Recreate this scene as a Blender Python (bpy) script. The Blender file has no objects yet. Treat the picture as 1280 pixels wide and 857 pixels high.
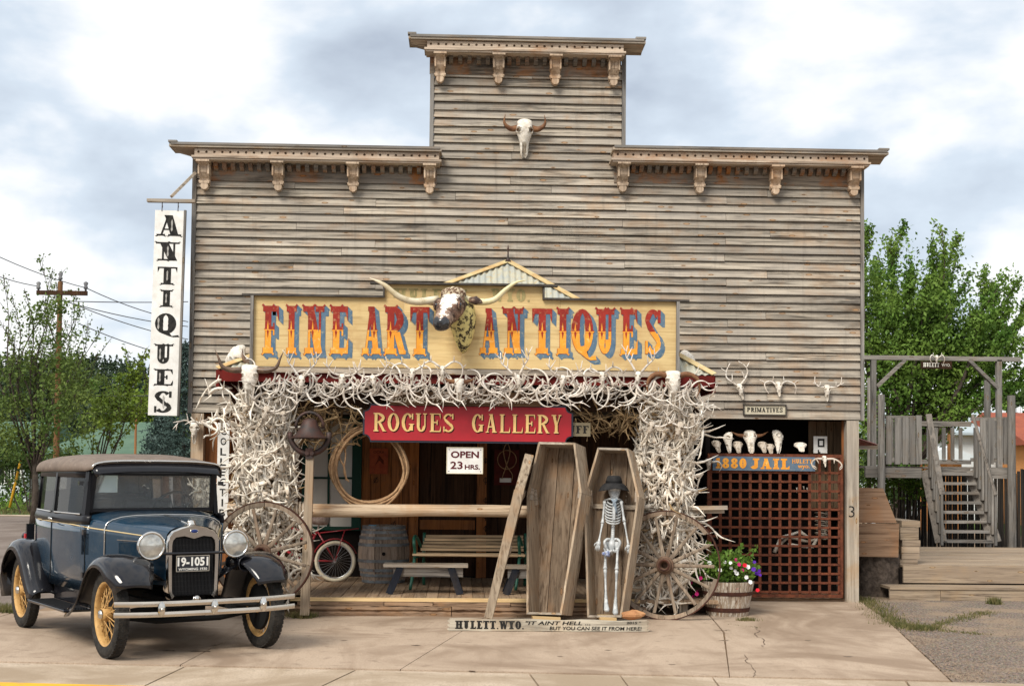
import bpy, math, random
import numpy as np
from mathutils import Vector, Matrix
random.seed(7)
rnd = random.random
def ru(a, b): return a + (b - a) * rnd()
scene = bpy.context.scene
# ---------------------------------------------------------------- camera
FPX, EYE, DIST = 1700.0, 1.7, 17.7
YAW, PITCH, ROLL, HORIZON = math.radians(2.1), math.radians(2.4), 0.010, 585.0
F_ = Vector((math.sin(YAW)*math.cos(PITCH), math.cos(YAW)*math.cos(PITCH), math.sin(PITCH)))
R0 = Vector((math.cos(YAW), -math.sin(YAW), 0)); U0 = R0.cross(F_)
R_ = R0*math.cos(ROLL) + U0*math.sin(ROLL); U_ = U0*math.cos(ROLL) - R0*math.sin(ROLL)
CAM = Vector((0, -DIST, EYE)); SH = HORIZON - 857/2 - FPX*math.tan(PITCH)
cd = bpy.data.cameras.new('camera'); cam = bpy.data.objects.new('camera', cd); scene.collection.objects.link(cam)
cd.sensor_width = 36; cd.lens = FPX/1280*36; cd.clip_end = 3000; cd.clip_start = 0.1; cd.shift_y = SH/1280
M = Matrix.Identity(4)
for i in range(3): M[i][0], M[i][1], M[i][2], M[i][3] = R_[i], U_[i], -F_[i], CAM[i]
cam.matrix_world = M; scene.camera = cam
def ray(px, py): return F_ + R_*((px-640)/FPX) - U_*((py-428.5-SH)/FPX)
def P(px, py, Y):                       # point seen at photo pixel on the plane y = Y
    d = ray(px, py); return CAM + d*((Y-CAM.y)/d.y)
def G(px, py, z=0.0):                   # point seen at photo pixel on the level z
    d = ray(px, py); return CAM + d*((z-CAM.z)/d.z)
# ---------------------------------------------------------------- light
scene.view_settings.view_transform = 'Standard'; scene.view_settings.look = 'None'
scene.view_settings.exposure = 0.54; scene.view_settings.gamma = 1
SUN_EL, SUN_AZ = math.radians(44), math.radians(212)      # azimuth clockwise from +Y
w = bpy.data.worlds.new('World'); scene.world = w; w.use_nodes = True
nt = w.node_tree; nt.nodes.clear(); N = nt.nodes.new; L = nt.links.new
out = N('ShaderNodeOutputWorld'); mix = N('ShaderNodeMixShader'); bs = N('ShaderNodeBackground'); bc = N('ShaderNodeBackground')
sky = N('ShaderNodeTexSky'); sky.sky_type = 'NISHITA'; sky.sun_disc = False; sky.sun_elevation = SUN_EL; sky.sun_rotation = SUN_AZ
bs.inputs[1].default_value = 0.08; L(sky.outputs[0], bs.inputs[0])
tc = N('ShaderNodeTexCoord'); mp = N('ShaderNodeMapping'); mp.inputs['Scale'].default_value = (1, 1, 2.0); mp.inputs['Location'].default_value = (1.50, 0.6, 0.1)
L(tc.outputs['Generated'], mp.inputs[0])
n1 = N('ShaderNodeTexNoise'); n1.inputs['Scale'].default_value = 2.9; n1.inputs['Detail'].default_value = 7; n1.inputs['Roughness'].default_value = .5; n1.inputs['Distortion'].default_value = .15
L(mp.outputs[0], n1.inputs[0])
n2 = N('ShaderNodeTexNoise'); n2.inputs['Scale'].default_value = 12; n2.inputs['Detail'].default_value = 5; L(mp.outputs[0], n2.inputs[0])
ad = N('ShaderNodeMath'); ad.operation = 'MULTIPLY_ADD'; ad.inputs[1].default_value = .22; L(n2.outputs[0], ad.inputs[0]); L(n1.outputs[0], ad.inputs[2])
cr = N('ShaderNodeValToRGB'); L(ad.outputs[0], cr.inputs[0])
e = cr.color_ramp.elements; e[0].position = .59; e[0].color = (1.0, 1.0, 1.0, 1); e[1].position = .84; e[1].color = (.36, .41, .50, 1)
q = cr.color_ramp.elements.new(.67); q.color = (.66, .74, .83, 1)
L(cr.outputs[0], bc.inputs[0]); bc.inputs[1].default_value = .80
mix.inputs[0].default_value = .90; L(bs.outputs[0], mix.inputs[1]); L(bc.outputs[0], mix.inputs[2]); L(mix.outputs[0], out.inputs[0])
sl = bpy.data.lights.new('sun', 'SUN'); sl.energy = 2.7; sl.angle = math.radians(24); sl.color = (1, .94, .84)
so = bpy.data.objects.new('sun', sl); scene.collection.objects.link(so)
sd = Vector((math.sin(SUN_AZ)*math.cos(SUN_EL), math.cos(SUN_AZ)*math.cos(SUN_EL), math.sin(SUN_EL)))
so.rotation_euler = sd.to_track_quat('Z', 'Y').to_euler(); so.location = (-6, -12, 14)
# ---------------------------------------------------------------- helpers
COL = scene.collection; WM = {}
def tag(o, label=None, cat=None, group=None, kind=None):
    if label: o['label'] = label
    if cat: o['category'] = cat
    if group: o['group'] = group
    if kind: o['kind'] = kind
    return o
def thing(name, label, cat, loc=(0, 0, 0), rz=0, group=None, M4=None):
    o = bpy.data.objects.new(name, None); COL.objects.link(o); o.empty_display_size = .1
    m = M4 if M4 is not None else Matrix.Translation(Vector(loc)) @ Matrix.Rotation(rz, 4, 'Z')
    o.matrix_world = m; WM[o.name] = m.copy()
    return tag(o, label, cat, group)
def root_of(p):
    while p.parent is not None: p = p.parent
    return WM.get(p.name, Matrix.Identity(4))
class MB:
    def __init__(s): s.v = []; s.f = []; s.mi = []; s.m = 0
    def add(s, vs, fs):
        b = len(s.v); s.v += [tuple(q) for q in vs]; s.f += [tuple(i+b for i in f) for f in fs]; s.mi += [s.m]*len(fs); return s
    def box(s, x0, x1, y0, y1, z0, z1):
        return s.add([(x, y, z) for z in (z0, z1) for y in (y0, y1) for x in (x0, x1)],
            [(0,2,3,1),(4,5,7,6),(0,1,5,4),(2,6,7,3),(0,4,6,2),(1,3,7,5)])
    def cbox(s, c, sx, sy, sz, rot=None, bev=0):
        hs = (sx/2, sy/2, sz/2); vs = [Vector((x*hs[0], y*hs[1], z*hs[2])) for z in (-1,1) for y in (-1,1) for x in (-1,1)]
        if rot is not None: vs = [rot @ q for q in vs]
        c = Vector(c); return s.add([c+q for q in vs], [(0,2,3,1),(4,5,7,6),(0,1,5,4),(2,6,7,3),(0,4,6,2),(1,3,7,5)])
    def hexa(s, b, t):       # bottom ring, top ring of the same length
        n = len(b); return s.add(list(b)+list(t), [tuple(range(n-1,-1,-1)), tuple(range(n, 2*n))]+[(i,(i+1)%n,n+(i+1)%n,n+i) for i in range(n)])
    def beam(s, p, q, w, h, up=(0,0,1), w2=None, h2=None):
        p = Vector(p); q = Vector(q); d = (q-p).normalized(); u = Vector(up)
        if abs(d.dot(u)) > .98: u = Vector((0,1,0))
        sd = d.cross(u).normalized(); u = sd.cross(d); w2 = w if w2 is None else w2; h2 = h if h2 is None else h2
        r = lambda c, a, b: [c+sd*a/2*x+u*b/2*y for x, y in ((-1,-1),(1,-1),(1,1),(-1,1))]
        return s.hexa(r(p, w, h), r(q, w2, h2))
    def tube(s, pts, rad, n=8, cap=True, flat=1.0):
        pts = [Vector(p) for p in pts]; k = len(pts)
        if not hasattr(rad, '__len__'): rad = [rad]*k
        b = len(s.v); ref = None
        for i, p in enumerate(pts):
            d = (pts[min(i+1,k-1)]-pts[max(i-1,0)])
            d = d.normalized() if d.length > 1e-9 else Vector((0,0,1))
            if ref is None: ref = Vector((0,0,1)) if abs(d.z) < .9 else Vector((1,0,0))
            a = d.cross(ref)
            if a.length < 1e-6: a = d.orthogonal()
            a.normalize(); c = a.cross(d).normalized(); ref = c
            for j in range(n):
                t = 2*math.pi*j/n; s.v.append(tuple(p + a*(rad[i]*math.cos(t)*flat) + c*(rad[i]*math.sin(t))))
        for i in range(k-1):
            for j in range(n):
                s.f.append((b+i*n+j, b+i*n+(j+1)%n, b+(i+1)*n+(j+1)%n, b+(i+1)*n+j)); s.mi.append(s.m)
        if cap:
            s.f.append(tuple(b+j for j in range(n-1,-1,-1))); s.f.append(tuple(b+(k-1)*n+j for j in range(n))); s.mi += [s.m]*2
        return s
    def ring(s, c, R, r, nrm=(0,1,0), n=32, m=6, flat=1.0, a0=0, a1=2*math.pi, rx=None):
        c = Vector(c); nn = Vector(nrm).normalized(); a = nn.orthogonal().normalized()
        if abs(nn.z) < .9: a = Vector((0,0,1)).cross(nn).normalized()
        b_ = nn.cross(a); full = abs(a1-a0-2*math.pi) < 1e-6; b = len(s.v); K = n if full else n+1
        for i in range(K):
            t = a0+(a1-a0)*i/n; d = a*math.cos(t)+b_*math.sin(t)
            for j in range(m):
                u = 2*math.pi*(j+.5)/m; s.v.append(tuple(c + d*(R+r*math.cos(u)) + nn*(r*flat*math.sin(u))))
        for i in range(n):
            i2 = (i+1)%K
            for j in range(m): s.f.append((b+i*m+j, b+i2*m+j, b+i2*m+(j+1)%m, b+i*m+(j+1)%m)); s.mi.append(s.m)
        if not full:
            s.f.append(tuple(b+j for j in range(m))); s.f.append(tuple(b+n*m+j for j in range(m-1,-1,-1))); s.mi += [s.m]*2
        return s
    def lathe(s, prof, c, axis=(0,0,1), n=24, cap=True):   # prof: (along, radius)
        ax = Vector(axis).normalized(); c = Vector(c); a = ax.orthogonal().normalized(); b_ = ax.cross(a); b = len(s.v)
        for h, r in prof:
            for j in range(n):
                t = 2*math.pi*j/n; s.v.append(tuple(c + ax*h + (a*math.cos(t)+b_*math.sin(t))*r))
        for i in range(len(prof)-1):
            for j in range(n): s.f.append((b+i*n+j, b+i*n+(j+1)%n, b+(i+1)*n+(j+1)%n, b+(i+1)*n+j)); s.mi.append(s.m)
        if cap: s.f.append(tuple(b+j for j in range(n-1,-1,-1))); s.f.append(tuple(b+(len(prof)-1)*n+j for j in range(n))); s.mi += [s.m]*2
        return s
    def prism(s, poly, fn, t0, t1):      # poly of 2-D points, fn(u, v, t) -> 3-D
        return s.hexa([fn(u, v, t0) for u, v in poly], [fn(u, v, t1) for u, v in poly])
    def grid(s, fn, nu, nv, closeu=False):
        b = len(s.v); K = nu if closeu else nu+1
        for j in range(nv+1):
            for i in range(K): s.v.append(tuple(fn(i/nu, j/nv)))
        for j in range(nv):
            for i in range(nu): s.f.append((b+j*K+i, b+j*K+(i+1)%K, b+(j+1)*K+(i+1)%K, b+(j+1)*K+i)); s.mi.append(s.m)
        return s
    def loft(s, rings, cap=True):
        n = len(rings[0]); b = len(s.v)
        for r in rings: s.v += [tuple(q) for q in r]
        for i in range(len(rings)-1):
            for j in range(n): s.f.append((b+i*n+j, b+i*n+(j+1)%n, b+(i+1)*n+(j+1)%n, b+(i+1)*n+j)); s.mi.append(s.m)
        if cap: s.f.append(tuple(b+j for j in range(n-1,-1,-1))); s.f.append(tuple(b+(len(rings)-1)*n+j for j in range(n))); s.mi += [s.m]*2
        return s
    def xf(s, M4): s.v = [tuple(M4 @ Vector(q)) for q in s.v]; return s
    def mesh(s, name, mats, smooth=False):
        me = bpy.data.meshes.new(name); me.from_pydata(s.v, [], s.f)
        mats = mats if isinstance(mats, (list, tuple)) else [mats]
        for m_ in mats: me.materials.append(m_)
        if len(mats) > 1: me.polygons.foreach_set('material_index', s.mi)
        if smooth: me.polygons.foreach_set('use_smooth', [True]*len(s.f))
        me.update(); return me
    def build(s, name, mats, parent=None, smooth=False, origin=None, world=True, label=None, bevel=0, kind=None, auto=None, sub=0, mod=None):
        if world:
            if parent is not None: s.xf(root_of(parent).inverted())
            elif origin is not None: s.xf(Matrix.Translation(-Vector(origin)))
        me = s.mesh(name, mats, smooth); o = bpy.data.objects.new(name, me); COL.objects.link(o)
        if parent is not None: o.parent = parent
        elif origin is not None: o.location = origin; WM[o.name] = Matrix.Translation(Vector(origin))
        if auto is not None: me.polygons.foreach_set('use_smooth', [True]*len(s.f)); me.set_sharp_from_angle(angle=math.radians(auto))
        if bevel: b = o.modifiers.new('bevel', 'BEVEL'); b.width = bevel; b.segments = 2; b.limit_method = 'ANGLE'; b.angle_limit = math.radians(35)
        if sub: b = o.modifiers.new('sub', 'SUBSURF'); b.levels = sub; b.render_levels = sub
        if label: o['label'] = label
        if kind: o['kind'] = kind
        return o
def inst(mesh, name, parent, M4, mat=None):
    o = bpy.data.objects.new(name, mesh); COL.objects.link(o)
    if parent is not None: o.parent = parent
    o.matrix_basis = M4; return o
def copy_tree(o, parent=None):
    c = o.copy(); COL.objects.link(c); c.parent = parent
    for ch in list(o.children): copy_tree(ch, c)
    return c
def spline(pts, n=6):     # Catmull-Rom
    pts = [Vector(p) for p in pts]; P4 = [pts[0]*2-pts[1]]+pts+[pts[-1]*2-pts[-2]]; o = []
    for i in range(1, len(P4)-2):
        a, b, c, d = P4[i-1], P4[i], P4[i+1], P4[i+2]
        for k in range(n):
            t = k/n; o.append(.5*((2*b)+(c-a)*t+(2*a-5*b+4*c-d)*t*t+(3*b-a-3*c+d)*t**3))
    o.append(pts[-1]); return o
def lin(a, b, n): return [a+(b-a)*i/(n-1) for i in range(n)]
def rotm(x=0, y=0, z=0): return Matrix.Rotation(z, 4, 'Z') @ Matrix.Rotation(y, 4, 'Y') @ Matrix.Rotation(x, 4, 'X')
TR = Matrix.Translation
# ---------------------------------------------------------------- materials
def newmat(name, rough=.7, metal=0, color=(.5,.5,.5)):
    m = bpy.data.materials.new(name); m.use_nodes = True; b = m.node_tree.nodes['Principled BSDF']
    b.inputs['Roughness'].default_value = rough; b.inputs['Metallic'].default_value = metal; b.inputs['Specular IOR Level'].default_value = .12 if rough >= .5 and metal < .2 else .5; b.inputs['Base Color'].default_value = (*color, 1)
    return m, m.node_tree, b
def nd(nt, t, **k):
    n = nt.nodes.new('ShaderNode'+t)
    for a, v in k.items():
        if a.startswith('i_'): n.inputs[a[2:].replace('_', ' ')].default_value = v
        else: setattr(n, a, v)
    return n
def ramp(nt, src, stops):
    r = nt.nodes.new('ShaderNodeValToRGB'); nt.links.new(src, r.inputs[0]); el = r.color_ramp.elements
    while len(el) < len(stops): el.new(.5)
    for e_, (p, c) in zip(el, stops): e_.position = p; e_.color = (c, c, c, 1) if not hasattr(c, '__len__') else (*c, 1)
    return r.outputs[0]
def mixc(nt, fac, a, b, mode='MIX'):
    m = nt.nodes.new('ShaderNodeMix'); m.data_type = 'RGBA'; m.blend_type = mode
    for sck, v in ((0, fac), (6, a), (7, b)):
        if hasattr(v, 'links') or hasattr(v, 'is_output'): nt.links.new(v, m.inputs[sck])
        elif sck == 0: m.inputs[0].default_value = v
        else: m.inputs[sck].default_value = (*v, 1)
    return m.outputs[2]
def coords(nt, scale=(1,1,1), rand=True):
    tc = nt.nodes.new('ShaderNodeTexCoord'); src = tc.outputs['Object']
    if rand:
        oi = nt.nodes.new('ShaderNodeObjectInfo'); vm = nd(nt, 'VectorMath', operation='SCALE'); vm.inputs[0].default_value = (17.3, 11.1, 7.7)
        nt.links.new(oi.outputs['Random'], vm.inputs['Scale']); va = nd(nt, 'VectorMath', operation='ADD')
        nt.links.new(src, va.inputs[0]); nt.links.new(vm.outputs[0], va.inputs[1]); src = va.outputs[0]
    mp = nt.nodes.new('ShaderNodeMapping'); mp.inputs['Scale'].default_value = scale; nt.links.new(src, mp.inputs[0]); return mp.outputs[0]
def noise(nt, vec, scale, detail=4, rough=.55, dist=0):
    n = nd(nt, 'TexNoise'); n.inputs['Scale'].default_value = scale; n.inputs['Detail'].default_value = detail
    n.inputs['Roughness'].default_value = rough; n.inputs['Distortion'].default_value = dist; nt.links.new(vec, n.inputs['Vector']); return n.outputs[0]
def bump(nt, b, h, st=.4, d=.01):
    n = nd(nt, 'Bump'); n.inputs['Strength'].default_value = st; n.inputs['Distance'].default_value = d; nt.links.new(h, n.inputs['Height']); nt.links.new(n.outputs[0], b.inputs['Normal'])
def wood(name, light, mid, dark, warm, axis='X', knots=True, stain=.5, warmth=.5, rough=.85, bmp=.5, streak=0, paint=None, paintcov=0):
    m, nt, b = newmat(name, rough)
    ai = 'XYZ'.index(axis); sc = [1.0]*3
    g = [22.0]*3; g[ai] = .9; v = coords(nt, tuple(g)); s1 = noise(nt, v, 1.6, 9, .65, .6)
    h = [3.0]*3; h[ai] = .45; v2 = coords(nt, tuple(h)); s2 = noise(nt, v2, 1.3, 5, .6)
    v3 = coords(nt, (1, 1, 1)); s3 = noise(nt, v3, 1.9, 6, .65, .4)
    oi = nt.nodes.new('ShaderNodeObjectInfo')
    c = mixc(nt, ramp(nt, s1, [(.36, 0), (.47, .6), (.58, 1)]), dark, light)
    c = mixc(nt, ramp(nt, s2, [(.35, .75), (.62, .1)]), c, mid)
    w_ = nd(nt, 'Math', operation='MULTIPLY'); nt.links.new(ramp(nt, s3, [(.50, 0), (.66, 1)]), w_.inputs[0]); w_.inputs[1].default_value = warmth
    c = mixc(nt, w_.outputs[0], c, warm)
    st = noise(nt, coords(nt, tuple(x*.5 for x in h)), 3.1, 7, .7)
    c = mixc(nt, ramp(nt, st, [(.55, 0), (.72, stain)]), c, tuple(x*.28 for x in dark))
    if streak:
        tcn = nt.nodes.new('ShaderNodeTexCoord'); mpn = nt.nodes.new('ShaderNodeMapping'); mpn.inputs['Scale'].default_value = (9, 1, .8); nt.links.new(tcn.outputs['Object'], mpn.inputs[0])
        c = mixc(nt, ramp(nt, noise(nt, mpn.outputs[0], 1.0, 5, .7), [(.54, 0), (.70, streak*.6)]), c, tuple(x*.45 for x in mid))
        mpn = nt.nodes.new('ShaderNodeMapping'); mpn.inputs['Scale'].default_value = (.5, 1, 1.1); nt.links.new(tcn.outputs['Object'], mpn.inputs[0])
        c = mixc(nt, ramp(nt, noise(nt, mpn.outputs[0], 1.0, 5, .6), [(.46, 0), (.64, streak*.5)]), c, tuple(x*.62 for x in mid))
    # per-board value shift
    r = ramp(nt, oi.outputs['Random'], [(0, .76), (1, 1.12)])
    c = mixc(nt, 1.0, c, r, 'MULTIPLY')
    if knots:
        k = [10.5]*3; k[ai] = 3.2; kv = coords(nt, tuple(k))
        vo = nd(nt, 'TexVoronoi'); vo.inputs['Scale'].default_value = .95; nt.links.new(kv, vo.inputs['Vector'])
        c = mixc(nt, ramp(nt, vo.outputs['Distance'], [(.07, .75), (.115, .9), (.15, .25), (.19, 0)]), c, tuple(x*1.0 for x in warm))
        c = mixc(nt, ramp(nt, vo.outputs['Distance'], [(.09, 0), (.12, .85), (.14, 0)]), c, tuple(x*.3 for x in dark))
    if paint:
        pn = noise(nt, v, 2.3, 8, .7); c = mixc(nt, ramp(nt, pn, [(paintcov-.04, 1), (paintcov+.04, 0)]), c, paint)
    nt.links.new(c, b.inputs['Base Color']); bump(nt, b, s1, bmp, .006); return m
def mottled(name, a, bcol, scale=4, rough=.6, metal=0, detail=6, st=.2, d=.005, rr=None, third=None, rand=True, lo=.35, hi=.65, coat=0, fine=0):
    m, nt, b = newmat(name, rough, metal); v = coords(nt, rand=rand); n = noise(nt, v, scale, detail, .62)
    c = mixc(nt, ramp(nt, n, [(lo, 0), (hi, 1)]), a, bcol)
    if third: c = mixc(nt, ramp(nt, noise(nt, v, scale*3.1, 6, .7), [(.55, 0), (.68, 1)]), c, third)
    if fine: c = mixc(nt, ramp(nt, noise(nt, v, scale*30, 2), [(.3, fine), (.6, 0)]), c, tuple(x*.3 for x in a))
    nt.links.new(c, b.inputs['Base Color'])
    if rr: nt.links.new(ramp(nt, noise(nt, v, scale*2.2, 5), [(.3, rr[0]), (.7, rr[1])]), b.inputs['Roughness'])
    if coat: b.inputs['Coat Weight'].default_value = coat
    bump(nt, b, n, st, d); return m
def flat(name, c, rough=.5, metal=0, coat=0):
    return mottled(name, c, tuple(x*.8 for x in c), 6, rough, metal, st=.05, d=.002, coat=coat)
def leafmat(name, a, bcol, scale=1.2, trans=.25):
    m, nt, b = newmat(name, .55); tcn = nt.nodes.new('ShaderNodeTexCoord'); n = noise(nt, tcn.outputs['Object'], scale, 3)
    n2 = noise(nt, tcn.outputs['Object'], 22, 2)
    c = mixc(nt, ramp(nt, n, [(.35, 0), (.65, 1)]), a, bcol); c = mixc(nt, ramp(nt, n2, [(.35, .55), (.65, 0)]), c, tuple(x*.45 for x in a))
    nt.links.new(c, b.inputs['Base Color'])
    tr = nd(nt, 'BsdfTranslucent'); nt.links.new(c, tr.inputs[0]); ms = nd(nt, 'MixShader'); ms.inputs[0].default_value = trans
    nt.links.new(b.outputs[0], ms.inputs[1]); nt.links.new(tr.outputs[0], ms.inputs[2]); nt.links.new(ms.outputs[0], nt.nodes['Material Output'].inputs[0]); return m
GL, GM, GD, GW = (.50,.43,.34), (.34,.30,.26), (.17,.135,.10), (.38,.23,.11)
W_side = wood('weathered_siding', (.51,.445,.355), (.32,.288,.25), (.055,.043,.033), (.35,.205,.105), 'X', True, 1, .42, streak=.7)
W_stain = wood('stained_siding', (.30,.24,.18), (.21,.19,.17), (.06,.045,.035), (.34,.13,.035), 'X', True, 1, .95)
W_x = wood('grey_timber_x', GL, GM, GD, GW, 'X'); W_y = wood('grey_timber_y', GL, GM, GD, GW, 'Y'); W_z = wood('grey_timber_z', GL, GM, GD, GW, 'Z')
W_carve = wood('carved_pine', (.58,.45,.33), (.44,.34,.25), (.17,.11,.07), (.38,.2,.09), 'Z', False, .6, .6)
W_frieze = wood('carved_pine_long', (.64,.52,.40), (.44,.35,.28), (.13,.09,.06), (.36,.18,.08), 'X', False, .6, .6)
W_brown = wood('red_brown_boards', (.36,.145,.055), (.21,.085,.034), (.04,.017,.009), (.34,.12,.03), 'Z', True, .7, .6)
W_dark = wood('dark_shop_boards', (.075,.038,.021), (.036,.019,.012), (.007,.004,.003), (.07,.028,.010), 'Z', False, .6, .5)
W_bz = wood('bleached_pine_z', (.48,.385,.28), (.32,.25,.18), (.11,.07,.042), (.42,.25,.13), 'Z', True, .6, .5)
W_coffin = wood('coffin_back_shaded', (.285,.215,.15), (.165,.12,.085), (.07,.043,.026), (.25,.14,.07), 'Z', True, .6, .5)  # darker than the side boards, painting shade inside the coffins
W_log = wood('bleached_log', (.56,.44,.31), (.44,.33,.23), (.16,.10,.06), (.40,.22,.10), 'X', True, .5, .5)
W_new = wood('fresh_pine', (.72,.54,.29), (.62,.45,.24), (.40,.26,.12), (.60,.38,.16), 'X', False, .3, .4)
W_deck = wood('porch_planks', (.40,.29,.19), (.31,.22,.15), (.13,.08,.05), (.35,.2,.1), 'Y', True, .6, .5)
W_beam = wood('old_sleeper', (.36,.24,.155), (.22,.14,.09), (.03,.018,.012), (.28,.15,.07), 'X', True, .9, .6, bmp=1)
W_gx = wood('silver_boards_x', (.30,.275,.245), (.20,.188,.175), (.06,.052,.046), (.22,.16,.11), 'X', True, .9, .4)
W_gz = wood('silver_boards_z', (.29,.27,.245), (.19,.182,.172), (.06,.052,.046), (.20,.15,.10), 'Z', True, .9, .4)
W_gy = wood('silver_boards_y', (.30,.275,.245), (.20,.188,.175), (.06,.052,.046), (.22,.16,.11), 'Y', True, .9, .4)
W_rdeck = wood('tan_deck_boards', (.42,.33,.235), (.31,.24,.18), (.10,.07,.05), (.38,.26,.15), 'X', True, .6, .4)
W_ply = wood('plywood_sheet', (.40,.26,.165), (.31,.19,.12), (.12,.065,.04), (.38,.19,.09), 'X', True, .3, .5)
W_pal = wood('black_palings', (.045,.04,.035), (.03,.027,.025), (.012,.011,.010), (.05,.035,.02), 'Z', False, .5, .4)
W_wheel = wood('wheel_wood', (.34,.27,.20), (.20,.155,.12), (.07,.05,.036), (.28,.17,.10), 'Z', False, .7, .4)
W_bench = wood('bench_slats', (.84,.62,.38), (.70,.50,.31), (.17,.13,.09), (.42,.30,.18), 'X', False, .5, .3)
W_blue = wood('navy_painted_legs', (.022,.026,.036), (.016,.018,.026), (.012,.012,.016), (.12,.09,.06), 'Z', False, .5, .3)
W_barrel = wood('barrel_staves', (.46,.36,.28), (.34,.27,.22), (.10,.07,.05), (.27,.17,.10), 'Z', False, .8, .5)
W_pold = wood('old_pole_wood', (.20,.105,.05), (.13,.07,.035), (.05,.025,.013), (.24,.11,.04), 'Z', False, .4, .5)
W_pole = wood('utility_pole_wood', (.42,.20,.08), (.30,.14,.06), (.12,.055,.025), (.46,.20,.07), 'Z', False, .4, .5)
W_signw = wood('plank_paint', (.55,.50,.40), (.42,.38,.31), (.17,.13,.10), (.42,.30,.18), 'X', False, .7, .4)
BONE = mottled('bone_white', (.80,.76,.69), (.62,.55,.46), 9, .6, third=(.30,.24,.18), st=.5, d=.006)
BONE2 = mottled('bone_aged', (.60,.54,.46), (.36,.29,.22), 9, .65, third=(.14,.10,.07), st=.6, d=.006)
def antmat(name, a, b_, brown):
    m, nt, b = newmat(name, .6); v = coords(nt); tcn = nt.nodes.new('ShaderNodeTexCoord'); sx = nt.nodes.new('ShaderNodeSeparateXYZ'); nt.links.new(tcn.outputs['Object'], sx.inputs[0]); oi = nt.nodes.new('ShaderNodeObjectInfo')
    c = mixc(nt, ramp(nt, noise(nt, v, 5, 6), [(.35, 0), (.65, 1)]), a, b_); c = mixc(nt, ramp(nt, noise(nt, v, 14, 6, .7), [(.52, 0), (.66, .8)]), c, brown)
    c = mixc(nt, ramp(nt, sx.outputs['Z'], [(0, .55), (.07, 0)]), c, brown); c = mixc(nt, 1.0, c, ramp(nt, oi.outputs['Random'], [(0, .66), (.25, .93), (1, 1.1)]), 'MULTIPLY')
    nt.links.new(c, b.inputs['Base Color']); bump(nt, b, noise(nt, v, 30, 4), .5, .004); return m
ANT = antmat('antler_bleached', (.90,.85,.76), (.70,.62,.51), (.30,.20,.12))
ANTW = antmat('antler_white', (.82,.78,.72), (.62,.55,.47), (.30,.22,.15))
ANTD = mottled('antler_golden_shade', (.40,.28,.15), (.20,.13,.07), 5, .6, st=.4, d=.004)  # golden antlers; doubles as painted shade inside the pillars
HORN = mottled('dark_horn', (.07,.042,.028), (.17,.10,.06), 12, .45, st=.4, d=.004)
HORNB = mottled('brown_horn', (.24,.12,.06), (.10,.045,.025), 12, .5, st=.4, d=.004)
RUST = mottled('rust_iron', (.165,.052,.028), (.065,.025,.016), 9, .85, third=(.22,.075,.03), st=.6, d=.004)
RUSTD = mottled('tyre_rust', (.085,.035,.024), (.04,.022,.018), 9, .85, third=(.14,.06,.03), st=.5, d=.004)
IRON = mottled('old_iron', (.035,.032,.031), (.085,.036,.026), 7, .6, .4, st=.4, d=.003)
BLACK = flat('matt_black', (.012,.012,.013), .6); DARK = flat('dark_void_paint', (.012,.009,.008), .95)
SIGNY = wood('cream_sign_plywood', (.76,.58,.29), (.72,.53,.26), (.50,.33,.14), (.52,.32,.14), 'X', False, .45, .55)
RED = mottled('sign_red', (.42,.006,.016), (.34,.006,.014), 4, .45, st=.05); NAVY = flat('sign_navy', (.02,.024,.045), .45)
GOLD = mottled('sign_gold', (.88,.60,.24), (.78,.50,.18), 7, .4, st=.1)
L_RED = mottled('letter_red', (.33,.035,.025), (.22,.028,.02), 7, .7, st=.05, third=(.42,.20,.10)); L_OR = mottled('letter_orange', (.83,.36,.045), (.68,.26,.035), 7, .7, st=.05, third=(.80,.50,.17))
L_BLUE = mottled('letter_blue', (.075,.14,.215), (.12,.18,.24), 9, .7, st=.05, third=(.30,.30,.24)); L_OLIVE = mottled('letter_faded', (.22,.20,.09), (.42,.34,.16), 20, .8)
L_BLK = mottled('letter_black', (.012,.012,.012), (.035,.033,.03), 20, .7); WHITEP = mottled('white_sign_paint', (.80,.79,.76), (.66,.64,.60), 8, .6, third=(.7,.68,.63), st=.1)
L_MAR = flat('letter_maroon', (.10,.012,.015), .6); CREAM = flat('cream_trim', (.7,.62,.45), .6)
ROPE = mottled('rope_hemp', (.42,.27,.15), (.26,.15,.08), 30, .9, st=.8); ROPEL = mottled('rope_pale', (.62,.53,.42), (.45,.36,.27), 30, .9, st=.8)
GREENP = flat('green_trim', (.012,.045,.032), .5); TEAL = mottled('green_castings', (.02,.13,.085), (.012,.08,.05), 10, .4)
# ================================================================ ground
def concrete(name, a, b_, stain, speck):
    m, nt, b = newmat(name, .85); v = coords(nt, rand=False); tc = nt.nodes.new('ShaderNodeTexCoord')
    n = noise(nt, v, .8, 9, .7); c = mixc(nt, ramp(nt, n, [(.35, 0), (.65, 1)]), a, b_)
    mp = nt.nodes.new('ShaderNodeMapping'); mp.inputs['Scale'].default_value = (1.2, .25, 1); nt.links.new(tc.outputs['Object'], mp.inputs[0])
    c = mixc(nt, ramp(nt, noise(nt, mp.outputs[0], 1.3, 6, .7, 1), [(.48, 0), (.68, .7)]), c, stain)
    c = mixc(nt, ramp(nt, noise(nt, v, 90, 3, .7), [(.35, speck), (.55, 0)]), c, tuple(x*.45 for x in a))
    c = mixc(nt, ramp(nt, noise(nt, v, 4.5, 8, .75), [(.56, 0), (.70, .7)]), c, tuple(x*.5 for x in stain))
    c = mixc(nt, ramp(nt, noise(nt, v, .45, 4, .6, 1.5), [(.46, 0), (.62, .8)]), c, tuple(x*.8 for x in stain))
    nt.links.new(c, b.inputs['Base Color']); bump(nt, b, noise(nt, v, 60, 5, .7), .35, .004); return m
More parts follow.
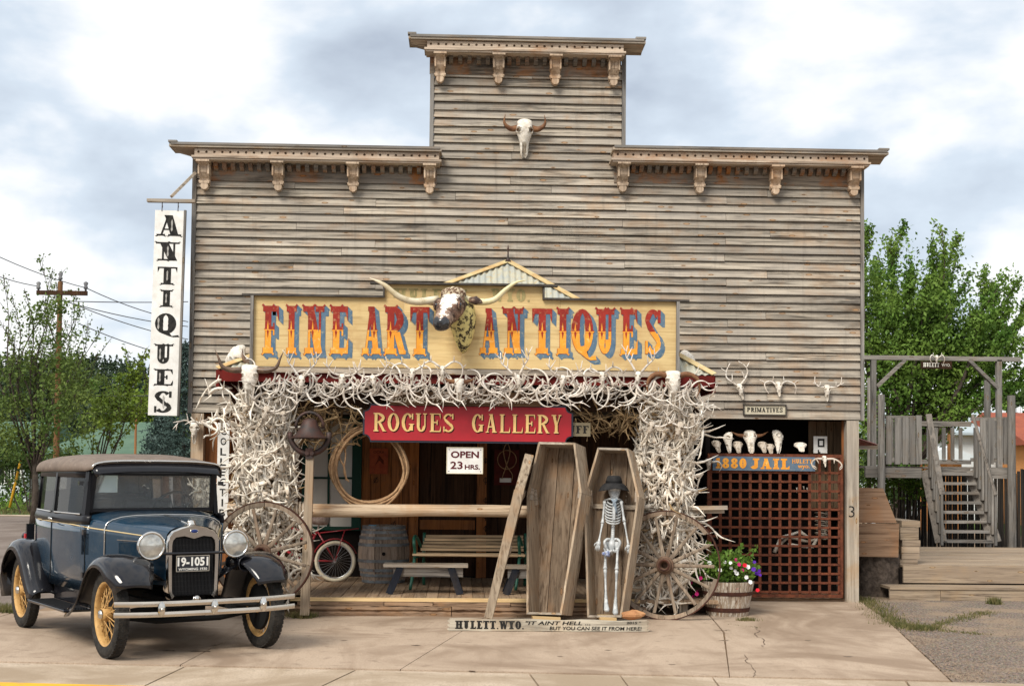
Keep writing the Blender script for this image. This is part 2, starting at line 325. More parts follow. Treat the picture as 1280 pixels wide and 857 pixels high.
CONC = concrete('old_concrete', (.52,.405,.305), (.43,.33,.245), (.30,.215,.15), .8)
CONCL = concrete('pale_gutter_concrete', (.56,.455,.35), (.50,.40,.30), (.37,.28,.19), .7)
ROADM = concrete('far_road_asphalt', (.25,.205,.175), (.21,.17,.145), (.18,.14,.115), .6)
m, nt, b = newmat('pebbly_asphalt', .9); v = coords(nt, rand=False)
vo = nd(nt, 'TexVoronoi'); vo.inputs['Scale'].default_value = 55; nt.links.new(v, vo.inputs['Vector'])
c = mixc(nt, ramp(nt, noise(nt, v, 40, 3, .7), [(.35, 0), (.65, 1)]), (.06,.045,.034), (.38,.29,.215))
c = mixc(nt, .2, c, vo.outputs['Color'], 'SOFT_LIGHT'); hs = nd(nt, 'HueSaturation', i_Saturation=.8); nt.links.new(c, hs.inputs['Color'])
c = mixc(nt, ramp(nt, noise(nt, v, .9, 5), [(.50, 0), (.60, .65)]), hs.outputs[0], (.36,.265,.18))
nt.links.new(c, b.inputs['Base Color']); bump(nt, b, vo.outputs['Distance'], .9, .02); PEB = m
GRASSG = mottled('lawn_soil', (.06,.10,.025), (.10,.14,.035), 3, .95, rand=False)
SOIL = mottled('sandy_soil', (.30,.21,.13), (.22,.15,.10), 3, .95, rand=False, st=.6, d=.01)
YEL = mottled('yellow_road_paint', (.80,.43,.03), (.68,.36,.04), 5, .7, third=(.5,.32,.1))
def sheet(name, pts, z, mat, kind='structure', parent=None):
    mb = MB(); mb.add([(x, y, z) for x, y in pts], [tuple(range(len(pts)))]); return mb.build(name, mat, parent, kind=kind if parent is None else None)
def gxy(px, py): g = G(px, py); return (g.x, g.y)
ground = sheet('ground', [(-900,-60),(900,-60),(900,1500),(-900,1500)], -.06, GRASSG)
road = sheet('road', [(-60,-40),(60,-40),(60,-7.3),(-7,-6.9),(-4.6,-3),(-3.7,-.2),(-3.7,14),(-4.6,34),(-4,60),(-140,74),(-140,-40)], -.045, ROADM)
soil = sheet('soil_yard', [(-6,-6.3),(14,-7),(16,30),(-5,30),(-5,-1.5)], -.035, SOIL)
asphalt = sheet('gravel_lot', [gxy(1078,742), gxy(1108,770), gxy(1140,800), gxy(1168,826), gxy(1194,851), gxy(1420,852), gxy(1500,750), gxy(1280,735), gxy(1120,728)], -.022, PEB)
pave = sheet('pavement', [gxy(-250,768), gxy(60,772), gxy(380,748), gxy(700,735), gxy(1076,738), gxy(1190,853), gxy(640,872), gxy(-250,825)], -.026, SOIL)
# concrete slabs: driveway panels, each with its own edges
def slab(pp, mat, parent, z=0.0, inset=.009, t=.03):
    pts = [Vector((*gxy(*q), 0)) for q in pp]; c = sum(pts, Vector())/len(pts); pts = [p + (c-p).normalized()*inset*1.4 for p in pts]
    mb = MB(); b1 = [(p.x, p.y, z-t) for p in pts]; t1 = [(p.x, p.y, z) for p in pts]
    def area(q): return sum(q[i][0]*q[(i+1)%len(q)][1]-q[(i+1)%len(q)][0]*q[i][1] for i in range(len(q)))
    if area(b1) < 0: b1.reverse(); t1.reverse()
    mb.hexa(b1, t1); return mb.build('concrete_slab', mat, parent)
def kerb_y(px): return 826 + (px)*(852-826)/1280   # front joint of the drive
K = kerb_y
J = [(-330,-330), (225,300), (500,598), (1204,1082)]
slab([(-330,760),(20,764),(-170,K(-170)),(-330,K(-330))], CONC, pave)
slab([(20,764),(372,752),(225,K(225)),(-170,K(-170))], CONC, pave)
slab([(372,752),(662,736),(500,K(500)),(225,K(225))], CONC, pave)
slab([(662,736),(860,737),(905,790),(912,K(912)),(500,K(500))], CONC, pave)
slab([(860,737),(1062,742),(1110,775),(1188,K(1188)),(912,K(912)),(905,790)], CONC, pave)
ks = [-330,-60,232,445,662,775,890,1132,1420]
for i in range(len(ks)-1):
    a, c = ks[i], ks[i+1]; sh = lambda x: x-(640-x)*.0-70*(1 if x < 640 else -0.35)
    slab([(a,K(a)+1),(c,K(c)+1),(sh(c),K(c)+34),(sh(a),K(a)+34)], CONCL, pave, z=-.004)
mb = MB(); q = [gxy(-200,846), gxy(-20,852), gxy(190,857.5), gxy(60,870), gxy(-300,870)]; mb.add([(x,y,.004) for x, y in q][::-1], [(0,1,2,3,4)]); mb.build('yellow_kerb_line', YEL, pave)
# hairline crack and tar spots on the drive
CR = flat('crack_dark', (.07,.045,.03), .95)
def crack(pts, wd, parent=pave):
    mb = MB(); p3 = [Vector((*gxy(*q), .003)) for q in pts]; p3 = spline(p3, 5); random.seed(3)
    p3 = [p+Vector((ru(-.02,.02), ru(-.02,.02), 0)) for p in p3]; vs = []; fs = []
    for i, p in enumerate(p3):
        d = (p3[min(i+1,len(p3)-1)]-p3[max(0,i-1)]).normalized(); n = Vector((-d.y,d.x,0))*wd*ru(.4,1.2); vs += [p-n, p+n]
    mb.add(vs, [(2*i,2*i+1,2*i+3,2*i+2) for i in range(len(p3)-1)]); mb.build('crack', CR, parent)
crack([(944,782),(948,788),(943,793),(955,800),(952,808)], .0035); crack([(932,818),(936,830),(943,838),(941,846)], .003)
crack([(893,787),(902,787.5),(912,787)], .008)
crack([(240,814),(250,813.5),(262,814)], .012); crack([(205,813),(213,812.6),(217,813)], .010)

# ---------------------------------------------------------------- the false-front building
XL, XR, ZB = -3.49, 5.24, 2.38
TXL, TXR = P(541,150,0).x, P(778,150,0).x
ZS = P(400,196,0).z; ZT = P(660,60,0).z
bld = thing('false_front_building', 'two storey weathered false-front timber building with stepped cornices covered in antlers', 'building', ((XL+XR)/2, 0, 0))
SIDEP = flat('building_paper', (.03,.024,.02), .9)
mb = MB(); mb.box(XL+.02, XR-.02, .02, .14, ZB+.01, ZS); mb.box(TXL+.02, TXR-.02, .02, .14, ZS+.001, ZT); mb.build('front_wall', SIDEP, bld)
ROW = .1078; z = ZB; nrow = 0
def board(x0, x1, z, h, mat=W_side, y=0, name='siding_board', parent=bld, thick=.042, n=None):
    n = n or max(1, int((x1-x0)/1.1)); mb = MB(); xs = lin(x0, x1, n+1); vs = []; tl = ru(-.0035,.0035); yb = ru(-.004,.004)
    for i, x in enumerate(xs):
        j = ru(-.003,.003); k = tl*(2*i/max(1,n)-1)
        vs += [(x, y-thick+yb+ru(-.003,.003), z+j+k), (x, y-.010, z+h-.008+k), (x, y+.012, z+h+.002+k), (x, y+.012, z+j+k)]
    fs = [(0,3,2,1), (4*n,4*n+1,4*n+2,4*n+3)]
    for i in range(n):
        b = 4*i; fs += [(b,b+1,b+5,b+4), (b+1,b+2,b+6,b+5), (b+2,b+3,b+7,b+6), (b+3,b,b+4,b+7)]
    mb.add(vs, fs); return mb.build(name, mat, parent)
random.seed(21)
r = 0
while z < ZT - ROW*1.9:
    if z < ZS - .25: a, c = XL+.012, XR-.012
    elif z < ZS: a, c = (XL+.012, XR-.012)
    else: a, c = TXL+.012, TXR-.012
    last = z > ZS-.30 and z < ZS-.02
    h = ROW
    if r == 0: h = ROW*1.18
    cuts = [a]
    if c-a > 3:
        base = [[-1.15,2.1], [-.1,3.45], [-2.2,1.15,4.0], [.6,2.1], [-1.6,3.45]][r % 5]
        cuts += [x+ru(-.03,.03) for x in base if a+.3 < x < c-.3]
    elif rnd() < .35: cuts += [ru(a+.6, c-.6)]
    cuts.append(c)
    for i in range(len(cuts)-1): board(cuts[i]+(.002 if i else 0), cuts[i+1]-.002, z, h, W_stain if (r == 0 and rnd() < .4) else W_side)
    z += h; r += 1
# corner boards
mb = MB(); mb.box(XL-.045, XL+.010, -.05, .06, ZB-.01, ZS); mb.build('corner_board', W_gz, bld)
mb = MB(); mb.box(XR-.010, XR+.035, -.05, .06, ZB-.01, ZS); mb.build('corner_board', W_gz, bld)
mb = MB(); mb.box(TXL-.04, TXL+.010, -.045, .06, ZS-.02, ZT); mb.build('corner_board', W_gz, bld)
mb = MB(); mb.box(TXR-.010, TXR+.04, -.045, .06, ZS-.02, ZT); mb.build('corner_board', W_gz, bld)
# side walls with lap profile, back and roof
def lapwall(x, sgn, y0, y1, z0, z1, name='side_wall'):
    mb = MB(); n = int((z1-z0)/.12)
    for i in range(n):
        za = z0+(z1-z0)*i/n; zb = z0+(z1-z0)*(i+1)/n; vs = [(x+sgn*.022,y0,za),(x+sgn*.022,y1,za),(x,y1,zb),(x,y0,zb),(x,y0,za),(x,y1,za)]
        mb.add(vs, [(0,1,2,3),(0,4,5,1)])
    o = mb.build(name, W_gy, bld); return o
lapwall(XL, -1, .15, 12, 0, ZS-.5); lapwall(XR, 1, .15, 12, 0, ZS-.5)
mb = MB(); mb.box(XL, XR, 11.9, 12, 0, ZS-.5); mb.build('back_wall', W_gx, bld)
mb = MB(); mb.box(XL-.02, XR+.02, .16, 12.1, ZS-.52, ZS-.42); mb.build('roof', BLACK, bld)
# ---- cornices
def cornice(px0, px1, pxa, pxb, z_top, x_c0, x_c1, corb, lend, rend, name='cornice'):
    """px0..px1 roof board ends, x_c0..x_c1 fascia ends (metres), corb: corbel pixel centres"""
    D = .30; x0 = P(px0, 182, -D).x; x1 = P(px1, 182, -D).x
    mb = MB(); mb.box(x0, x1, -D-.03, .06, z_top-.035, z_top); n = 9
    o = mb.build('cornice_cap', W_x, bld)
    mb = MB(); mb.beam((x0+.02, -D-.02, z_top+.008), (x1-.02, -D-.02, z_top+.008), .05, .03)
    if lend: mb.box(x0-.01, x0+.10, -D-.05, -D+.05, z_top+.02, z_top+.045)
    if rend: mb.box(x1-.13, x1+.005, -D-.05, -D+.05, z_top+.02, z_top+.045)
    mb.build('cap_strip', BLACK if not (lend or rend) else W_gx, bld)
    # soffit wedge
    mb = MB(); mb.add([(x0+.02,-D+.02,z_top-.036),(x1-.02,-D+.02,z_top-.036),(x1-.02,-.02,z_top-.10),(x0+.25 if lend else x0+.02,-.02,z_top-.10),(x0+.02,0,z_top-.036),(x1-.02,0,z_top-.036)],
        [(0,3,2,1),(0,1,5,4),(0,4,3),(1,2,5),(3,4,5,2)]); mb.build('soffit', W_frieze, bld)
    # fascia with round holes : front face assembled round octagonal holes
    zf1, zf0, yf = z_top-.045, z_top-.135, -.285; nh = max(3, int((x_c1-x_c0)/.098)); st = (x_c1-x_c0)/nh; mb = MB(); rr = .017
    for i in range(nh):
        xa = x_c0+st*i; xb = xa+st; cx = (xa+xb)/2; cz = (zf0+zf1)/2+.003
        sq = [(xb,cz),(xb,zf1),(cx,zf1),(xa,zf1),(xa,cz),(xa,zf0),(cx,zf0),(xb,zf0)]
        oc = [(cx+rr*math.cos(k*math.pi/4), cz+rr*math.sin(k*math.pi/4)) for k in range(8)]
        vs = [(x,yf,z_) for x, z_ in sq]+[(x,yf,z_) for x, z_ in oc]+[(x,yf+.04,z_) for x, z_ in oc]
        mb.add(vs, [(k, 8+k, 8+(k+1)%8, (k+1)%8) for k in range(8)]+[(8+k,16+k,16+(k+1)%8,8+(k+1)%8) for k in range(8)]+[tuple(range(16,24))])
    mb.add([(x_c0,yf,zf0),(x_c0,yf,zf1),(x_c0,-.02,zf1),(x_c0,-.02,zf0),(x_c1,yf,zf0),(x_c1,yf,zf1),(x_c1,-.02,zf1),(x_c1,-.02,zf0)], [(0,1,2,3),(7,6,5,4),(0,3,7,4),(1,5,6,2)])
    mb.build('fascia', W_frieze, bld)
    mb = MB(); mb.box(x_c0-.035, x_c1+.03, -.310, -.02, zf0-.028, zf0-.001); mb.box(x_c0-.015, x_c1+.012, -.292, -.02, zf0-.05, zf0-.029); mb.build('moulding', W_frieze, bld)
    cx = [P(c, 215, -.2).x for c in corb]
    # frieze board and dentils
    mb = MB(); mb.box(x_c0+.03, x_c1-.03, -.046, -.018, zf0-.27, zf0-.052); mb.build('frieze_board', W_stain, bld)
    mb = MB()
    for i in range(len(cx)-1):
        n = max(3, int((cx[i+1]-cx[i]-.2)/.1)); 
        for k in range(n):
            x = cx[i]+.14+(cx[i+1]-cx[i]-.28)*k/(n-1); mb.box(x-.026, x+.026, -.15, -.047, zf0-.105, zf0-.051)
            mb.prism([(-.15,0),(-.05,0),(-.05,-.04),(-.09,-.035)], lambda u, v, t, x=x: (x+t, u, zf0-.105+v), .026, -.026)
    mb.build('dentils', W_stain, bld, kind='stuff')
    for x in cx: corbel(x, zf0-.052)
def corbel(x, zt):
    hw = .062; prof = [(-.045,0),(-.27,0),(-.275,-.03),(-.215,-.055),(-.20,-.075),(-.205,-.10),(-.20,-.14),(-.17,-.18),(-.135,-.215),(-.13,-.235),(-.15,-.25),(-.15,-.275),(-.11,-.285),(-.045,-.285)]
    mb = MB(); n = len(prof); f = lambda u, v, t: (x+t, u, zt+v)
    # built as vertical strips so the profile stays clean when concave
    a = [f(u, v, -hw) for u, v in prof]; b_ = [f(u, v, hw) for u, v in prof]
    mb.add(a+b_, [(i, n+i, n+(i+1)%n, (i+1)%n) for i in range(n)]+[tuple(range(n)), tuple(range(2*n-1, n-1, -1))])
    mb.box(x-hw-.022, x+hw+.022, -.300, -.04, zt-.022, zt+.0005)
    for s in (-1, 1): mb.box(x+s*hw-.010, x+s*hw+.010, -.225, -.045, zt-.17, zt-.03)
    # volutes and shell drop
    for s in (-1, 1):
        mb.lathe([(0,.032),(.014,.032),(.017,.02)], (x+s*hw, -.165, zt-.085), (s,0,0), 10); mb.lathe([(0,.022),(.012,.022)], (x+s*hw, -.12, zt-.25), (s,0,0), 8)
    for k in range(5):
        t = math.radians(-160+35*k); mb.tube([(x, -.10, zt-.30), (x+.052*math.cos(t), -.105, zt-.305+.052*math.sin(t))], [.014,.019], 6)
    mb.lathe([(-.05,.05),(.04,.05)], (x, -.095, zt-.305), (0,1,0), 10)
    mb.build('corbel', W_carve, bld)
random.seed(5)
zc = P(400,183,-.33).z; zt = P(660,48,-.33).z
cornice(212, 552, 0, 0, zc, P(244,190,-.24).x, P(549,190,-.24).x, [254.5,347,441,537], True, False)
cornice(766, 1110, 0, 0, P(900,186,-.33).z, P(767,190,-.24).x, P(1084,190,-.24).x, [779.5,876,971,1069.5], False, True)
cornice(509, 806, 0, 0, zt, P(534,60,-.24).x, P(779,60,-.24).x, [548.5,622,693.5,767], True, True)
# ---- lower storey: posts, shop wall, jail recess
YW = 1.15; DK = .19
def vboards(x0, x1, y, z0, z1, wd, mat, parent, name='wall_board', t=.02, gap=.006, skip=()):
    x = x0
    while x < x1-.02:
        w_ = min(wd*ru(.85,1.15), x1-x)
        if not any(a < x+w_/2 < b_ for a, b_ in skip):
            mb = MB(); j = ru(-.004,.004); mb.box(x+gap/2, x+w_-gap/2, y-t+j, y+.01, z0+ru(0,.01), z1); mb.build(name, mat, parent)
        x += w_
xj0, xj1 = P(884,600,.3).x, XR-.03
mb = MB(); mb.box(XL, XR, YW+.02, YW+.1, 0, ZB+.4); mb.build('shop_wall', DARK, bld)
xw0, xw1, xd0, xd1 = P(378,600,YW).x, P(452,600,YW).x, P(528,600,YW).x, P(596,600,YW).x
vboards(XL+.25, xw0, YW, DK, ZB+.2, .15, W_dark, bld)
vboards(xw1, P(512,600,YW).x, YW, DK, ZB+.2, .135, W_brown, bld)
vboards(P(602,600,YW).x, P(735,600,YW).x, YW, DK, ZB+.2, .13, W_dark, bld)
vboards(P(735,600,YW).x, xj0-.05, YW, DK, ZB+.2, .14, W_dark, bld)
# storey floor beam and ceiling over the recess
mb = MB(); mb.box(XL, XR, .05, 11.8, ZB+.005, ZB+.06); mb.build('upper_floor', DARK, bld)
xp = P(245,560,0).x
mb = MB(); mb.box(P(237.5,620,-.03).x, P(253,620,-.03).x, -.05, .08, -.02, ZB-.012); mb.build('corner_post', W_bz, bld)
mb = MB(); mb.box(P(1058,650,-.03).x, P(1073,650,-.03).x, -.05, .09, -.02, ZB-.012); mb.build('corner_post', W_z, bld)
vboards(P(253,620,0).x+.004, P(300,620,0).x, .12, 0, ZB-.01, .15, W_brown, bld)
# number three on the right post, and small marks
# jail recess: side and rear walls, rear boards brownish
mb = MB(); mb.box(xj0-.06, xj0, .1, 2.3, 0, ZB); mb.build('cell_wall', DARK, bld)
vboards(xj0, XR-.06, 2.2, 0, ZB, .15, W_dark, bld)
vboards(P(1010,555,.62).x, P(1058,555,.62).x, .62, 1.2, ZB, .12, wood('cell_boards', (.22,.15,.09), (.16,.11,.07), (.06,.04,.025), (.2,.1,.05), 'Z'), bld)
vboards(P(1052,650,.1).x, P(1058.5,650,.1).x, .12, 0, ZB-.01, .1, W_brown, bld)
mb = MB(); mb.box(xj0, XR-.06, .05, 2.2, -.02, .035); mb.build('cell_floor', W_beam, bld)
# window with green frame, glass panes grey
win = MB(); a, b_, c_, d_ = xw0, xw1, P(410,662,YW).z, P(410,520,YW).z
fw = .07
for bx in ((a, a+fw, c_, d_), (b_-.13, b_, c_, d_), (a+fw, b_-.13, d_-fw, d_), (a+fw, b_-.13, c_, c_+.05)): win.box(bx[0], bx[1], YW-.05, YW+.01, bx[2], bx[3])
wn = win.build('window_frame', GREENP, bld)
mb = MB(); xm = P(411,600,YW).x; mb.box(xm-.014, xm+.014, YW-.035, YW, c_+.05, d_-fw); zm = P(411,597,YW).z
mb.box(a+fw, xm-.0145, YW-.034, YW, zm-.014, zm+.014); mb.box(xm+.0145, b_-.131, YW-.034, YW, zm-.014, zm+.014); mb.build('glazing_bars', GREENP, wn)
m, nt, b = newmat('old_window_glass', .12, 0, (.30,.29,.26)); n_ = noise(nt, coords(nt), 1.5, 3)
nt.links.new(mixc(nt, ramp(nt, n_, [(.3,0),(.7,1)]), (.62,.58,.52), (.42,.40,.37)), b.inputs['Base Color']); PANE = m
for q in ((a+fw, xm-.015, c_+.05, zm-.015), (xm+.015, b_-.131, c_+.05, zm-.015), (a+fw, xm-.015, zm+.015, d_-fw), (xm+.015, b_-.131, zm+.015, d_-fw)):
    mb = MB(); mb.box(q[0], q[1], YW-.012, YW-.004, q[2], q[3]); mb.build('pane', PANE, wn)
# doorway with jambs and a dark plank door
mb = MB(); mb.box(P(512,600,YW).x, xd0-.05, YW-.07, YW, DK, ZB+.1); mb.build('door_jamb', W_brown, bld)
mb = MB(); mb.box(xd1, P(601,600,YW).x+.08, YW-.07, YW, DK, ZB+.1); mb.build('door_jamb', W_brown, bld)
dr = MB(); dr.box(xd0-.045, xd1-.005, YW+.0, YW+.02, DK, ZB); dr = dr.build('door', BLACK, bld)
for i in range(5):
    x0 = xd0-.04+(xd1-xd0+.03)*i/5; mb = MB(); mb.box(x0+.003, x0+(xd1-xd0+.03)/5-.003, YW-.022, YW-.001, DK+.02, ZB-.05); mb.build('door_board', W_dark, dr)
mb = MB(); mb.box(xd0-.03, xd1-.02, YW-.045, YW-.023, .85, .98); mb.build('door_rail', W_brown, dr)
# ---------------------------------------------------------------- porch: deck, roof
porch = thing('porch', 'plank porch deck with fresh pine edge and old sleeper step in front of the shop', 'porch', (-.2, -1, 0))
pdx0, pdx1, pdy = P(372,740,-1.95).x, P(800,750,-1.95).x, -1.98
x = -3.4
while x < xj0-.1:
    w_ = ru(.135,.15); mb = MB(); mb.box(x+.003, x+w_-.003, pdy+(.1 if x > pdx0-.05 else .9), YW, DK-.045, DK+ru(-.003,.003)); mb.build('deck_plank', W_deck, porch); x += w_
mb = MB(); mb.box(pdx0-.08, pdx1, pdy+.012, pdy+.098, DK-.03, DK+.006); mb.build('edge_board', W_new, porch)
x = pdx0
while x < pdx1-.05:
    w_ = min(ru(.5,1.0), pdx1-x); mb = MB(); mb.box(x+.004, x+w_-.004, pdy-ru(.0,.05), pdy+.08, .118+ru(-.004,.004), .158+ru(-.006,.004)); mb.build('rough_strip', W_beam, porch); x += w_
for a_, b_ in ((pdx0-.15, -.1), (-.092, 2.15)):
    random.seed(int(a_*10)+50); n = 34; rings = []
    for i in range(n+1):
        x = a_+(b_-a_)*i/n; j = lambda s: ru(-s, s)
        rings.append([(x, pdy-.05+j(.007), -.03), (x, pdy-.055+j(.010), .03+j(.006)), (x, pdy-.035+j(.014), .052+j(.004)), (x, pdy-.058+j(.010), .075+j(.006)), (x, pdy-.04+j(.010), .110+j(.005)), (x, pdy+.09, .112), (x, pdy+.09, -.03)][::-1])
    mb = MB(); mb.loft(rings); mb.build('step_beam', W_beam, porch, auto=30)
# porch roof: half pyramid against the facade
CORR = mottled('faded_roof_metal', (.46,.44,.34), (.36,.38,.36), 5, .6, third=(.45,.33,.16), st=.2, lo=.4, hi=.6)
ap = P(635,327,-.12); EL = P(272,482,-2.05); ER = P(892,478,-2.05); ze = 2.80
A0 = Vector((EL.x, -2.08, ze)); A1 = Vector((ER.x, -2.08, ze)); B0 = Vector((EL.x, -.06, ze)); B1 = Vector((ER.x, -.06, ze)); ap = Vector((ap.x, -.10, ap.z))
proof = thing('porch_roof', 'pale corrugated hipped porch roof peeking up behind the painted sign board', 'porch roof', (ap.x, -1, ze))
def corr(a, b_, c, n, name):
    nn = (b_-a).cross(c-a).normalized(); nn = nn if nn.z > 0 else -nn; mb = MB()
    def f(u, v): p = a.lerp(b_, u); q = p.lerp(c, v); e_ = abs(a-b_); return q + nn*(.010*math.sin(u*n*math.pi*2)*(1-v))
    mb.grid(lambda u, v: f(u, v*.995), n*6, 6); mb.build(name, CORR, proof, smooth=True)
def corrf(a, b_, c, pitch, name):   # straight-running corrugations clipped to the triangle
    nn = (b_-a).cross(c-a).normalized(); nn = nn if nn.z > 0 else -nn; d = (b_-a); L_ = d.length; d.normalize(); t = (c-a).dot(d); H = (c-a-d*t); mb = MB(); n = int(L_/pitch*6); vs = []; fs = []
    for i in range(n+1):
        s_ = L_*i/n; hh = s_/t if s_ < t else (L_-s_)/(L_-t); hh = max(.0005, min(1, hh)); o = nn*(.011*math.sin(2*math.pi*s_/pitch)); vs += [a+d*s_+o, a+d*s_+H*hh+o]
    mb.add(vs, [(2*i,2*i+2,2*i+3,2*i+1) for i in range(n)]); mb.build(name, CORR, proof, smooth=True)
corrf(A0, A1, ap, .076, 'roof_sheet'); corrf(B0, A0, ap, .076, 'roof_sheet'); corrf(A1, B1, ap, .076, 'roof_sheet')
RIDGE = mottled('ridge_cap_yellow', (.58,.50,.28), (.48,.30,.13), 7, .6)
for a in (A0, A1):
    mb = MB(); mb.beam(a+Vector((0,-.02,.012)), ap+Vector((0,-.02,.012)), .085, .008, up=(0,-.5,1)); mb.build('ridge_cap', RIDGE, proof)
mb = MB(); mb.lathe([(0,.05),(.02,.03),(.05,.012),(.15,.008),(.17,.012),(.22,.003)], (ap.x, ap.y-.02, ap.z), (0,0,1), 8); mb.build('finial', IRON, proof)
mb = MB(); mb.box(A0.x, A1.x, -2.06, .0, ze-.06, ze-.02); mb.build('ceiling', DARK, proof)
REDF = mottled('red_fascia', (.15,.014,.010), (.08,.009,.008), 5, .6)
mb = MB(); mb.box(A0.x, A1.x, -2.10, -2.065, ze-.14, ze-.01); mb.build('red_fascia', REDF, proof)
for xx in (A0.x, A1.x): mb = MB(); mb.box(xx-.02, xx+.02, -2.06, -.06, ze-.2, ze-.01); mb.build('side_fascia', REDF, proof)
mb = MB(); mb.box(P(318,465,-2.12).x, P(843,465,-2.12).x, -2.15, -2.101, ze-.035, ze+.055); mb.build('gutter_board', W_x, proof)
mb = MB(); mb.box(A0.x+.1, A1.x-.1, -1.75, -1.6, ze-.42, ze-.245); mb.build('header_beam', W_dark, proof)
for xx in (P(300,600,-1.9).x, P(336,600,-1.9).x, P(858,600,-1.9).x, P(812,600,-1.9).x):
    mb = MB(); mb.box(xx-.05, xx+.05, -1.72, -1.62, 0, ze-.24); mb.build('post', W_z, proof)
# oil drips and rubber marks on the drive
OIL = mottled('oil_stain', (.13,.095,.07), (.24,.18,.13), 9, .6, rand=False)
def blob(cx, cy, rx, ry, seed, name='oil_stain'):
    random.seed(seed); c = gxy(cx, cy); mb = MB(); n = 22; ph = [ru(0,6) for _ in range(3)]
    vs = [(c[0], c[1], .0022)]+[(c[0]+rx*math.cos(2*math.pi*i/n)*(1+.25*math.sin(3*i*.6+ph[0])+.15*math.sin(i*1.9+ph[1])), c[1]+ry*math.sin(2*math.pi*i/n)*(1+.25*math.sin(2*i*.5+ph[2])), .0022) for i in range(n)]
    mb.add(vs, [(0, 1+i, 1+(i+1)%n) for i in range(n)]); mb.build(name, OIL, pave)
for i, q in enumerate(((205,812,.05,.04),(248,813,.09,.04),(268,806,.03,.03),(520,806,.04,.03),(760,812,.03,.025),(905,800,.05,.03),(700,820,.025,.02),(1010,800,.03,.03),(430,800,.03,.02),(840,830,.03,.02),(1060,820,.04,.03),(590,838,.03,.02))): blob(*q, 200+i)
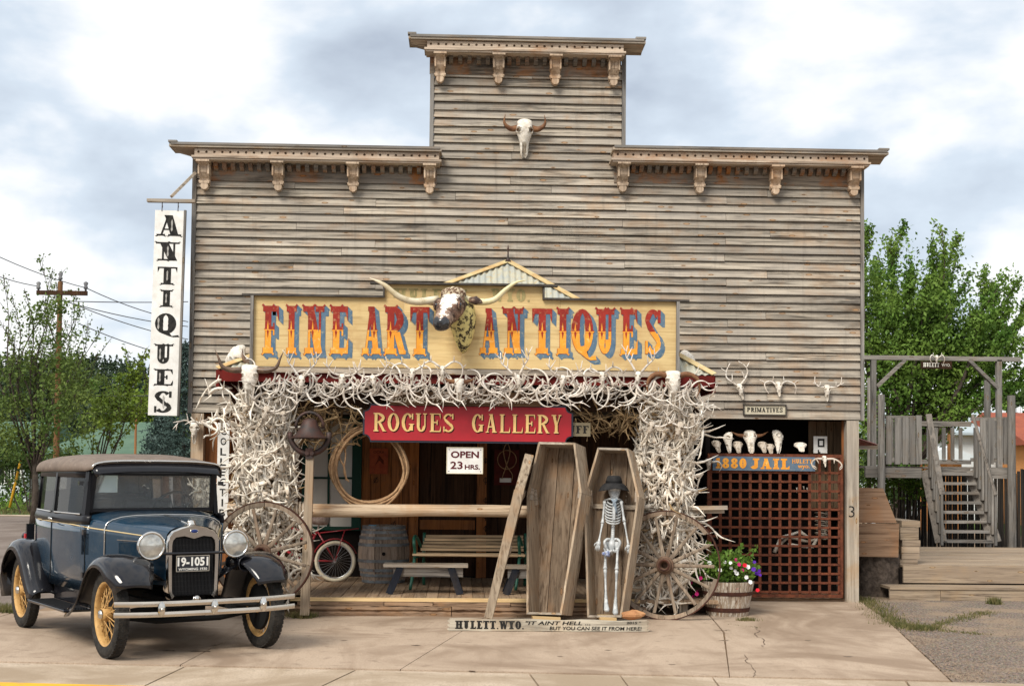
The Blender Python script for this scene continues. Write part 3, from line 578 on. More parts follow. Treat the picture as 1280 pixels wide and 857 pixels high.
# ================================================================ lettering
def arc(cx, cy, rx, ry, a0, a1, wv, wh, n=10, taper=None):
    o = []; pin = pout = None
    for i in range(n+1):
        t = math.radians(a0+(a1-a0)*i/n); c, s = math.cos(t), math.sin(t); w_ = wv*abs(c)+wh*abs(s)
        if taper: w_ *= taper(i/n)
        po = (cx+rx*c, cy+ry*s); pi = (cx+(rx-w_)*c, cy+(ry-w_)*s)
        if pin: o.append([pout, po, pi, pin])
        pin, pout = pi, po
    return o
def rect(x0, x1, y0, y1): return [[(x0,y0),(x1,y0),(x1,y1),(x0,y1)]]
def diag(x0, y0, x1, y1, wd): return [[(x0-wd/2,y0),(x0+wd/2,y0),(x1+wd/2,y1),(x1-wd/2,y1)]]
def glyph(ch, T=.24, t=.09, S=.10, orn=False):
    """convex polygons of a slab-serif capital; height 1, returns (polys, width)"""
    W = {'I':.44,'M':.95,'W':1.0,'1':.45,'.':.25,',':.25,' ':.35,'-':.35,'J':.55,'!':.3,'"':.3}.get(ch, .72); o = []
    ov = T*.36
    def stem(x): return rect(x-T/2, x+T/2, 0, 1)
    def ser(x, y, wd=None, up=None):
        wd = wd or T/2+ov; up = (y < .5) if up is None else up; y0 = 0 if up else 1-S
        q = rect(x-wd, x+wd, y0, y0+S)
        if orn:
            yy = 0 if up else 1; sg = -1 if up else 1
            for k in (-1, 1): q.append([(x+k*wd*1.0-.06, yy), (x+k*wd*1.0+.06, yy), (x+k*wd*1.05, yy+sg*.045)])
        return q
    if ch in 'IHNUTLEFRPBDM1KYVW' or ch in 'AX': pass
    L_ = T/2+ov
    if ch == 'I': o += stem(L_)+ser(L_,0)+ser(L_,1); W = 2*L_
    elif ch == 'H': W = .92; o += stem(L_)+stem(W-L_)+ser(L_,0)+ser(L_,1)+ser(W-L_,0)+ser(W-L_,1)+rect(L_, W-L_, .45, .45+t)
    elif ch == 'N': W = .82; o += rect(L_-t/2,L_+t/2,0,1)+rect(W-L_-t/2+.03,W-L_+t/2+.03,0,1)+diag(L_+.02,1,W-L_,0,T*1.15)+ser(L_,0,L_*.8)+ser(L_-.03,1,L_)+ser(W-L_+.03,1,L_*.8)
    elif ch == 'U': o += rect(L_-T/2,L_+T/2,.3,1)+rect(W-L_-t*.6,W-L_+t*.6,.3,1)+ser(L_,1)+ser(W-L_,1,L_*.75)+arc((L_-T/2+W-L_+t*.6)/2,.32,(W-L_+t*.6-L_+T/2)/2,.32,180,360,T*.8,t*1.2)
    elif ch == 'T': o += stem(W/2)+ser(W/2,0)+rect(0,W,1-S,1)+[[(0,1-S),(t,1-S),(0.01,.68)],[(W,1-S),(W-.01,.68),(W-t,1-S)]]
    elif ch in 'EFL':
        W = .68; o += stem(L_)+ser(L_,0)+ser(L_,1)
        if ch != 'F': o += rect(L_,W-.01,0,S)+[[(W-t*1.2,S),(W,S),(W,.34)]]
        if ch != 'L': o += rect(L_,W-.03,1-S,1)+[[(W-t*1.2-.02,1-S),(W-.02,.68),(W-.02,1-S)]]+rect(L_,W-.22,.48,.48+t)+rect(W-.26,W-.2,.38,.64)
    elif ch in 'RPBD':
        o += stem(L_)+ser(L_,0)+ser(L_,1); rx = W-L_-.03
        if ch == 'D': o += rect(L_,L_+.1,1-t,1)+rect(L_,L_+.1,0,t)+arc(L_+.08,.5,rx-.05,.5,90,-90,T,t)
        else:
            o += rect(L_,L_+.12,1-t,1)+rect(L_,L_+.12,.46,.46+t)+arc(L_+.1,.73,rx-.1,.27,90,-90,T*.9,t)
            if ch == 'R': o += diag(L_+.22,.47,W-.06,0,T*.95)+rect(W-.16,W+.06,0,S*.7)
            if ch == 'B': o += rect(L_,L_+.12,0,t)+arc(L_+.1,.26,rx-.06,.26,90,-90,T*.9,t)
    elif ch == 'A':
        W = .80; o += diag(.14,0,W/2-.03,1,t)+diag(W-.20,0,W/2-.02,1,T)+rect(.18,W-.25,.28,.28+t)+ser(.13,0,L_*.62)+ser(W-.2,0,L_*.95)+rect(W/2-.16,W/2+.09,1-S*.8,1)
    elif ch == 'V': o += diag(.2,1,W/2,0,T)+diag(W-.12,1,W/2+.03,0,t)+ser(.2,1,L_)+ser(W-.12,1,L_*.62)
    elif ch == 'Y': o += diag(.2,1,W/2,.42,T)+diag(W-.12,1,W/2+.03,.42,t)+rect(W/2-T/2,W/2+T/2,0,.45)+ser(.2,1,L_)+ser(W-.12,1,L_*.62)+ser(W/2,0)
    elif ch == 'W': o += diag(.17,1,.32,0,T*.85)+diag(.5,1,.34,0,t)+diag(.5,1,.68,0,T*.85)+diag(.88,1,.71,0,t)+ser(.17,1,L_*.8)+ser(.5,1,L_*.6)+ser(.88,1,L_*.55)
    elif ch == 'M': o += rect(.1-t/2,.1+t/2,0,1)+diag(.16,1,.46,0,T)+diag(.76,1,.48,0,t)+rect(.8-T/2,.8+T/2,0,1)+ser(.1,0,L_*.7)+ser(.8,0,L_)+ser(.12,1,L_*.7)+ser(.8,1,L_)
    elif ch in 'OQ0':
        W = .72 if ch != '0' else .6; o += arc(W/2,.5,W/2,.5,0,360,T,t,20)
        if ch == 'Q': o += [[(.30,.16),(.42,.18),(.62,-.14),(.50,-.10)],[(.50,-.10),(.62,-.14),(.84,-.13),(.80,-.03)],[(.2,.06),(.3,.17),(.42,.17),(.5,-.1)]]
    elif ch in 'CG':
        o += arc(W/2,.5,W/2,.5,42,318,T,t,18)+rect(W-t*1.5,W-t*.2,.66,.98)
        if ch == 'G': o += rect(W-T-.02,W-.02,.06,.42)+rect(W-T-.1,W+.05,.38,.38+S*.8)
        else: o += arc(W/2,.5,W/2,.5,318,330,T,t,3)
    elif ch == 'S':
        W = .64; o += arc(W/2,.74,W/2-.01,.26,40,180,T*.6,t,10)+arc(W/2,.26,W/2,.26,-140,0,T*.6,t,10)
        o += [[(.01,.74),(.01+T*.6,.74),(.40,.52),(.22,.46)],[(.22,.46),(.40,.52),(W,.26),(W-T*.6,.26)],[(.01,.74),(.12,.55),(.30,.46),(.3,.6)],[(.3,.42),(.5,.47),(W-.02,.33),(W-.14,.24)]]
        o += rect(W-t*1.5,W-t*.2,.70,.99)+rect(.01,t*1.3,.01,.3)
    elif ch == 'J': o += rect(W-L_-T/2,W-L_+T/2,.2,1)+ser(W-L_,1)+arc(W-L_-.14,.22,.14+T/2,.22,-180,0,T*.8,t*1.2,10)+arc(.1,.24,.09,.09,0,360,.09,.09,8)
    elif ch == '1': o += rect(.14,.14+T,0,1)+ser(.14+T/2,0)+[[(0,.74),(.14,.80),(.14,1),(.1,.95)]]
    elif ch == '8': W = .6; o += arc(W/2,.74,W/2-.03,.26,0,360,T*.8,t,16)+arc(W/2,.27,W/2,.27,0,360,T*.8,t,16)
    elif ch == '.': o += rect(.04,.2,0,.15)
    if orn and ch in 'IHTEFRPBDLNAMUQOC':
        pass
    return o, W
def clip(poly, y, keep_above):
    out = []; n = len(poly)
    for i in range(n):
        a, b_ = poly[i], poly[(i+1)%n]; ia = (a[1] >= y) == keep_above; ib = (b_[1] >= y) == keep_above
        if ia: out.append(a)
        if ia != ib:
            t = (y-a[1])/(b_[1]-a[1]+1e-12); out.append((a[0]+(b_[0]-a[0])*t, y))
    return out if len(out) > 2 else None
class Lay:      # a layer of flat painted polygons on a plane: org + u*ux + v*uz, pushed along nrm
    def __init__(s, org, ux, uz, nrm): s.o, s.u, s.v, s.n = Vector(org), Vector(ux), Vector(uz), Vector(nrm).normalized(); s.mb = MB(); s.k = 0
    def put(s, polys, x, y, sx, sy, base=.002, shear=0, step=.00005):
        for p in polys:
            if p is None: continue
            d = base + (s.k % 59)*step; s.k += 1
            ar = sum(p[i][0]*p[(i+1)%len(p)][1]-p[(i+1)%len(p)][0]*p[i][1] for i in range(len(p)))
            pp = p if ar > 0 else p[::-1]
            s.mb.add([s.o + s.u*(x+(a+shear*b_)*sx) + s.v*(y+b_*sy) + s.n*d for a, b_ in pp], [tuple(range(len(pp)))])
def textpolys(txt, size=1, bold=0, shear=0):
    cu = bpy.data.curves.new('t', 'FONT'); cu.body = txt; cu.size = size; cu.offset = bold; cu.shear = shear; cu.resolution_u = 3
    o = bpy.data.objects.new('t', cu); COL.objects.link(o); dg = bpy.context.evaluated_depsgraph_get(); me = o.evaluated_get(dg).to_mesh()
    vs = [tuple(v.co) for v in me.vertices]; fs = [tuple(p.vertices) for p in me.polygons]; o.evaluated_get(dg).to_mesh_clear()
    bpy.data.objects.remove(o); bpy.data.curves.remove(cu); return vs, fs
def islands(n, fs):
    par = list(range(n))
    def find(i):
        while par[i] != i: par[i] = par[par[i]]; i = par[i]
        return i
    for f in fs:
        for i in f[1:]: par[find(i)] = find(f[0])
    grp = {}
    for f in fs: grp.setdefault(find(f[0]), []).append(f)
    out = []
    for g in grp.values(): idx = sorted({i for f in g for i in f}); mp_ = {k: j for j, k in enumerate(idx)}; out.append((idx, [tuple(mp_[i] for i in f) for f in g]))
    return out
def text(name, txt, org, ux, uz, nrm, x0, x1, y0, y1, mat, parent, bold=0, shear=0, off=.003, kind=None):
    """fit the words into the box x0..x1, y0..y1 on the plane"""
    vs, fs = textpolys(txt, 1, bold, shear); xs = [v[0] for v in vs]; ys = [v[1] for v in vs]
    a, b_, c, d = min(xs), max(xs), min(ys), max(ys); O, U, V, Nn = Vector(org), Vector(ux), Vector(uz), Vector(nrm).normalized()
    V3 = [O+U*(x0+(v[0]-a)/(b_-a)*(x1-x0))+V*(y0+(v[1]-c)/(d-c)*(y1-y0))+Nn*off for v in vs]
    if kind == 'stuff': mb = MB(); mb.add(V3, fs); return mb.build(name, mat, parent, kind='stuff')
    for idx, ff in islands(len(vs), fs): mb = MB(); mb.add([V3[i] for i in idx], ff); o = mb.build(name, mat, parent)
    return o
EX, EZ, NF = (1,0,0), (0,0,1), (0,-1,0)
# ---------------------------------------------------------------- main painted sign
YS = -2.16
sx0, sx1 = P(317,420,YS).x, P(845,420,YS).x; sz0 = P(580,460.5,YS).z; sz1 = P(580,373.5,YS).z; tz = P(580,357,YS).z; tx0, tx1 = P(481,365,YS).x, P(678,365,YS).x
sgn = thing('painted_signboard', 'long cream signboard painted FINE ART ANTIQUES in red and orange letters with blue shadows', 'sign', ((sx0+sx1)/2, YS, sz0))
cuts = [sx0, P(505,400,YS).x, P(578,400,YS).x, P(700,400,YS).x, sx1]
for i in range(4):
    a, b_ = cuts[i]+(.0012 if i else 0), cuts[i+1]-.0012; mb = MB(); mb.box(a, b_, YS, YS+.03, sz0, sz1); mb.build('plywood_panel', SIGNY, sgn)
mb = MB(); mb.box(tx0, tx1, YS, YS+.03, sz1+.0012, tz); mb.build('plywood_panel', SIGNY, sgn)
TRIM = W_dark; FR = mottled('frame_dark', (.045,.04,.036), (.09,.08,.07), 9, .8)
def tb(x0, x1, z0, z1, y0=YS-.05, y1=YS+.05, nm='trim', m_=FR): mb = MB(); mb.box(x0, x1, y0, y1, z0, z1); mb.build(nm, m_, sgn)
tb(P(303,372,YS).x, tx0-.002, sz1, sz1+.022); tb(tx1+.002, P(861,374,YS).x, sz1, sz1+.022); tb(P(463,356,YS).x, P(697,356,YS).x, tz, tz+.022, YS-.08)
tb(sx0-.035, sx0-.001, sz0-.01, sz1-.001, m_=W_gz); tb(sx1+.001, sx1+.035, sz0-.05, sz1-.001, m_=W_gz); tb(tx1+.001, tx1+.025, sz1+.023, tz-.001)
tb(tx0-.018, tx0-.001, sz1+.023, tz-.001)
mb = MB(); mb.beam(((sx0+sx1)/2-1.5, YS+.03, sz1-.1), ((sx0+sx1)/2-1.5, -.03, sz1+.25), .05, .05); mb.beam(((sx0+sx1)/2+1.8, YS+.03, sz1-.1), ((sx0+sx1)/2+1.8, -.03, sz1+.25), .05, .05); mb.build('brace', W_gy, sgn)
org = (0, YS, 0)
L_OUT = flat('outline_red', (.30,.05,.03), .7)
def sign_letter(ch, pa, pb, top=384, bot=443):
    x0, x1 = P(pa,415,YS).x, P(pb,415,YS).x; px = (pa+pb)/2; z1 = P(px,top+(px-580)*.0075,YS).z; z0 = P(px,bot+(px-580)*.0075,YS).z
    g, W_ = glyph(ch, .25, .085, .12, True); sx, sy = (x1-x0)/W_, z1-z0; L9 = Lay(org, EX, EZ, NF); m9 = L9.mb
    m9.m = 0
    for k in range(9): f_ = (k+1)/9; L9.k = k*7; L9.put(g, x0+.052*f_, z0-.050*f_, sx, sy, .0012)
    m9.m = 1; L9.k = 0; L9.put(g, x0-.005, z0-.004, sx*1.02, sy*1.01, .0045)
    m9.m = 2; L9.k = 0; L9.put([clip(q, .5, True) for q in g], x0, z0, sx, sy, .0075)
    m9.m = 3; L9.k = 0; L9.put([clip(q, .5, False) for q in g], x0, z0, sx, sy, .0075)
    stems = {'F':[.2],'I':[.2],'N':[.35],'E':[.2],'A':[.5],'R':[.2],'T':[.36],'Q':[.12,.6],'U':[.2],'S':[]}.get(ch, [])
    for s_ in stems:
        m9.m = 3; L9.k = 0; L9.put([[(s_-.035,.52),(s_,.5),(s_+.035,.52),(s_,.70)]], x0, z0, sx, sy, .0108); m9.m = 2; L9.put([[(s_-.04,.46),(s_,.32),(s_+.04,.46),(s_,.5)]], x0, z0, sx, sy, .0108)
        L9.put([[(s_-.155,.5),(s_+.155,.5),(s_+.13,.53),(s_-.13,.53)]], x0, z0, sx, sy, .0106); m9.m = 3; L9.put([[(s_-.13,.47),(s_+.13,.47),(s_+.16,.5),(s_-.16,.5)]], x0, z0, sx, sy, .0106)
    m9.build('letter', [L_BLUE, L_OUT, L_RED, L_OR], sgn)
for ch, a, b_ in (('F',329,349),('I',358.5,370.5),('N',380,405.5),('E',413.5,435.5),('A',453.5,476),('R',481.5,505.5),('T',513,536.5)): sign_letter(ch, a, b_)
for ch, a, b_ in (('A',600.5,622),('N',629.5,654),('T',665.5,690),('I',697,710.5),('Q',714.5,741.5),('U',745.5,769.5),('E',776.5,797),('S',806.5,826)): sign_letter(ch, a, b_, 385, 441)
l5 = Lay(org, EX, EZ, NF)
def run(lay, txt, xa, xb, z0, z1, T=.24, t=.09, S=.1, orn=False, gap=.13, base=.003, shear=0, mats=None, parent=None, name='letter', edge=None):
    gs = [glyph(c, T, t, S, orn) for c in txt]; tot = sum(g[1] for g in gs)+gap*(len(gs)-1); k = (xb-xa)/tot; x = xa
    for g, W_ in gs:
        if parent is not None: lay.mb = MB(); lay.k = 0
        if edge is not None: lay.mb.m = 1; lay.put(edge[0](g), x+edge[1], z0+edge[2], k, z1-z0, .0012); lay.mb.m = 0; lay.k = 0
        lay.put(g, x, z0, k, z1-z0, base, shear); x += (W_+gap)*k
        if parent is not None: lay.mb.build(name, mats, parent)
run(l5, 'HULETT.', P(492,365,YS).x, P(590,365,YS).x, P(540,373,YS).z, P(540,361,YS).z, .26, .12, .14, mats=L_OLIVE, parent=sgn, name='faded_letter'); run(l5, 'WYO.', P(614,365,YS).x, P(663,365,YS).x, P(640,377,YS).z, P(640,361,YS).z, .26, .12, .14, mats=L_OLIVE, parent=sgn, name='faded_letter')
# ---------------------------------------------------------------- ROGUES GALLERY
YG = -2.03
gx0, gx1 = P(456,530,YG).x, P(714,530,YG).x; gz1 = P(585,508,YG).z; gz0 = P(585,551,YG).z
rg = thing('red_hanging_sign', 'crimson ROGUES GALLERY sign with raised gold letters and scooped dark corners', 'sign', ((gx0+gx1)/2, YG, gz0))
def scoop(x0, x1, z0, z1, r_, n=5):
    o = []
    for cx, cz, a0 in ((x1,z1,270),(x0,z1,360),(x0,z0,90),(x1,z0,180)):
        for i in range(n+1):
            t = math.radians(a0-90*i/n); o.append((cx+r_*math.cos(t), cz+r_*math.sin(t)))
    return o
def concave_plate(mb, x0, x1, z0, z1, r_, y0, y1):
    pts = scoop(x0, x1, z0, z1, r_); n = len(pts); c = ((x0+x1)/2, (z0+z1)/2)
    a = [(x, y0, z_) for x, z_ in pts]; b_ = [(x, y1, z_) for x, z_ in pts]
    mb.add(a+b_+[(c[0],y0,c[1]),(c[0],y1,c[1])], [(i,(i+1)%n,2*n) for i in range(n)]+[(n+(i+1)%n,n+i,2*n+1) for i in range(n)]+[(i,n+i,n+(i+1)%n,(i+1)%n) for i in range(n)])
mb = MB(); concave_plate(mb, gx0-.022, gx1+.022, gz0-.022, gz1+.022, .085, YG, YG+.04); mb.build('dark_frame', NAVY, rg)
mb = MB(); concave_plate(mb, gx0, gx1, gz0, gz1, .07, YG-.012, YG+.01); mb.build('red_panel', RED, rg)
GSHADOW = flat('gold_letter_shadow', (.06,.015,.012), .6); lg = Lay((0, YG-.012, 0), EX, EZ, NF); lt = Lay((0, YG-.012, 0), EX, EZ, NF)  # dark offset copies paint a shadow right and below each gold letter
def gold(txt, pa, pb):
    a, b_ = P(pa,528,YG).x, P(pb,528,YG).x; pm = (pa+pb)/2; z1 = P(pm,517+(pm-580)*.012,YG).z; z0 = P(pm,540+(pm-580)*.012,YG).z
    run(lg, txt, a, b_, z0, z1, .18, .065, .06, gap=.15, base=.009, mats=[GOLD, GSHADOW], parent=rg, name='gold_letter', edge=(lambda g: g, .012, -.012))
gold('ROGUES', 467, 567); gold('GALLERY', 590, 702)
# ---------------------------------------------------------------- GOD BLESS board
YB = -2.125
bx = thing('motto_board', 'brown motto board lettered God bless Wyoming and keep it wild above the red sign', 'sign', (P(575,500,YB).x, YB, P(575,507,YB).z))
mb = MB(); mb.box(P(487,500,YB).x, P(676,500,YB).x, YB, YB+.02, P(580,507,YB).z, P(580,490,YB).z); mb.build('board', wood('motto_wood', (.11,.065,.035), (.075,.045,.025), (.03,.02,.012), (.12,.05,.02), 'X', False), bx)
CHALK = flat('chalk_paint', (.62,.56,.46), .8)
text('lettering', 'God bless Wyoming and keep it wild', (0,YB,0), EX, EZ, NF, P(489,500,YB).x, P(662,500,YB).x, P(580,506,YB).z, P(580,494,YB).z, CHALK, bx, shear=.25, bold=.006, kind='stuff')
# ---------------------------------------------------------------- OPEN 23 HRS
YO = -1.98
ox0, ox1, oz0, oz1 = P(559,575,YO).x, P(603,575,YO).x, P(581,591,YO).z, P(581,559.5,YO).z
op = thing('open_sign', 'white OPEN 23 HRS. board with maroon letters hung below the red sign', 'sign', ((ox0+ox1)/2, YO, oz0))
mb = MB(); mb.box(ox0, ox1, YO, YO+.012, oz0, oz1); mb.build('board', WHITEP, op)
mb = MB(); e_ = .008
for q in ((ox0-e_,ox1+e_,oz1,oz1+e_),(ox0-e_,ox1+e_,oz0-e_,oz0),(ox0-e_,ox0,oz0,oz1),(ox1,ox1+e_,oz0,oz1)): mb.box(q[0], q[1], YO-.004, YO+.014, q[2], q[3])
mb.build('edging', CREAM, op); hh = oz1-oz0; ww = ox1-ox0
text('letter', 'OPEN', (0,YO,0), EX, EZ, NF, ox0+.1*ww, ox0+.9*ww, oz0+.60*hh, oz0+.87*hh, L_MAR, op, bold=.03)
text('letter', '23', (0,YO,0), EX, EZ, NF, ox0+.09*ww, ox0+.44*ww, oz0+.16*hh, oz0+.46*hh, L_MAR, op, bold=.02)
text('letter', 'HRS.', (0,YO,0), EX, EZ, NF, ox0+.5*ww, ox0+.93*ww, oz0+.15*hh, oz0+.34*hh, L_MAR, op, bold=.03)
mb = MB()
for xx in (ox0+.03, ox1-.03): mb.tube([(xx,YO+.006,oz1-.01),(xx,YO+.006,gz0-.02)], .003, 5)
mb.build('hanging_wire', IRON, op)
for xx, zz in ((ox0+.02,oz1-.02),(ox1-.02,oz1-.02),(ox0+.02,oz0+.02),(ox1-.02,oz0+.02)): mb = MB(); mb.lathe([(0,.006),(.004,.005)], (xx,YO,zz), NF, 8); mb.build('screw', IRON, op)
# BUFF sign
YU = -1.985; bf = thing('small_tan_sign', 'small tan sign showing BUFF half hidden behind the red sign end', 'sign', (P(723,540,YU).x, YU, P(723,546,YU).z))
ux0, ux1, uz0, uz1 = P(700,538,YU).x, P(738,538,YU).x, P(720,545,YU).z, P(720,528,YU).z
mb = MB(); mb.box(ux0, ux1, YU, YU+.02, uz0, uz1); mb.build('board', mottled('tan_board', (.30,.25,.16), (.22,.18,.12), 6, .8), bf)
l6 = Lay((0,YU,0), EX, EZ, NF); run(l6, 'BUFF', ux0+.02, ux1-.02, uz0+.035, uz1-.035, .24, .11, .12, mats=L_BLK, parent=bf)
# ---------------------------------------------------------------- hanging vertical ANTIQUES
YV = -.28
vc = [P(197,262,YV), P(232,264,YV), P(220,520,YV), P(184,518,YV)]
vw = .365; vx = P(209,390,YV).x; vz1 = P(212,263,YV).z; vz0 = P(203,519,YV).z; lean = P(204,519,YV).x-P(213,263,YV).x
vs_ = thing('vertical_antiques_sign', 'tall narrow white board with black ornate letters ANTIQUES hanging from bracket', 'sign', (vx, YV, vz0))
VU = Vector((-lean*-1*-1, 0, 0)); up = Vector((-lean, 0, vz1-vz0)).normalized(); rt = Vector((up.z, 0, -up.x)); vo = Vector((P(203,519,YV).x, YV, vz0)); Hs = (vz1-vz0)
mb = MB(); n_ = Vector((0,.035,0)); q = [vo-rt*vw/2, vo+rt*vw/2, vo+rt*vw/2+up*Hs, vo-rt*vw/2+up*Hs]; mb.hexa([q[0],q[1],q[2],q[3]], [p+n_ for p in q]); mb.build('board', WHITEP, vs_)
mb = MB(); mb.beam(vo+rt*(vw/2+.014)+Vector((0,.015,0)), vo+rt*(vw/2+.014)+up*(Hs+.01)+Vector((0,.015,0)), .026, .05, up=(0,1,0)); mb.build('edge_batten', W_gz, vs_)
l7 = Lay(vo+Vector((0,-.0,0)), rt, up, NF); l8 = Lay(vo, rt, up, NF)
INL = mottled('inlay_grey', (.25,.24,.22), (.45,.43,.4), 20)
cells = [(267,297),(301,328),(332,358),(361,386),(390,425),(429,457),(460,484),(487,518)]; tot = 256.
for ch, (ya, yb) in zip('ANTIQUES', cells):
    y1 = (519.5-ya)/256.5*Hs; y0 = (519.5-yb+(5 if ch == 'Q' else 0))/256.5*Hs; g, W_ = glyph(ch, .27, .07, .085, True); wd = {'I':.15,'N':.26,'A':.27,'Q':.27}.get(ch, .25); y0 += .02; y1 -= .02; l7.mb = MB(); l7.mb.m = 0; l7.k = 0; l8 = l7
    l7.put(g, -wd/2*W_/.72 if ch != 'I' else -wd/2, y0, wd/.72 if ch != 'I' else wd/W_, y1-y0, .002)
    st_ = {'A':[.50],'N':[.40],'T':[.36],'I':[.22],'Q':[.12],'U':[.2],'E':[.2],'S':[.34]}.get(ch, [])
    l7.mb.m = 1; l7.k = 0
    for s_ in st_: l8.put([[(s_-.035,.3),(s_+.0,.2),(s_+.035,.3),(s_+.02,.5),(s_+.035,.7),(s_,.8),(s_-.035,.7),(s_-.02,.5)]], -wd/2*W_/.72 if ch != 'I' else -wd/2, y0, wd/.72 if ch != 'I' else wd/W_, y1-y0, .0055)
    l7.mb.build('letter', [L_BLK, INL], vs_)
br = thing('sign_bracket', 'wooden bracket arm and brace fixed to the left wall edge holding the tall sign', 'bracket', (P(215,250,YV).x, -.2, P(215,250,YV).z))
bz = P(214,251,YV).z
mb = MB(); mb.box(P(184,251,YV).x, P(244,251,YV).x, YV-.03, YV+.05, bz-.02, bz+.02); mb.build('arm', W_x, br)
mb = MB(); mb.beam(P(214,246,YV+.03), P(244,216,-.1), .05, .035); mb.build('brace', W_x, br)
mb = MB()
for px_ in (203, 223): mb.tube([P(px_,252,YV), P(px_-.5,264,YV)], .006, 5); mb.ring(P(px_,258,YV), .015, .004, (1,0,0), 10, 5)
mb.build('hook', IRON, br)
# ---------------------------------------------------------------- COLLECTIBLES
YC = -.06; cxa, cxb = P(271.5,580,YC).x, P(286,580,YC).x; cz1, cz0 = P(278,528,YC).z, P(278,672,YC).z
cs = thing('vertical_collectibles_sign', 'narrow white upright board stencilled COLLECTIBLES beside the left antler pillar', 'sign', ((cxa+cxb)/2, YC, cz0))
mb = MB(); mb.box(cxa, cxb, YC, YC+.02, cz0, cz1); mb.build('board', WHITEP, cs)
hz = (cz1-cz0)/11.6
for i, ch in enumerate('COLLECTIBLES'):
    zt_ = P(278,534+i*13.0*.98,YC).z; h_ = .095
    if zt_-h_ < cz0: break
    w2 = .075 if ch != 'I' else .02
    text('letter', ch, (0,YC,0), EX, EZ, NF, (cxa+cxb)/2-w2/2, (cxa+cxb)/2+w2/2, zt_-h_, zt_, L_BLK, cs, bold=.015)
# ---------------------------------------------------------------- PRIMATIVES
YP = -.05; pa, pb, pz1, pz0 = P(929,511,YP).x, P(983,511,YP).x, P(956,505,YP).z, P(956,519,YP).z
ps = thing('primatives_sign', 'small framed sign reading PRIMATIVES under the three deer skulls', 'sign', ((pa+pb)/2, YP, pz0))
mb = MB(); mb.box(pa+.012, pb-.012, YP, YP+.02, pz0+.012, pz1-.012); mb.build('board', mottled('cream_board', (.60,.55,.42), (.5,.45,.34), 9), ps)
mb = MB()
for q in ((pa,pb,pz1-.014,pz1),(pa,pb,pz0,pz0+.014),(pa,pa+.014,pz0+.015,pz1-.015),(pb-.014,pb,pz0+.015,pz1-.015)): mb.box(q[0], q[1], YP-.02, YP+.03, q[2], q[3])
mb.build('frame', FR, ps)
l9 = Lay((0,YP,0), EX, EZ, NF); run(l9, 'PRIMATIVES', pa+.05, pb-.05, pz0+.045, pz1-.045, .22, .12, .12); l9.mb.build('lettering', L_BLK, ps, kind='stuff')
# ---------------------------------------------------------------- plank sign on the ground
YL = -3.42; la, lb_ = P(562,782,YL).x, P(809,784,YL).x; lz0 = .005; lz1 = P(690,773.5,YL).z
pk = thing('ground_plank_sign', 'pale plank on the ground lettered HULETT. WYO. in front of the coffins', 'sign', ((la+lb_)/2, YL, 0))
mb = MB(); ns = 12; top = []; bot = []
for i in range(ns+1):
    x = la+(lb_-la)*i/ns; top.append((x, lz1+.006*math.sin(i*1.7)-.012*i/ns)); bot.append((x, lz0+.004*math.sin(i*2.3)))
for i in range(ns): mb.prism([bot[i], bot[i+1], top[i+1], top[i]], lambda u, v, t: (u, t, v), YL+.045, YL)
for k, (a, s) in enumerate(((la,-1),(lb_,1))):
    for j in range(3): z_ = lz0+.01+(lz1-lz0-.04)*j/2; mb.add([(a+s*.001,YL,z_-.012),(a+s*.001,YL,z_+.022),(a+s*.03,YL+.01,z_+.006),(a+s*.001,YL+.045,z_-.012),(a+s*.001,YL+.045,z_+.022)], [(0,2,1),(3,4,2),(1,2,4),(0,3,2)])
mb.build('plank', W_signw, pk); l10 = Lay((0,YL,0), EX, EZ, NF)
run(l10, 'HULETT.WYO.', P(569,780,YL).x, P(655,780,YL).x, lz0+.020, lz1-.018, .30, .13, .15, gap=.10, base=.003, mats=L_BLK, parent=pk)
text('small_lettering', '"IT AINT HELL ...', (0,YL,0), EX, EZ, NF, P(657,780,YL).x, P(738,780,YL).x, lz1-.058, lz1-.018, L_BLK, pk, bold=.02, shear=.2, kind='stuff')
text('small_lettering', 'BUT YOU CAN SEE IT FROM HERE!', (0,YL,0), EX, EZ, NF, P(687,780,YL).x, P(802,780,YL).x, lz0+.012, lz0+.05, L_BLK, pk, bold=.02, shear=.1, kind='stuff')
text('small_lettering', '2015 "', (0,YL,0), EX, EZ, NF, P(783,780,YL).x, P(801,780,YL).x, lz1-.045, lz1-.018, L_BLK, pk, bold=.02, shear=.1, kind='stuff')
# post number 3
text('number', '3', (0,-.05,0), EX, EZ, NF, P(1061,638,-.05).x, P(1068,638,-.05).x, P(1065,646,-.05).z, P(1065,632,-.05).z, L_BLK, bld, bold=-.01)
# small number card above the jail gate
YQ = .3; qa, qb, qz1, qz0 = P(1017,555,YQ).x, P(1034,555,YQ).x, P(1025,545,YQ).z, P(1025,566,YQ).z
qc = thing('number_card', 'white card with a blocky black number above the right end of the jail gate', 'sign', ((qa+qb)/2, YQ, qz0))
mb = MB(); mb.box(qa, qb, YQ, YQ+.01, qz0, qz1); mb.build('card', WHITEP, qc)
l11 = Lay((0,YQ,0), EX, EZ, NF); l11.put(rect(.3,.42,.4,.82)+rect(.68,.8,.4,.82)+rect(.3,.8,.74,.86)+rect(.3,.8,.36,.46)+rect(.3,.4,.04,.2)+rect(.3,.5,.0,.08), qa, qz0, qb-qa, qz1-qz0); l11.mb.build('figure', L_BLK, qc)
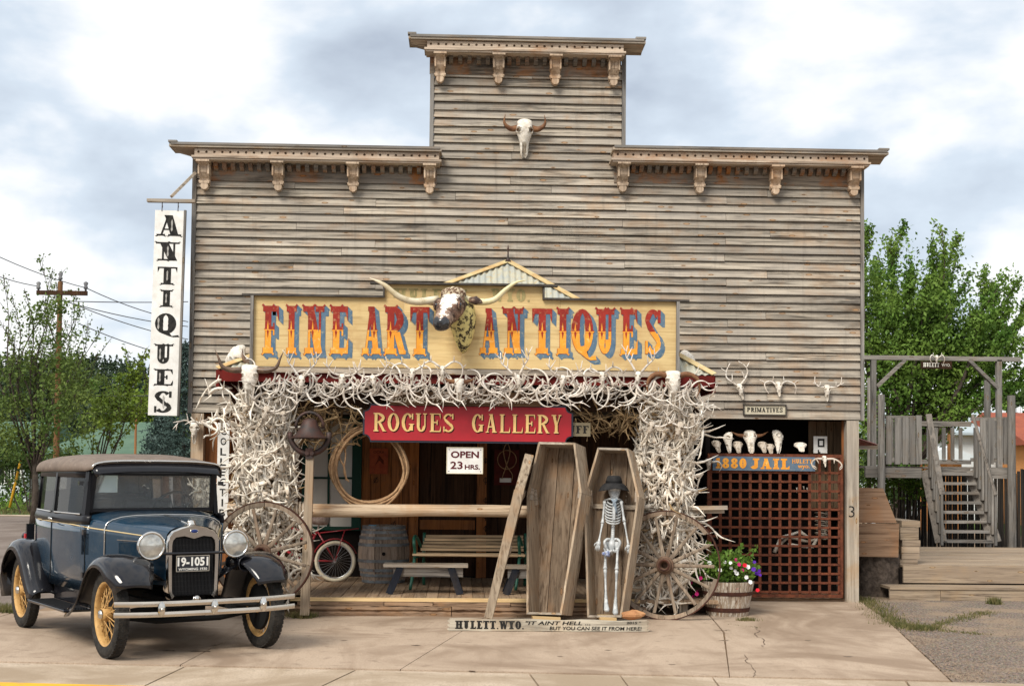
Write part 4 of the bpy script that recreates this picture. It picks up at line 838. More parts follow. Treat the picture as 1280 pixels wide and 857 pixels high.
# ================================================================ antlers
def antler_mesh(seed, L_=.5, tines=4, curl=1.0, r0=.019, n=5):
    random.seed(seed); pts = []; mb = MB()
    A_ = curl*1.9; R_c = L_/A_
    for i in range(7):
        t = i/6; a = A_*t; pts.append(Vector((R_c*(1-math.cos(a)), L_*.10*math.sin(2.6*t), R_c*math.sin(a)+L_*.10*t)))
    sp = spline(pts, 2); k = len(sp); mb.tube(sp, [r0*.55 if i == 0 else max(.005, r0*(1-.74*(i/(k-1))**1.3)) for i in range(k)], n)
    for j in range(tines):
        t = .08+.78*j/max(1,tines-1)+ru(-.03,.03); b_ = sp[min(k-1,int(t*(k-1)))]; i2 = min(k-2,int(t*(k-1))); tg = (sp[i2+1]-sp[i2]).normalized(); nx = Vector((tg.z, 0, -tg.x)); d = (tg*ru(.35,.9)-nx*ru(.6,1.0)+Vector((0,ru(-.3,.3),0))).normalized()*(L_*ru(.24,.44)*(1 if j else .75))
        m_ = b_+d*.5+nx*L_*.05; mb.tube(spline([b_, m_, b_+d-nx*L_*.04+tg*L_*.03], 2), [r0*.60, r0*.62, r0*.52, r0*.32, .003], 4 if n < 6 else n)
    return mb
ANTM = [antler_mesh(100+i, ru(.52,.80), random.choice([2,2,3,3]), ru(.8,1.5), .026, n=7).mesh('antler', ANT, True) for i in range(9)]
ANTS = [antler_mesh(200+i, ru(.38,.52), random.choice([1,2,3]), ru(.9,1.5), .019, 7).mesh('antler', ANTW, True) for i in range(7)]
ANTG = [antler_mesh(300+i, ru(.30,.45), random.choice([3,4]), ru(.7,1.4), .014, 6).mesh('antler', ANTD, True) for i in range(5)]
def rrot(): return Matrix.Rotation(ru(0,6.28), 4, 'Z') @ Matrix.Rotation(math.acos(ru(-1,1)), 4, 'Y') @ Matrix.Rotation(ru(0,6.28), 4, 'Z')
def pillar(name, label, cx, cy, z0, z1, R, n, seed, group, nin=110, bulge=None):
    random.seed(seed); t = thing(name, label, 'antlers', (cx, cy, 0), 0, group)
    for i in range(n):
        a = math.radians(ru(-195, 15)); u = i/n; zz = z0+(z1-z0)*((i*.618034) % 1)+ru(-.04,.04); rr = R*(bulge((zz-z0)/(z1-z0)) if bulge else 1)*ru(.78,1.0)
        pos = Vector((rr*math.cos(a), rr*math.sin(a)*.85, zz))
        # lie roughly tangent to the pillar surface
        outw = Vector((math.cos(a), math.sin(a), 0)); spin = Matrix.Rotation(ru(0,6.28), 4, 'Y'); face = Matrix.Rotation(a+math.pi/2+ru(-.16,.16), 4, 'Z')
        tilt = Matrix.Rotation(ru(-.18,.18), 4, 'X'); me = random.choice(ANTM); s = ru(.68,.95)
        m4 = TR(pos) @ face @ tilt @ spin @ Matrix.Scale(s,4) @ TR((-.12,0,-.28)); inst(me, 'antler', t, m4)
    mb = MB()
    for i in range(nin):
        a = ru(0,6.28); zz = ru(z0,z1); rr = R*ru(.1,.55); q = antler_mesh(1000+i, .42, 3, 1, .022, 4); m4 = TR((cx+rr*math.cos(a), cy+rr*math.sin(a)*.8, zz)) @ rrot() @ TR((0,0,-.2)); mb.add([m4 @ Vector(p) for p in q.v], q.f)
    mb.build('inner_antlers', ANTD, t, smooth=True, kind='stuff'); return t  # dark colour here paints the shade between the outer antlers
lpx, lpy = P(331,600,-1.92).x, -1.92; rpx = P(832,600,-1.92).x
bul = lambda u: .86+.22*math.sin(min(1,u*1.1)*math.pi)
pillar('antler_pillar', 'thick pillar of tangled bleached antlers behind the left wheel and the parked car', lpx, lpy, .98, 2.42, .35, 235, 11, 'antler pillars at the porch ends', bulge=bul)
pillar('antler_pillar', 'thick pillar of tangled bleached antlers above the right wheel beside the coffins', rpx, -1.80, .98, 2.46, .33, 235, 12, 'antler pillars at the porch ends', bulge=bul)
def heap(name, label, cx, cy, z0, z1, hw, n, seed, dep=.12):
    random.seed(seed); t = thing(name, label, 'antlers', (cx, cy, 0), 0, 'antlers heaped behind the wagon wheels')
    for i in range(n):
        m4 = TR((ru(-hw,hw), ru(-dep,dep), ru(z0,z1))) @ Matrix.Rotation(ru(-.5,.5),4,'Z') @ Matrix.Rotation(ru(-.4,.4),4,'X') @ Matrix.Rotation(ru(0,6.28),4,'Y') @ Matrix.Scale(ru(.55,.85),4) @ TR((-.12,0,-.2)); inst(random.choice(ANTM), 'antler', t, m4)
heap('antler_heap', 'antlers heaped behind the spokes of the left wagon wheel', P(345,690,-2.1).x, -2.12, .42, 1.12, .30, 46, 31)
heap('antler_heap', 'antlers caught between the spokes of the right wagon wheel', P(835,690,-2.0).x, -1.84, .36, 1.10, .34, 60, 32, .07)
heap('antler_heap', 'few antlers lying low behind the bottom of the right wagon wheel', P(826,760,-2.0).x, -1.86, .10, .36, .22, 11, 33, .06)
# garland along the eave
gar = thing('antler_garland', 'long row of white antlers wired under the painted signboard across the porch front', 'antlers', (P(590,490,-2.25).x, -2.25, P(590,490,-2.25).z))
gx = gar.matrix_world.translation; gx = WM[gar.name].translation; random.seed(44)
x = P(322,485,-2.25).x-gx.x; xe = P(872,485,-2.25).x-gx.x; n = 245
for i in range(n):
    xx = x+(xe-x)*((i+.5)/n)+ru(-.03,.03)
    up = rnd() < .10
    m4 = TR((xx, ru(-.13,.05), ru(-.03,.15)+(.07 if up else 0))) @ Matrix.Rotation(ru(-.6,.6),4,'Z') @ Matrix.Rotation(ru(-.3,.3),4,'X') @ Matrix.Rotation(ru(-.45,.45)+(0 if up else math.pi),4,'Y') @ Matrix.Scale(ru(.55,.78),4) @ TR((-.1,0,-.08))
    if rnd() < .5: m4 = m4 @ Matrix.Scale(-1,4,(1,0,0))
    inst(random.choice(ANTS), 'antler', gar, m4)
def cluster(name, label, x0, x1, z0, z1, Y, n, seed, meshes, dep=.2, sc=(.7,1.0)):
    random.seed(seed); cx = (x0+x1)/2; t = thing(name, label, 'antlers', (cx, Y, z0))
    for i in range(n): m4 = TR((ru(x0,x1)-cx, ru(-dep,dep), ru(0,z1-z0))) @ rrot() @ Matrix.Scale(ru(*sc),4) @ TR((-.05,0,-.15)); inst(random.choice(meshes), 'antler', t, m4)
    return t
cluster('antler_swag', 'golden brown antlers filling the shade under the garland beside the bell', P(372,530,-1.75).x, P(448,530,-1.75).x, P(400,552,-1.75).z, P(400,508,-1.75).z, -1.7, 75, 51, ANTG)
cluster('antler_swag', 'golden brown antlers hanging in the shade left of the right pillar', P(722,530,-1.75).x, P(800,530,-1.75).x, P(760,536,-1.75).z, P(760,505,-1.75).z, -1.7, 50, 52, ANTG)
cluster('antler_spray', 'spiky white antlers sticking out left of the horned skull on the corner', P(262,530,-2.1).x, P(325,530,-2.1).x, P(300,545,-2.1).z, P(300,478,-2.1).z, -2.05, 28, 53, ANTM, .15, (.55,.8))
cluster('antler_spray', 'spiky white antlers spreading over the wall right of the brown horned skull', P(845,530,-2.1).x, P(878,530,-2.1).x, P(870,545,-2.1).z, P(870,490,-2.1).z, -2.05, 22, 54, ANTM, .15, (.55,.75))
# ================================================================ skulls
def skull_mb(kind):
    """cranium at +z, muzzle towards -z, face towards -y; length 1"""
    if kind == 'cow':   secs = [(.50,.12,.06,.02),(.48,.20,.12,.02),(.40,.235,.17,.0),(.30,.20,.19,-.01),(.20,.215,.19,-.01),(.10,.20,.18,-.01),(0,.145,.16,-.01),(-.10,.12,.14,-.005),(-.20,.11,.12,0),(-.30,.105,.10,.01),(-.38,.10,.08,.02),(-.45,.085,.055,.03),(-.50,.04,.03,.04)]
    elif kind == 'deer': secs = [(.50,.06,.06,.06),(.46,.15,.14,.05),(.38,.19,.18,.03),(.28,.18,.19,.01),(.18,.20,.18,0),(.08,.18,.17,0),(-.02,.13,.14,0),(-.14,.10,.11,.01),(-.26,.085,.09,.02),(-.36,.075,.07,.03),(-.45,.06,.05,.04),(-.50,.03,.025,.05)]
    else:               secs = [(.50,.10,.08,.04),(.46,.20,.16,.03),(.38,.25,.2,.01),(.28,.24,.22,0),(.16,.25,.20,0),(.05,.20,.18,0),(-.08,.15,.15,0),(-.2,.13,.12,.01),(-.32,.12,.10,.02),(-.42,.11,.07,.03),(-.5,.06,.03,.04)]
    # resample finely
    zs = np.array([s[0] for s in secs][::-1]); A = [np.array([s[k] for s in secs][::-1]) for k in (1,2,3)]; nr, ns = 46, 40; mb = MB(); rings = []
    ez, exx, er, ed = {'cow': (.22,.185,.060,.13), 'wide': (.20,.165,.068,.16), 'deer': (.19,.125,.062,.15)}[kind]
    for i in range(nr+1):
        z = .5-i/nr; hw, hh, yo = [float(np.interp(z, zs, a)) for a in A]; ring = []
        for j in range(ns):
            t = 2*math.pi*j/ns; c, s = math.cos(t), math.sin(t); x = hw*(abs(c)**.8)*(1 if c > 0 else -1); y = yo - hh*(abs(s)**.85)*(1 if s > 0 else -1)
            y = y if y < yo else yo+(y-yo)*.55
            p = Vector((x, y, z)); p.x += .004*math.sin(z*60+x*30); p.y += .004*math.sin(z*47+x*55)
            for sx in (-1, 1):
                q = ((x-sx*exx)/er)**2+((z-ez)/er)**2
                if y < yo+.03:
                    if q < 1: p.y += ed*(1-q**3); p.x -= sx*.02*(1-q)
                    elif q < 2.1: p.y -= .028*(2.1-q)/1.1; p.x += sx*.022*(2.1-q)/1.1
                e1 = Vector((sx*.20, -.02, ez+.15)); d = p-e1; q = (d.y/.09)**2+(d.z/.06)**2
                if q < 1 and p.x*sx > .04: p.x -= sx*.06*(1-q)
            # nasal opening and bridge
            if z < -.12 and p.y < yo:
                w_ = .058 if z > -.40 else .045
                if abs(p.x) < w_: p.y += (.11 if abs(p.x) > .012 else .05)*min(1,(-.12-z)/.08)*(1 if z > -.45 else .6)
            if -.12 <= z < .12 and abs(p.x) < .05 and p.y < yo: p.y -= .012
            ring.append(p)
        rings.append(ring)
    mb.loft(rings)
    # tooth rows, small bumps below each cheek
    for sx in (-1, 1):
        for k in range(5): mb.cbox((sx*.105, .045, .05-.055*k), .03, .05, .045)
    return mb
SKM = {(k, m_.name): skull_mb(k).mesh('skull_bone', m_, True) for k in ('cow','deer','wide') for m_ in (BONE, BONE2)}
for me in SKM.values(): me.set_sharp_from_angle(angle=math.radians(60))
def horn_mb(pts, r0, n=8): sp = spline(pts, 4); k = len(sp); return MB().tube(sp, [max(.003, r0*(1-(i/(k-1))**1.5)) for i in range(k)], n)
def face_basis(nrm, roll=0):   # local -y looks along nrm, z up
    y = -Vector(nrm).normalized(); z = Vector((0,0,1)); z = (z-y*z.dot(y)).normalized(); x = y.cross(z)
    return Matrix((( x.x,y.x,z.x,0),(x.y,y.y,z.y,0),(x.z,y.z,z.z,0),(0,0,0,1))) @ Matrix.Rotation(roll, 4, 'Y')
def skull(label, px, py, Y, size, kind='cow', bone=BONE, horns=None, hmat=None, nrm=(0,-1,0), roll=0, group=None, hr=.05, wide=1, name='cow_skull', cat='skull', antl=None, am=None):
    c = P(px, py, Y); m4 = TR(c) @ face_basis(nrm, roll) @ Matrix.Diagonal((size*wide, size, size, 1)); t = thing(name, label, cat, group=group, M4=TR(c) @ face_basis(nrm, roll))
    inst(SKM[(kind, bone.name)], 'skull_bone', t, Matrix.Diagonal((size*wide, size, size, 1)))
    if horns:
        for s in (-1, 1):
            mb = horn_mb([(s*p[0], p[1], p[2]) for p in horns], hr); mb.build('horn', hmat or HORN, t, True, world=False)
    if antl:
        for s in (-1, 1):
            mb = MB(); main, tines, r0 = antl
            sp = spline([(s*p[0], p[1], p[2]) for p in main], 3); k = len(sp); mb.tube(sp, [r0*(1-.65*i/(k-1)) for i in range(k)], 6)
            for u, d in tines:
                b_ = sp[int(u*(k-1))]; e_ = b_+Vector((s*d[0], d[1], d[2])); mb.tube(spline([b_, (b_+e_)/2+Vector((0,-.01,0)), e_], 2), [r0*.7,r0*.6,r0*.5,r0*.3,.003], 5)
            mb.build('antler', am or ANTW, t, True, world=False)
    return t
# bison skull on the tower
skull('large white bison skull with upturned brown horns high on the tower wall', 655.5, 173, -.10, .50, 'wide', BONE, [(.09,-.0,.13),(.19,-.02,.12),(.265,-.04,.19),(.255,-.05,.30)], HORNB, hr=.042, wide=.88, nrm=(0,-1,-.12), name='bison_skull')
# horned skull left corner
skull('white cow skull with long dark spreading horns on the left end of the porch eave', 312, 481, -2.30, .46, 'cow', BONE, [(.08,0,.17),(.20,-.02,.165),(.30,-.04,.20),(.345,-.05,.30),(.39,-.05,.40)], HORN, hr=.035, wide=.95)
skull('cow skull lying sideways behind the dark horned skull on the left corner', 291, 450, -1.75, .46, 'cow', BONE, None, nrm=(-.8,-.5,.35), roll=1.1, wide=1.0)
skull('dark horned cow skull tucked behind the corner skull with horn tips showing', 323, 462, -1.95, .30, 'cow', BONE2, [(.04,0,.08),(.12,-.02,.08),(.17,-.03,.14),(.185,-.03,.24)], HORN, hr=.045)
skull('white cow skull with drooping brown horns on the right end of the eave', 841, 486, -2.30, .42, 'cow', BONE, [(.07,0,.15),(.17,-.02,.17),(.27,-.04,.12),(.30,-.05,0),(.26,-.06,-.10)], HORNB, hr=.034, wide=.95)
skull('cow skull lying sideways on the roof slope beside the right end of the signboard', 864, 458, -1.6, .42, 'cow', BONE, None, nrm=(.7,-.6,.35), roll=-.7)
skull('small white cow skull with short dark horns hung at the middle of the eave', 574, 487, -2.36, .26, 'cow', BONE, [(.045,0,.09),(.12,-.02,.10),(.17,-.03,.13)], HORNB, hr=.026)
DA = ([(.035,0,.09),(.10,-.03,.18),(.16,-.06,.25),(.15,-.09,.36)], [(.35,(-.02,-.05,.10)),(.65,(-.05,-.03,.13)),(.85,(.06,-.03,.08))], .014)
DB = ([(.03,0,.07),(.13,-.02,.13),(.22,-.05,.08),(.22,-.10,-.04),(.15,-.13,-.13)], [(.3,(.0,-.04,.06)),(.6,(.04,-.04,.04))], .014)
DC = ([(.03,0,.07),(.12,-.03,.09),(.18,-.06,.16),(.19,-.09,.26)], [(.3,(-.01,-.04,.08)),(.65,(-.05,-.03,.10)),(.65,(.06,-.03,.05))], .013)
for lab, px, py, ant, sz, roll in (
    ('deer skull with tall upright antlers on the eave under the letters FI', 376.5, 480, DA, .20, .02), ('deer skull with curved antlers on the eave under the letters NE', 427, 477, DC, .19, .1),
    ('small deer skull with one tine up on the eave under the letter A', 467, 478, DC, .18, -.15), ('deer skull with swept antlers on the eave under the letters RT', 515, 470, DB, .19, .1),
    ('deer skull on the eave just left of the longhorn head', 553, 466, DB, .17, 0), ('deer skull with a leaning antler on the eave under the N of ANTIQUES', 648, 478, DA, .19, -.2),
    ('deer skull with small antlers on the eave below the letter Q', 703, 478, DC, .18, .1), ('deer skull on the eave below the letter U', 753, 474, DB, .18, -.1),
    ('deer skull with a tall forked antler on the eave below the letters ES', 797, 474, DA, .19, .1)):
    skull(lab, px, py, -2.34, sz, 'deer', BONE, nrm=(ru(-.2,.2),-1,.1), roll=roll, antl=ant, name='deer_skull', group='deer skulls along the porch eave')
for lab, px, py, ant, roll, nr in (
    ('deer skull with tall crooked antlers left most above the framed wall sign', 926, 489, ([(.03,0,.09),(.09,-.03,.14),(.15,-.05,.22),(.13,-.08,.30),(.06,-.09,.38)] , [(.3,(-.02,-.04,.10)),(.7,(.06,-.03,.07))], .014), -.25, (.1,-1,.2)),
    ('deer skull with antlers curling down in the middle of the three on the wall', 973.5, 486, ([(.03,0,.06),(.10,-.03,.10),(.19,-.06,.05),(.20,-.10,-.06),(.17,-.12,-.15)], [(.2,(-.01,-.04,.07)),(.5,(.07,-.02,.04))], .014), .0, (0,-1,.55)),
    ('deer skull with short spread antlers right most of the three on the wall', 1034, 491, ([(.03,0,.08),(.11,-.03,.08),(.17,-.05,.12),(.175,-.07,.20)], [(.4,(-.01,-.04,.06)),(.6,(.05,-.03,.02))], .012), .0, (0,-1,.1))):
    skull(lab, px, py, -.09, .22, 'deer', BONE, nrm=nr, roll=roll, antl=ant, name='deer_skull', group='deer skulls on the wall above the jail')
skull('deer skull with a wide antler hung on top of the left corner post', 243, 540, -.16, .30, 'deer', BONE, nrm=(.1,-1,0), antl=([(.03,0,.09),(.10,-.03,.15),(.20,-.05,.12),(.22,-.09,.02)], [(.3,(.02,-.04,.10)),(.6,(.09,-.03,-.02)),(.8,(.05,-.03,-.06))], .014), name='deer_skull')
for (lab, px, py, Y, s, kd) in (('small bone skull deep in the antlers at the top of the left pillar', 331, 520, -2.36, .24, 'deer'), ('pale skull half buried in the upper left pillar beside the bell', 355, 524, -2.3, .20, 'deer'),
    ('yellowed skull among the antlers at the top of the right pillar', 848, 540, -2.36, .25, 'deer'), ('pale skull on the left side of the upper right pillar', 812, 538, -2.34, .22, 'deer'), ('skull on the right side of the upper right pillar', 866, 528, -2.34, .22, 'deer')):
    skull(lab, px, py, Y, s, kd, BONE2, nrm=(ru(-.4,.4),-1,.1), roll=ru(-.4,.4), name='deer_skull', antl=DC)
# ================================================================ jail gate
YJ = .0
jx0, jx1, jz1, jz0 = P(886,650,YJ).x, P(1051,650,YJ).x, P(965,568,YJ).z, P(965,744,YJ).z
gate = thing('jail_gate', 'rusty riveted flat bar jail gate closing the dark cell at the right', 'gate', ((jx0+jx1)/2, YJ, jz0))
nv, nh = 13, 14; zt_g = P(965,590,YJ).z; bw = .037
for i in range(nv+1):
    x = jx0+.02+(jx1-jx0-.04)*i/nv; mb = MB(); mb.box(x-bw/2, x+bw/2, YJ-.004, YJ+.004, jz0+.02, jz1-.03); mb.build('upright_bar', RUST, gate)
for i in range(nh):
    z = jz0+.05+(zt_g-jz0-.05)*i/(nh-1); mb = MB(); mb.box(jx0, jx1, YJ-.013, YJ-.005, z-bw*.4, z+bw*.4)
    mb.build('cross_bar', RUST, gate)
mb = MB()
for i in range(nv+1):
    x = jx0+.02+(jx1-jx0-.04)*i/nv
    for k in range(nh): z = jz0+.05+(zt_g-jz0-.05)*k/(nh-1); mb.lathe([(0,.011),(.006,.008)], (x,YJ-.0135,z), NF, 6)
mb.build('rivets', RUST, gate, kind='stuff')
mb = MB(); mb.box(jx0-.02, jx1+.02, YJ-.02, YJ+.03, jz1-.035, jz1+.01); mb.box(jx0-.02, jx1+.02, YJ-.02, YJ+.03, jz0-.02, jz0+.02); mb.box(jx0-.025, jx0+.01, YJ-.021, YJ+.02, jz0+.021, jz1-.036); mb.box(jx1-.01, jx1+.025, YJ-.021, YJ+.02, jz0+.021, jz1-.036); mb.build('gate_frame', RUST, gate)
ja, jb, jza, jzb = P(891,580,YJ-.04).x, P(1019,580,YJ-.04).x, P(955,588,YJ-.04).z, P(955,570.5,YJ-.04).z; YN = YJ-.04
js = thing('jail_sign', 'blue board painted 1880 JAIL in orange fixed across the top of the gate', 'sign', ((ja+jb)/2, YN, jza))
mb = MB(); mb.box(ja, jb, YN, YN+.015, jza, jzb); mb.build('board', mottled('jail_blue', (.085,.14,.21), (.14,.18,.22), 9, .75, third=(.2,.22,.23)), js)
l12 = Lay((0,YN,0), EX, EZ, NF); jh = jzb-jza; run(l12, '1880', P(894,580,YN).x, P(933,580,YN).x, jza+.15*jh, jza+.88*jh, .25, .14, .14, mats=L_OR, parent=js); run(l12, 'JAIL', P(940,580,YN).x, P(987,580,YN).x, jza+.12*jh, jza+.88*jh, .28, .14, .16, mats=L_OR, parent=js)
run(l12, 'HULETT', P(990,580,YN).x, P(1015,580,YN).x, jza+.55*jh, jza+.85*jh, .2, .14, .1, mats=L_OR, parent=js)
text('lettering', 'wyo.', (0,YN,0), EX, EZ, NF, P(997,580,YN).x, P(1012,580,YN).x, jza+.12*jh, jza+.42*jh, L_OR, js, bold=.02)
def gs(label, px, py, s, kd='cow', nrm=(0,-.75,.65), roll=0, bone=BONE, **k): return skull(label, px, py, YJ+k.pop('dy', .08), s, kd, bone, nrm=nrm, roll=roll, group='skulls lined up on the jail gate', **k)
gs('horned steer skull with brown horns held level on top of the gate', 938, 552, .34, 'wide', (0,-.85,.5), horns=[(.06,0,.09),(.16,-.01,.10),(.25,-.02,.15)], hmat=HORNB, hr=.028)
gs('small round skull at the left end of the gate top', 896.5, 558, .19, 'wide', (.3,-.75,.6), 0, BONE2, wide=1.3); gs('tall skull turned sideways second from left on the gate', 911, 553, .28, 'wide', (-1,-.5,.15), -.25)
gs('low brownish skull left of the horned steer skull on the gate', 922.5, 559, .20, 'wide', (0,-.7,.7), 0, BONE2, wide=1.3); gs('low skull tucked right of the horned steer skull on the gate', 954, 559, .19, 'wide', (.1,-.7,.7), 0, BONE2, wide=1.3)
gs('largest pale skull turned sideways right of the horned one on the gate', 972, 552, .33, 'wide', (.8,-.6,.3), .3, dy=.14); gs('small skull in front of the large sideways skull on the gate', 963, 561, .17, 'wide', (0,-.7,.7), 0, BONE2, wide=1.3)
gs('squat wide skull alone near the right end of the gate top', 1001, 559, .19, 'wide', (0,-.55,.83), 0, BONE, wide=1.7)
skull('deer skull with antlers curving down hung on the right end of the gate frame', 1031, 576, YJ-.08, .16, 'deer', BONE, nrm=(0,-1,.5), antl=([(.03,0,.03),(.12,-.02,.02),(.19,-.05,-.05),(.19,-.08,-.13),(.15,-.09,-.17)], [(.3,(-.02,-.04,-.09)),(.7,(-.05,-.03,-.05))], .016), name='deer_skull')
skull('round grey skull with a curved horn hung at the left end of the blue board', 885.5, 580, YJ-.10, .15, 'wide', BONE2, nrm=(.2,-1,.2), horns=[(.05,0,.03),(.13,-.02,.03),(.17,-.03,-.03),(.13,-.04,-.1)], hmat=ANTW, hr=.016, wide=1.2)
# bones behind the bars
bn = thing('animal_skeleton', 'pale animal skeleton reclining in the dark cell behind the jail bars', 'skeleton', (P(1000,690,.9).x, .9, .2)); YBn = .75
mb = MB()
sp = [P(968,690,YBn), P(985,672,YBn), P(1010,676,YBn), P(1030,668,YBn), P(1034,650,YBn), P(1032,630,YBn)]; mb.tube(spline(sp, 5), .022, 6)
mb.build('spine', BONE2, bn, True); mb = MB()
for i in range(7):
    p = P(1031, 640+i*5, YBn); mb.ring(p+Vector((-.06,-.05,-.02)), .085, .009, (.2,.15,1), 14, 5)
mb.build('rib_bones', BONE2, bn, True); mb = MB()
for a, b_ in (((968,690),(975,672)),((975,672),(1000,664)),((985,680),(1015,684)),((1015,684),(1022,672)),((1000,664),(1012,672))): mb.tube([P(*a,YBn-.05), P(*b_,YBn-.05)], [.026,.017], 6)
mb.build('leg_bones', BONE, bn, True); mb = MB(); mb.lathe([(-.08,.01),(-.06,.05),(0,.075),(.07,.06),(.1,.02)], P(1031,618,YBn), (0,-.2,1), 10); mb.build('skull_bone', BONE2, bn, True)
mb = MB()
for i in range(7): x = P(1018+i*4,600,YBn); 
bb = thing('hanging_bones', 'few pale bones hung high in the dark cell behind the bars', 'bones', (P(1005,620,.8).x,.8,P(1005,620,.8).z)); mb = MB(); random.seed(3)
for i in range(8):
    p = P(996+i*4.2, 609+ru(-2,6), .8); mb.tube([p, p+Vector((ru(-.02,.02),0,-ru(.05,.12)))], [.012,.006], 5)
mb.build('bone', BONE, bb, True)
# ================================================================ longhorn head mount
YH = -2.20
lh = thing('longhorn_head', 'painted longhorn steer head with long pale horns mounted over the signboard', 'animal head', P(566,400,YH))
c0 = P(568,398,YH); 
m, nt, b = newmat('steer_hide', .55); v = coords(nt, rand=False); tcn = nt.nodes.new('ShaderNodeTexCoord')
WFACE = mottled('steer_white_blaze', (.78,.74,.66), (.66,.56,.44), 9, .5, third=(.16,.07,.04), lo=.45, hi=.7); BRN = mottled('steer_brown', (.22,.13,.09), (.055,.035,.03), 9, .5, third=(.50,.42,.30), st=.6, d=.008, lo=.42, hi=.55); NOSE = mottled('steer_nose', (.015,.015,.017), (.03,.03,.033), 10, .25, coat=.4)
SPOT = mottled('steer_spotted_neck', (.68,.58,.24), (.045,.035,.025), 17, .6, third=(.5,.4,.15), lo=.50, hi=.56, rand=False); EYE_ = flat('eye_dark', (.012,.014,.022), .1, coat=1)
hd = Vector((-.30,-.95,-.22)).normalized()      # muzzle direction (to the viewer's left, a little down)
hx = hd.cross(Vector((0,0,1))).normalized(); hu = hx.cross(hd)
muz = Vector((-.26,-.78,-.60)).normalized()
# head loft from poll to muzzle
base = c0+Vector((.0,-.17,.19)); secs = [(0,.11,.085),(.06,.15,.12),(.13,.163,.138),(.22,.156,.142),(.32,.126,.132),(.40,.10,.113),(.47,.096,.102),(.53,.10,.095),(.58,.085,.077),(.605,.035,.035)]
fx = muz.cross(Vector((0,0,1))).normalized(); fu = fx.cross(muz).normalized(); rings = []; random.seed(77)
hd_d = np.array([q[0] for q in secs]); hd_w = np.array([q[1] for q in secs]); hd_h = np.array([q[2] for q in secs])
from mathutils import noise as mnoise
for i in range(37):
    d = .605*i/36; hw, hh = float(np.interp(d, hd_d, hd_w)), float(np.interp(d, hd_d, hd_h)); rg_ = []
    for j in range(44):
        a_ = 2*math.pi*j/44; sx_, uy = math.cos(a_), math.sin(a_); x_ = hw*abs(sx_)**.85*(1 if sx_ > 0 else -1); u_ = hh*abs(uy)**.9*(1 if uy > 0 else -.9); r_ = 1
        for sd_ in (-1, 1):
            q = ((x_-sd_*.13)**2+(u_-.10)**2+(d-.20)**2)/.055**2
            if q < 1: u_ += .030*(1-q); x_ += sd_*.014*(1-q)
            q = ((x_-sd_*.05)**2+(u_-.06)**2+(d-.585)**2)/.028**2
            if q < 1: u_ -= .02*(1-q)
        if d > .47 and uy < -.15 and uy > -.42: x_ *= .93
        n_ = mnoise.noise(Vector((x_*14, u_*14, d*14)))*.006; rg_.append(base+muz*d+fx*(x_+n_)+fu*(u_+n_))
    rings.append(rg_)
mb = MB(); mb.loft(rings); mi = []
for f in mb.f:
    c = sum((Vector(mb.v[i]) for i in f), Vector())/len(f)-base; d = c.dot(muz); s_ = c.dot(fx); u_ = c.dot(fu); n_ = mnoise.noise(c*16)*.05+mnoise.noise(c*45)*.03
    nose_ = d+n_*.4 > .515 and u_ < .085
    mi.append(2 if nose_ else (0 if (abs(s_+.02)+n_ < .095-.07*max(0,d-.2)/.25 and u_ > 0) else (3 if d > .40 and u_ > -.02 else 1)))
mb.mi = mi; mb.build('head', [WFACE, BRN, NOSE, mottled('muzzle_grey', (.16,.11,.09), (.42,.30,.22), 16, .5)], lh, True)
mb = MB(); nk = [(base+Vector((.02,.02,.02)),.15),(base+Vector((.07,.05,-.10)),.19),(base+Vector((.10,.08,-.26)),.17),(base+Vector((.11,.10,-.44)),.11),(base+Vector((.10,.12,-.60)),.04)]
mb.tube([p for p, r_ in nk], [r_ for p, r_ in nk], 16, flat=.8); mb.build('neck', SPOT, lh, True, sub=1)
mb = MB(); mb.tube([base-fx*.16+fu*.06, base+fu*.10, base+fx*.16+fu*.06], [.06,.095,.06], 12); mb.build('poll', mottled('poll_hair', (.5,.42,.30), (.10,.05,.03), 30, .8, lo=.45, hi=.55), lh, True, sub=1)
for s in (-1, 1):
    e_ = base+muz*.24+fx*(s*.134)+fu*.07; mb = MB(); mb.lathe([(-.032,.015),(-.02,.030),(0,.037),(.02,.030),(.032,.015)], e_, fx, 10); ey = mb.build('eye', EYE_, lh, True)
    mb = MB(); mb.ring(e_+fx*s*.01, .043, .013, fx, 14, 6); mb.build('eyelid', BRN, ey, True)
    mb = MB(); ea = base+fx*s*.17+fu*.0; mb.tube([ea, ea+fx*s*.08-fu*.01, ea+fx*s*.17-fu*.04], [.025,.05,.008], 8, flat=.5); mb.build('ear', BRN, lh, True)
    mb = MB(); mb.lathe([(-.01,.022),(.006,.018),(.008,.01)], base+muz*.575+fx*s*.05+fu*.025, muz, 8); mb.build('nostril', NOSE, lh, True)
HNW = mottled('long_horn_pale', (.72,.66,.52), (.55,.45,.26), 5, .45, third=(.35,.28,.16)); HNY = mottled('long_horn_yellow', (.62,.54,.26), (.70,.64,.46), 5, .45, third=(.3,.25,.12))
def hp(px, py, dy): return P(px, py, YH+dy)
mb = MB(); pl = spline([hp(548,374,-.13), hp(520,377,-.2), hp(499,371,-.28), hp(482,357,-.33), hp(471,351,-.34), hp(462,347.5,-.34)], 4); k = len(pl); mb.tube(pl, [max(.004,.044*(1-.93*(i/(k-1))**1.6)) for i in range(k)], 12); mb.build('horn', HNW, lh, True)
mb = MB(); pl = spline([hp(575,372,-.13), hp(596,377,-.2), hp(617,375,-.26), hp(632,362,-.30), hp(645,353,-.32), hp(658,350,-.32)], 4); mb.tube(pl, [max(.004,.044*(1-.93*(i/(k-1))**1.6)) for i in range(k)], 12); mb.build('horn', HNY, lh, True)
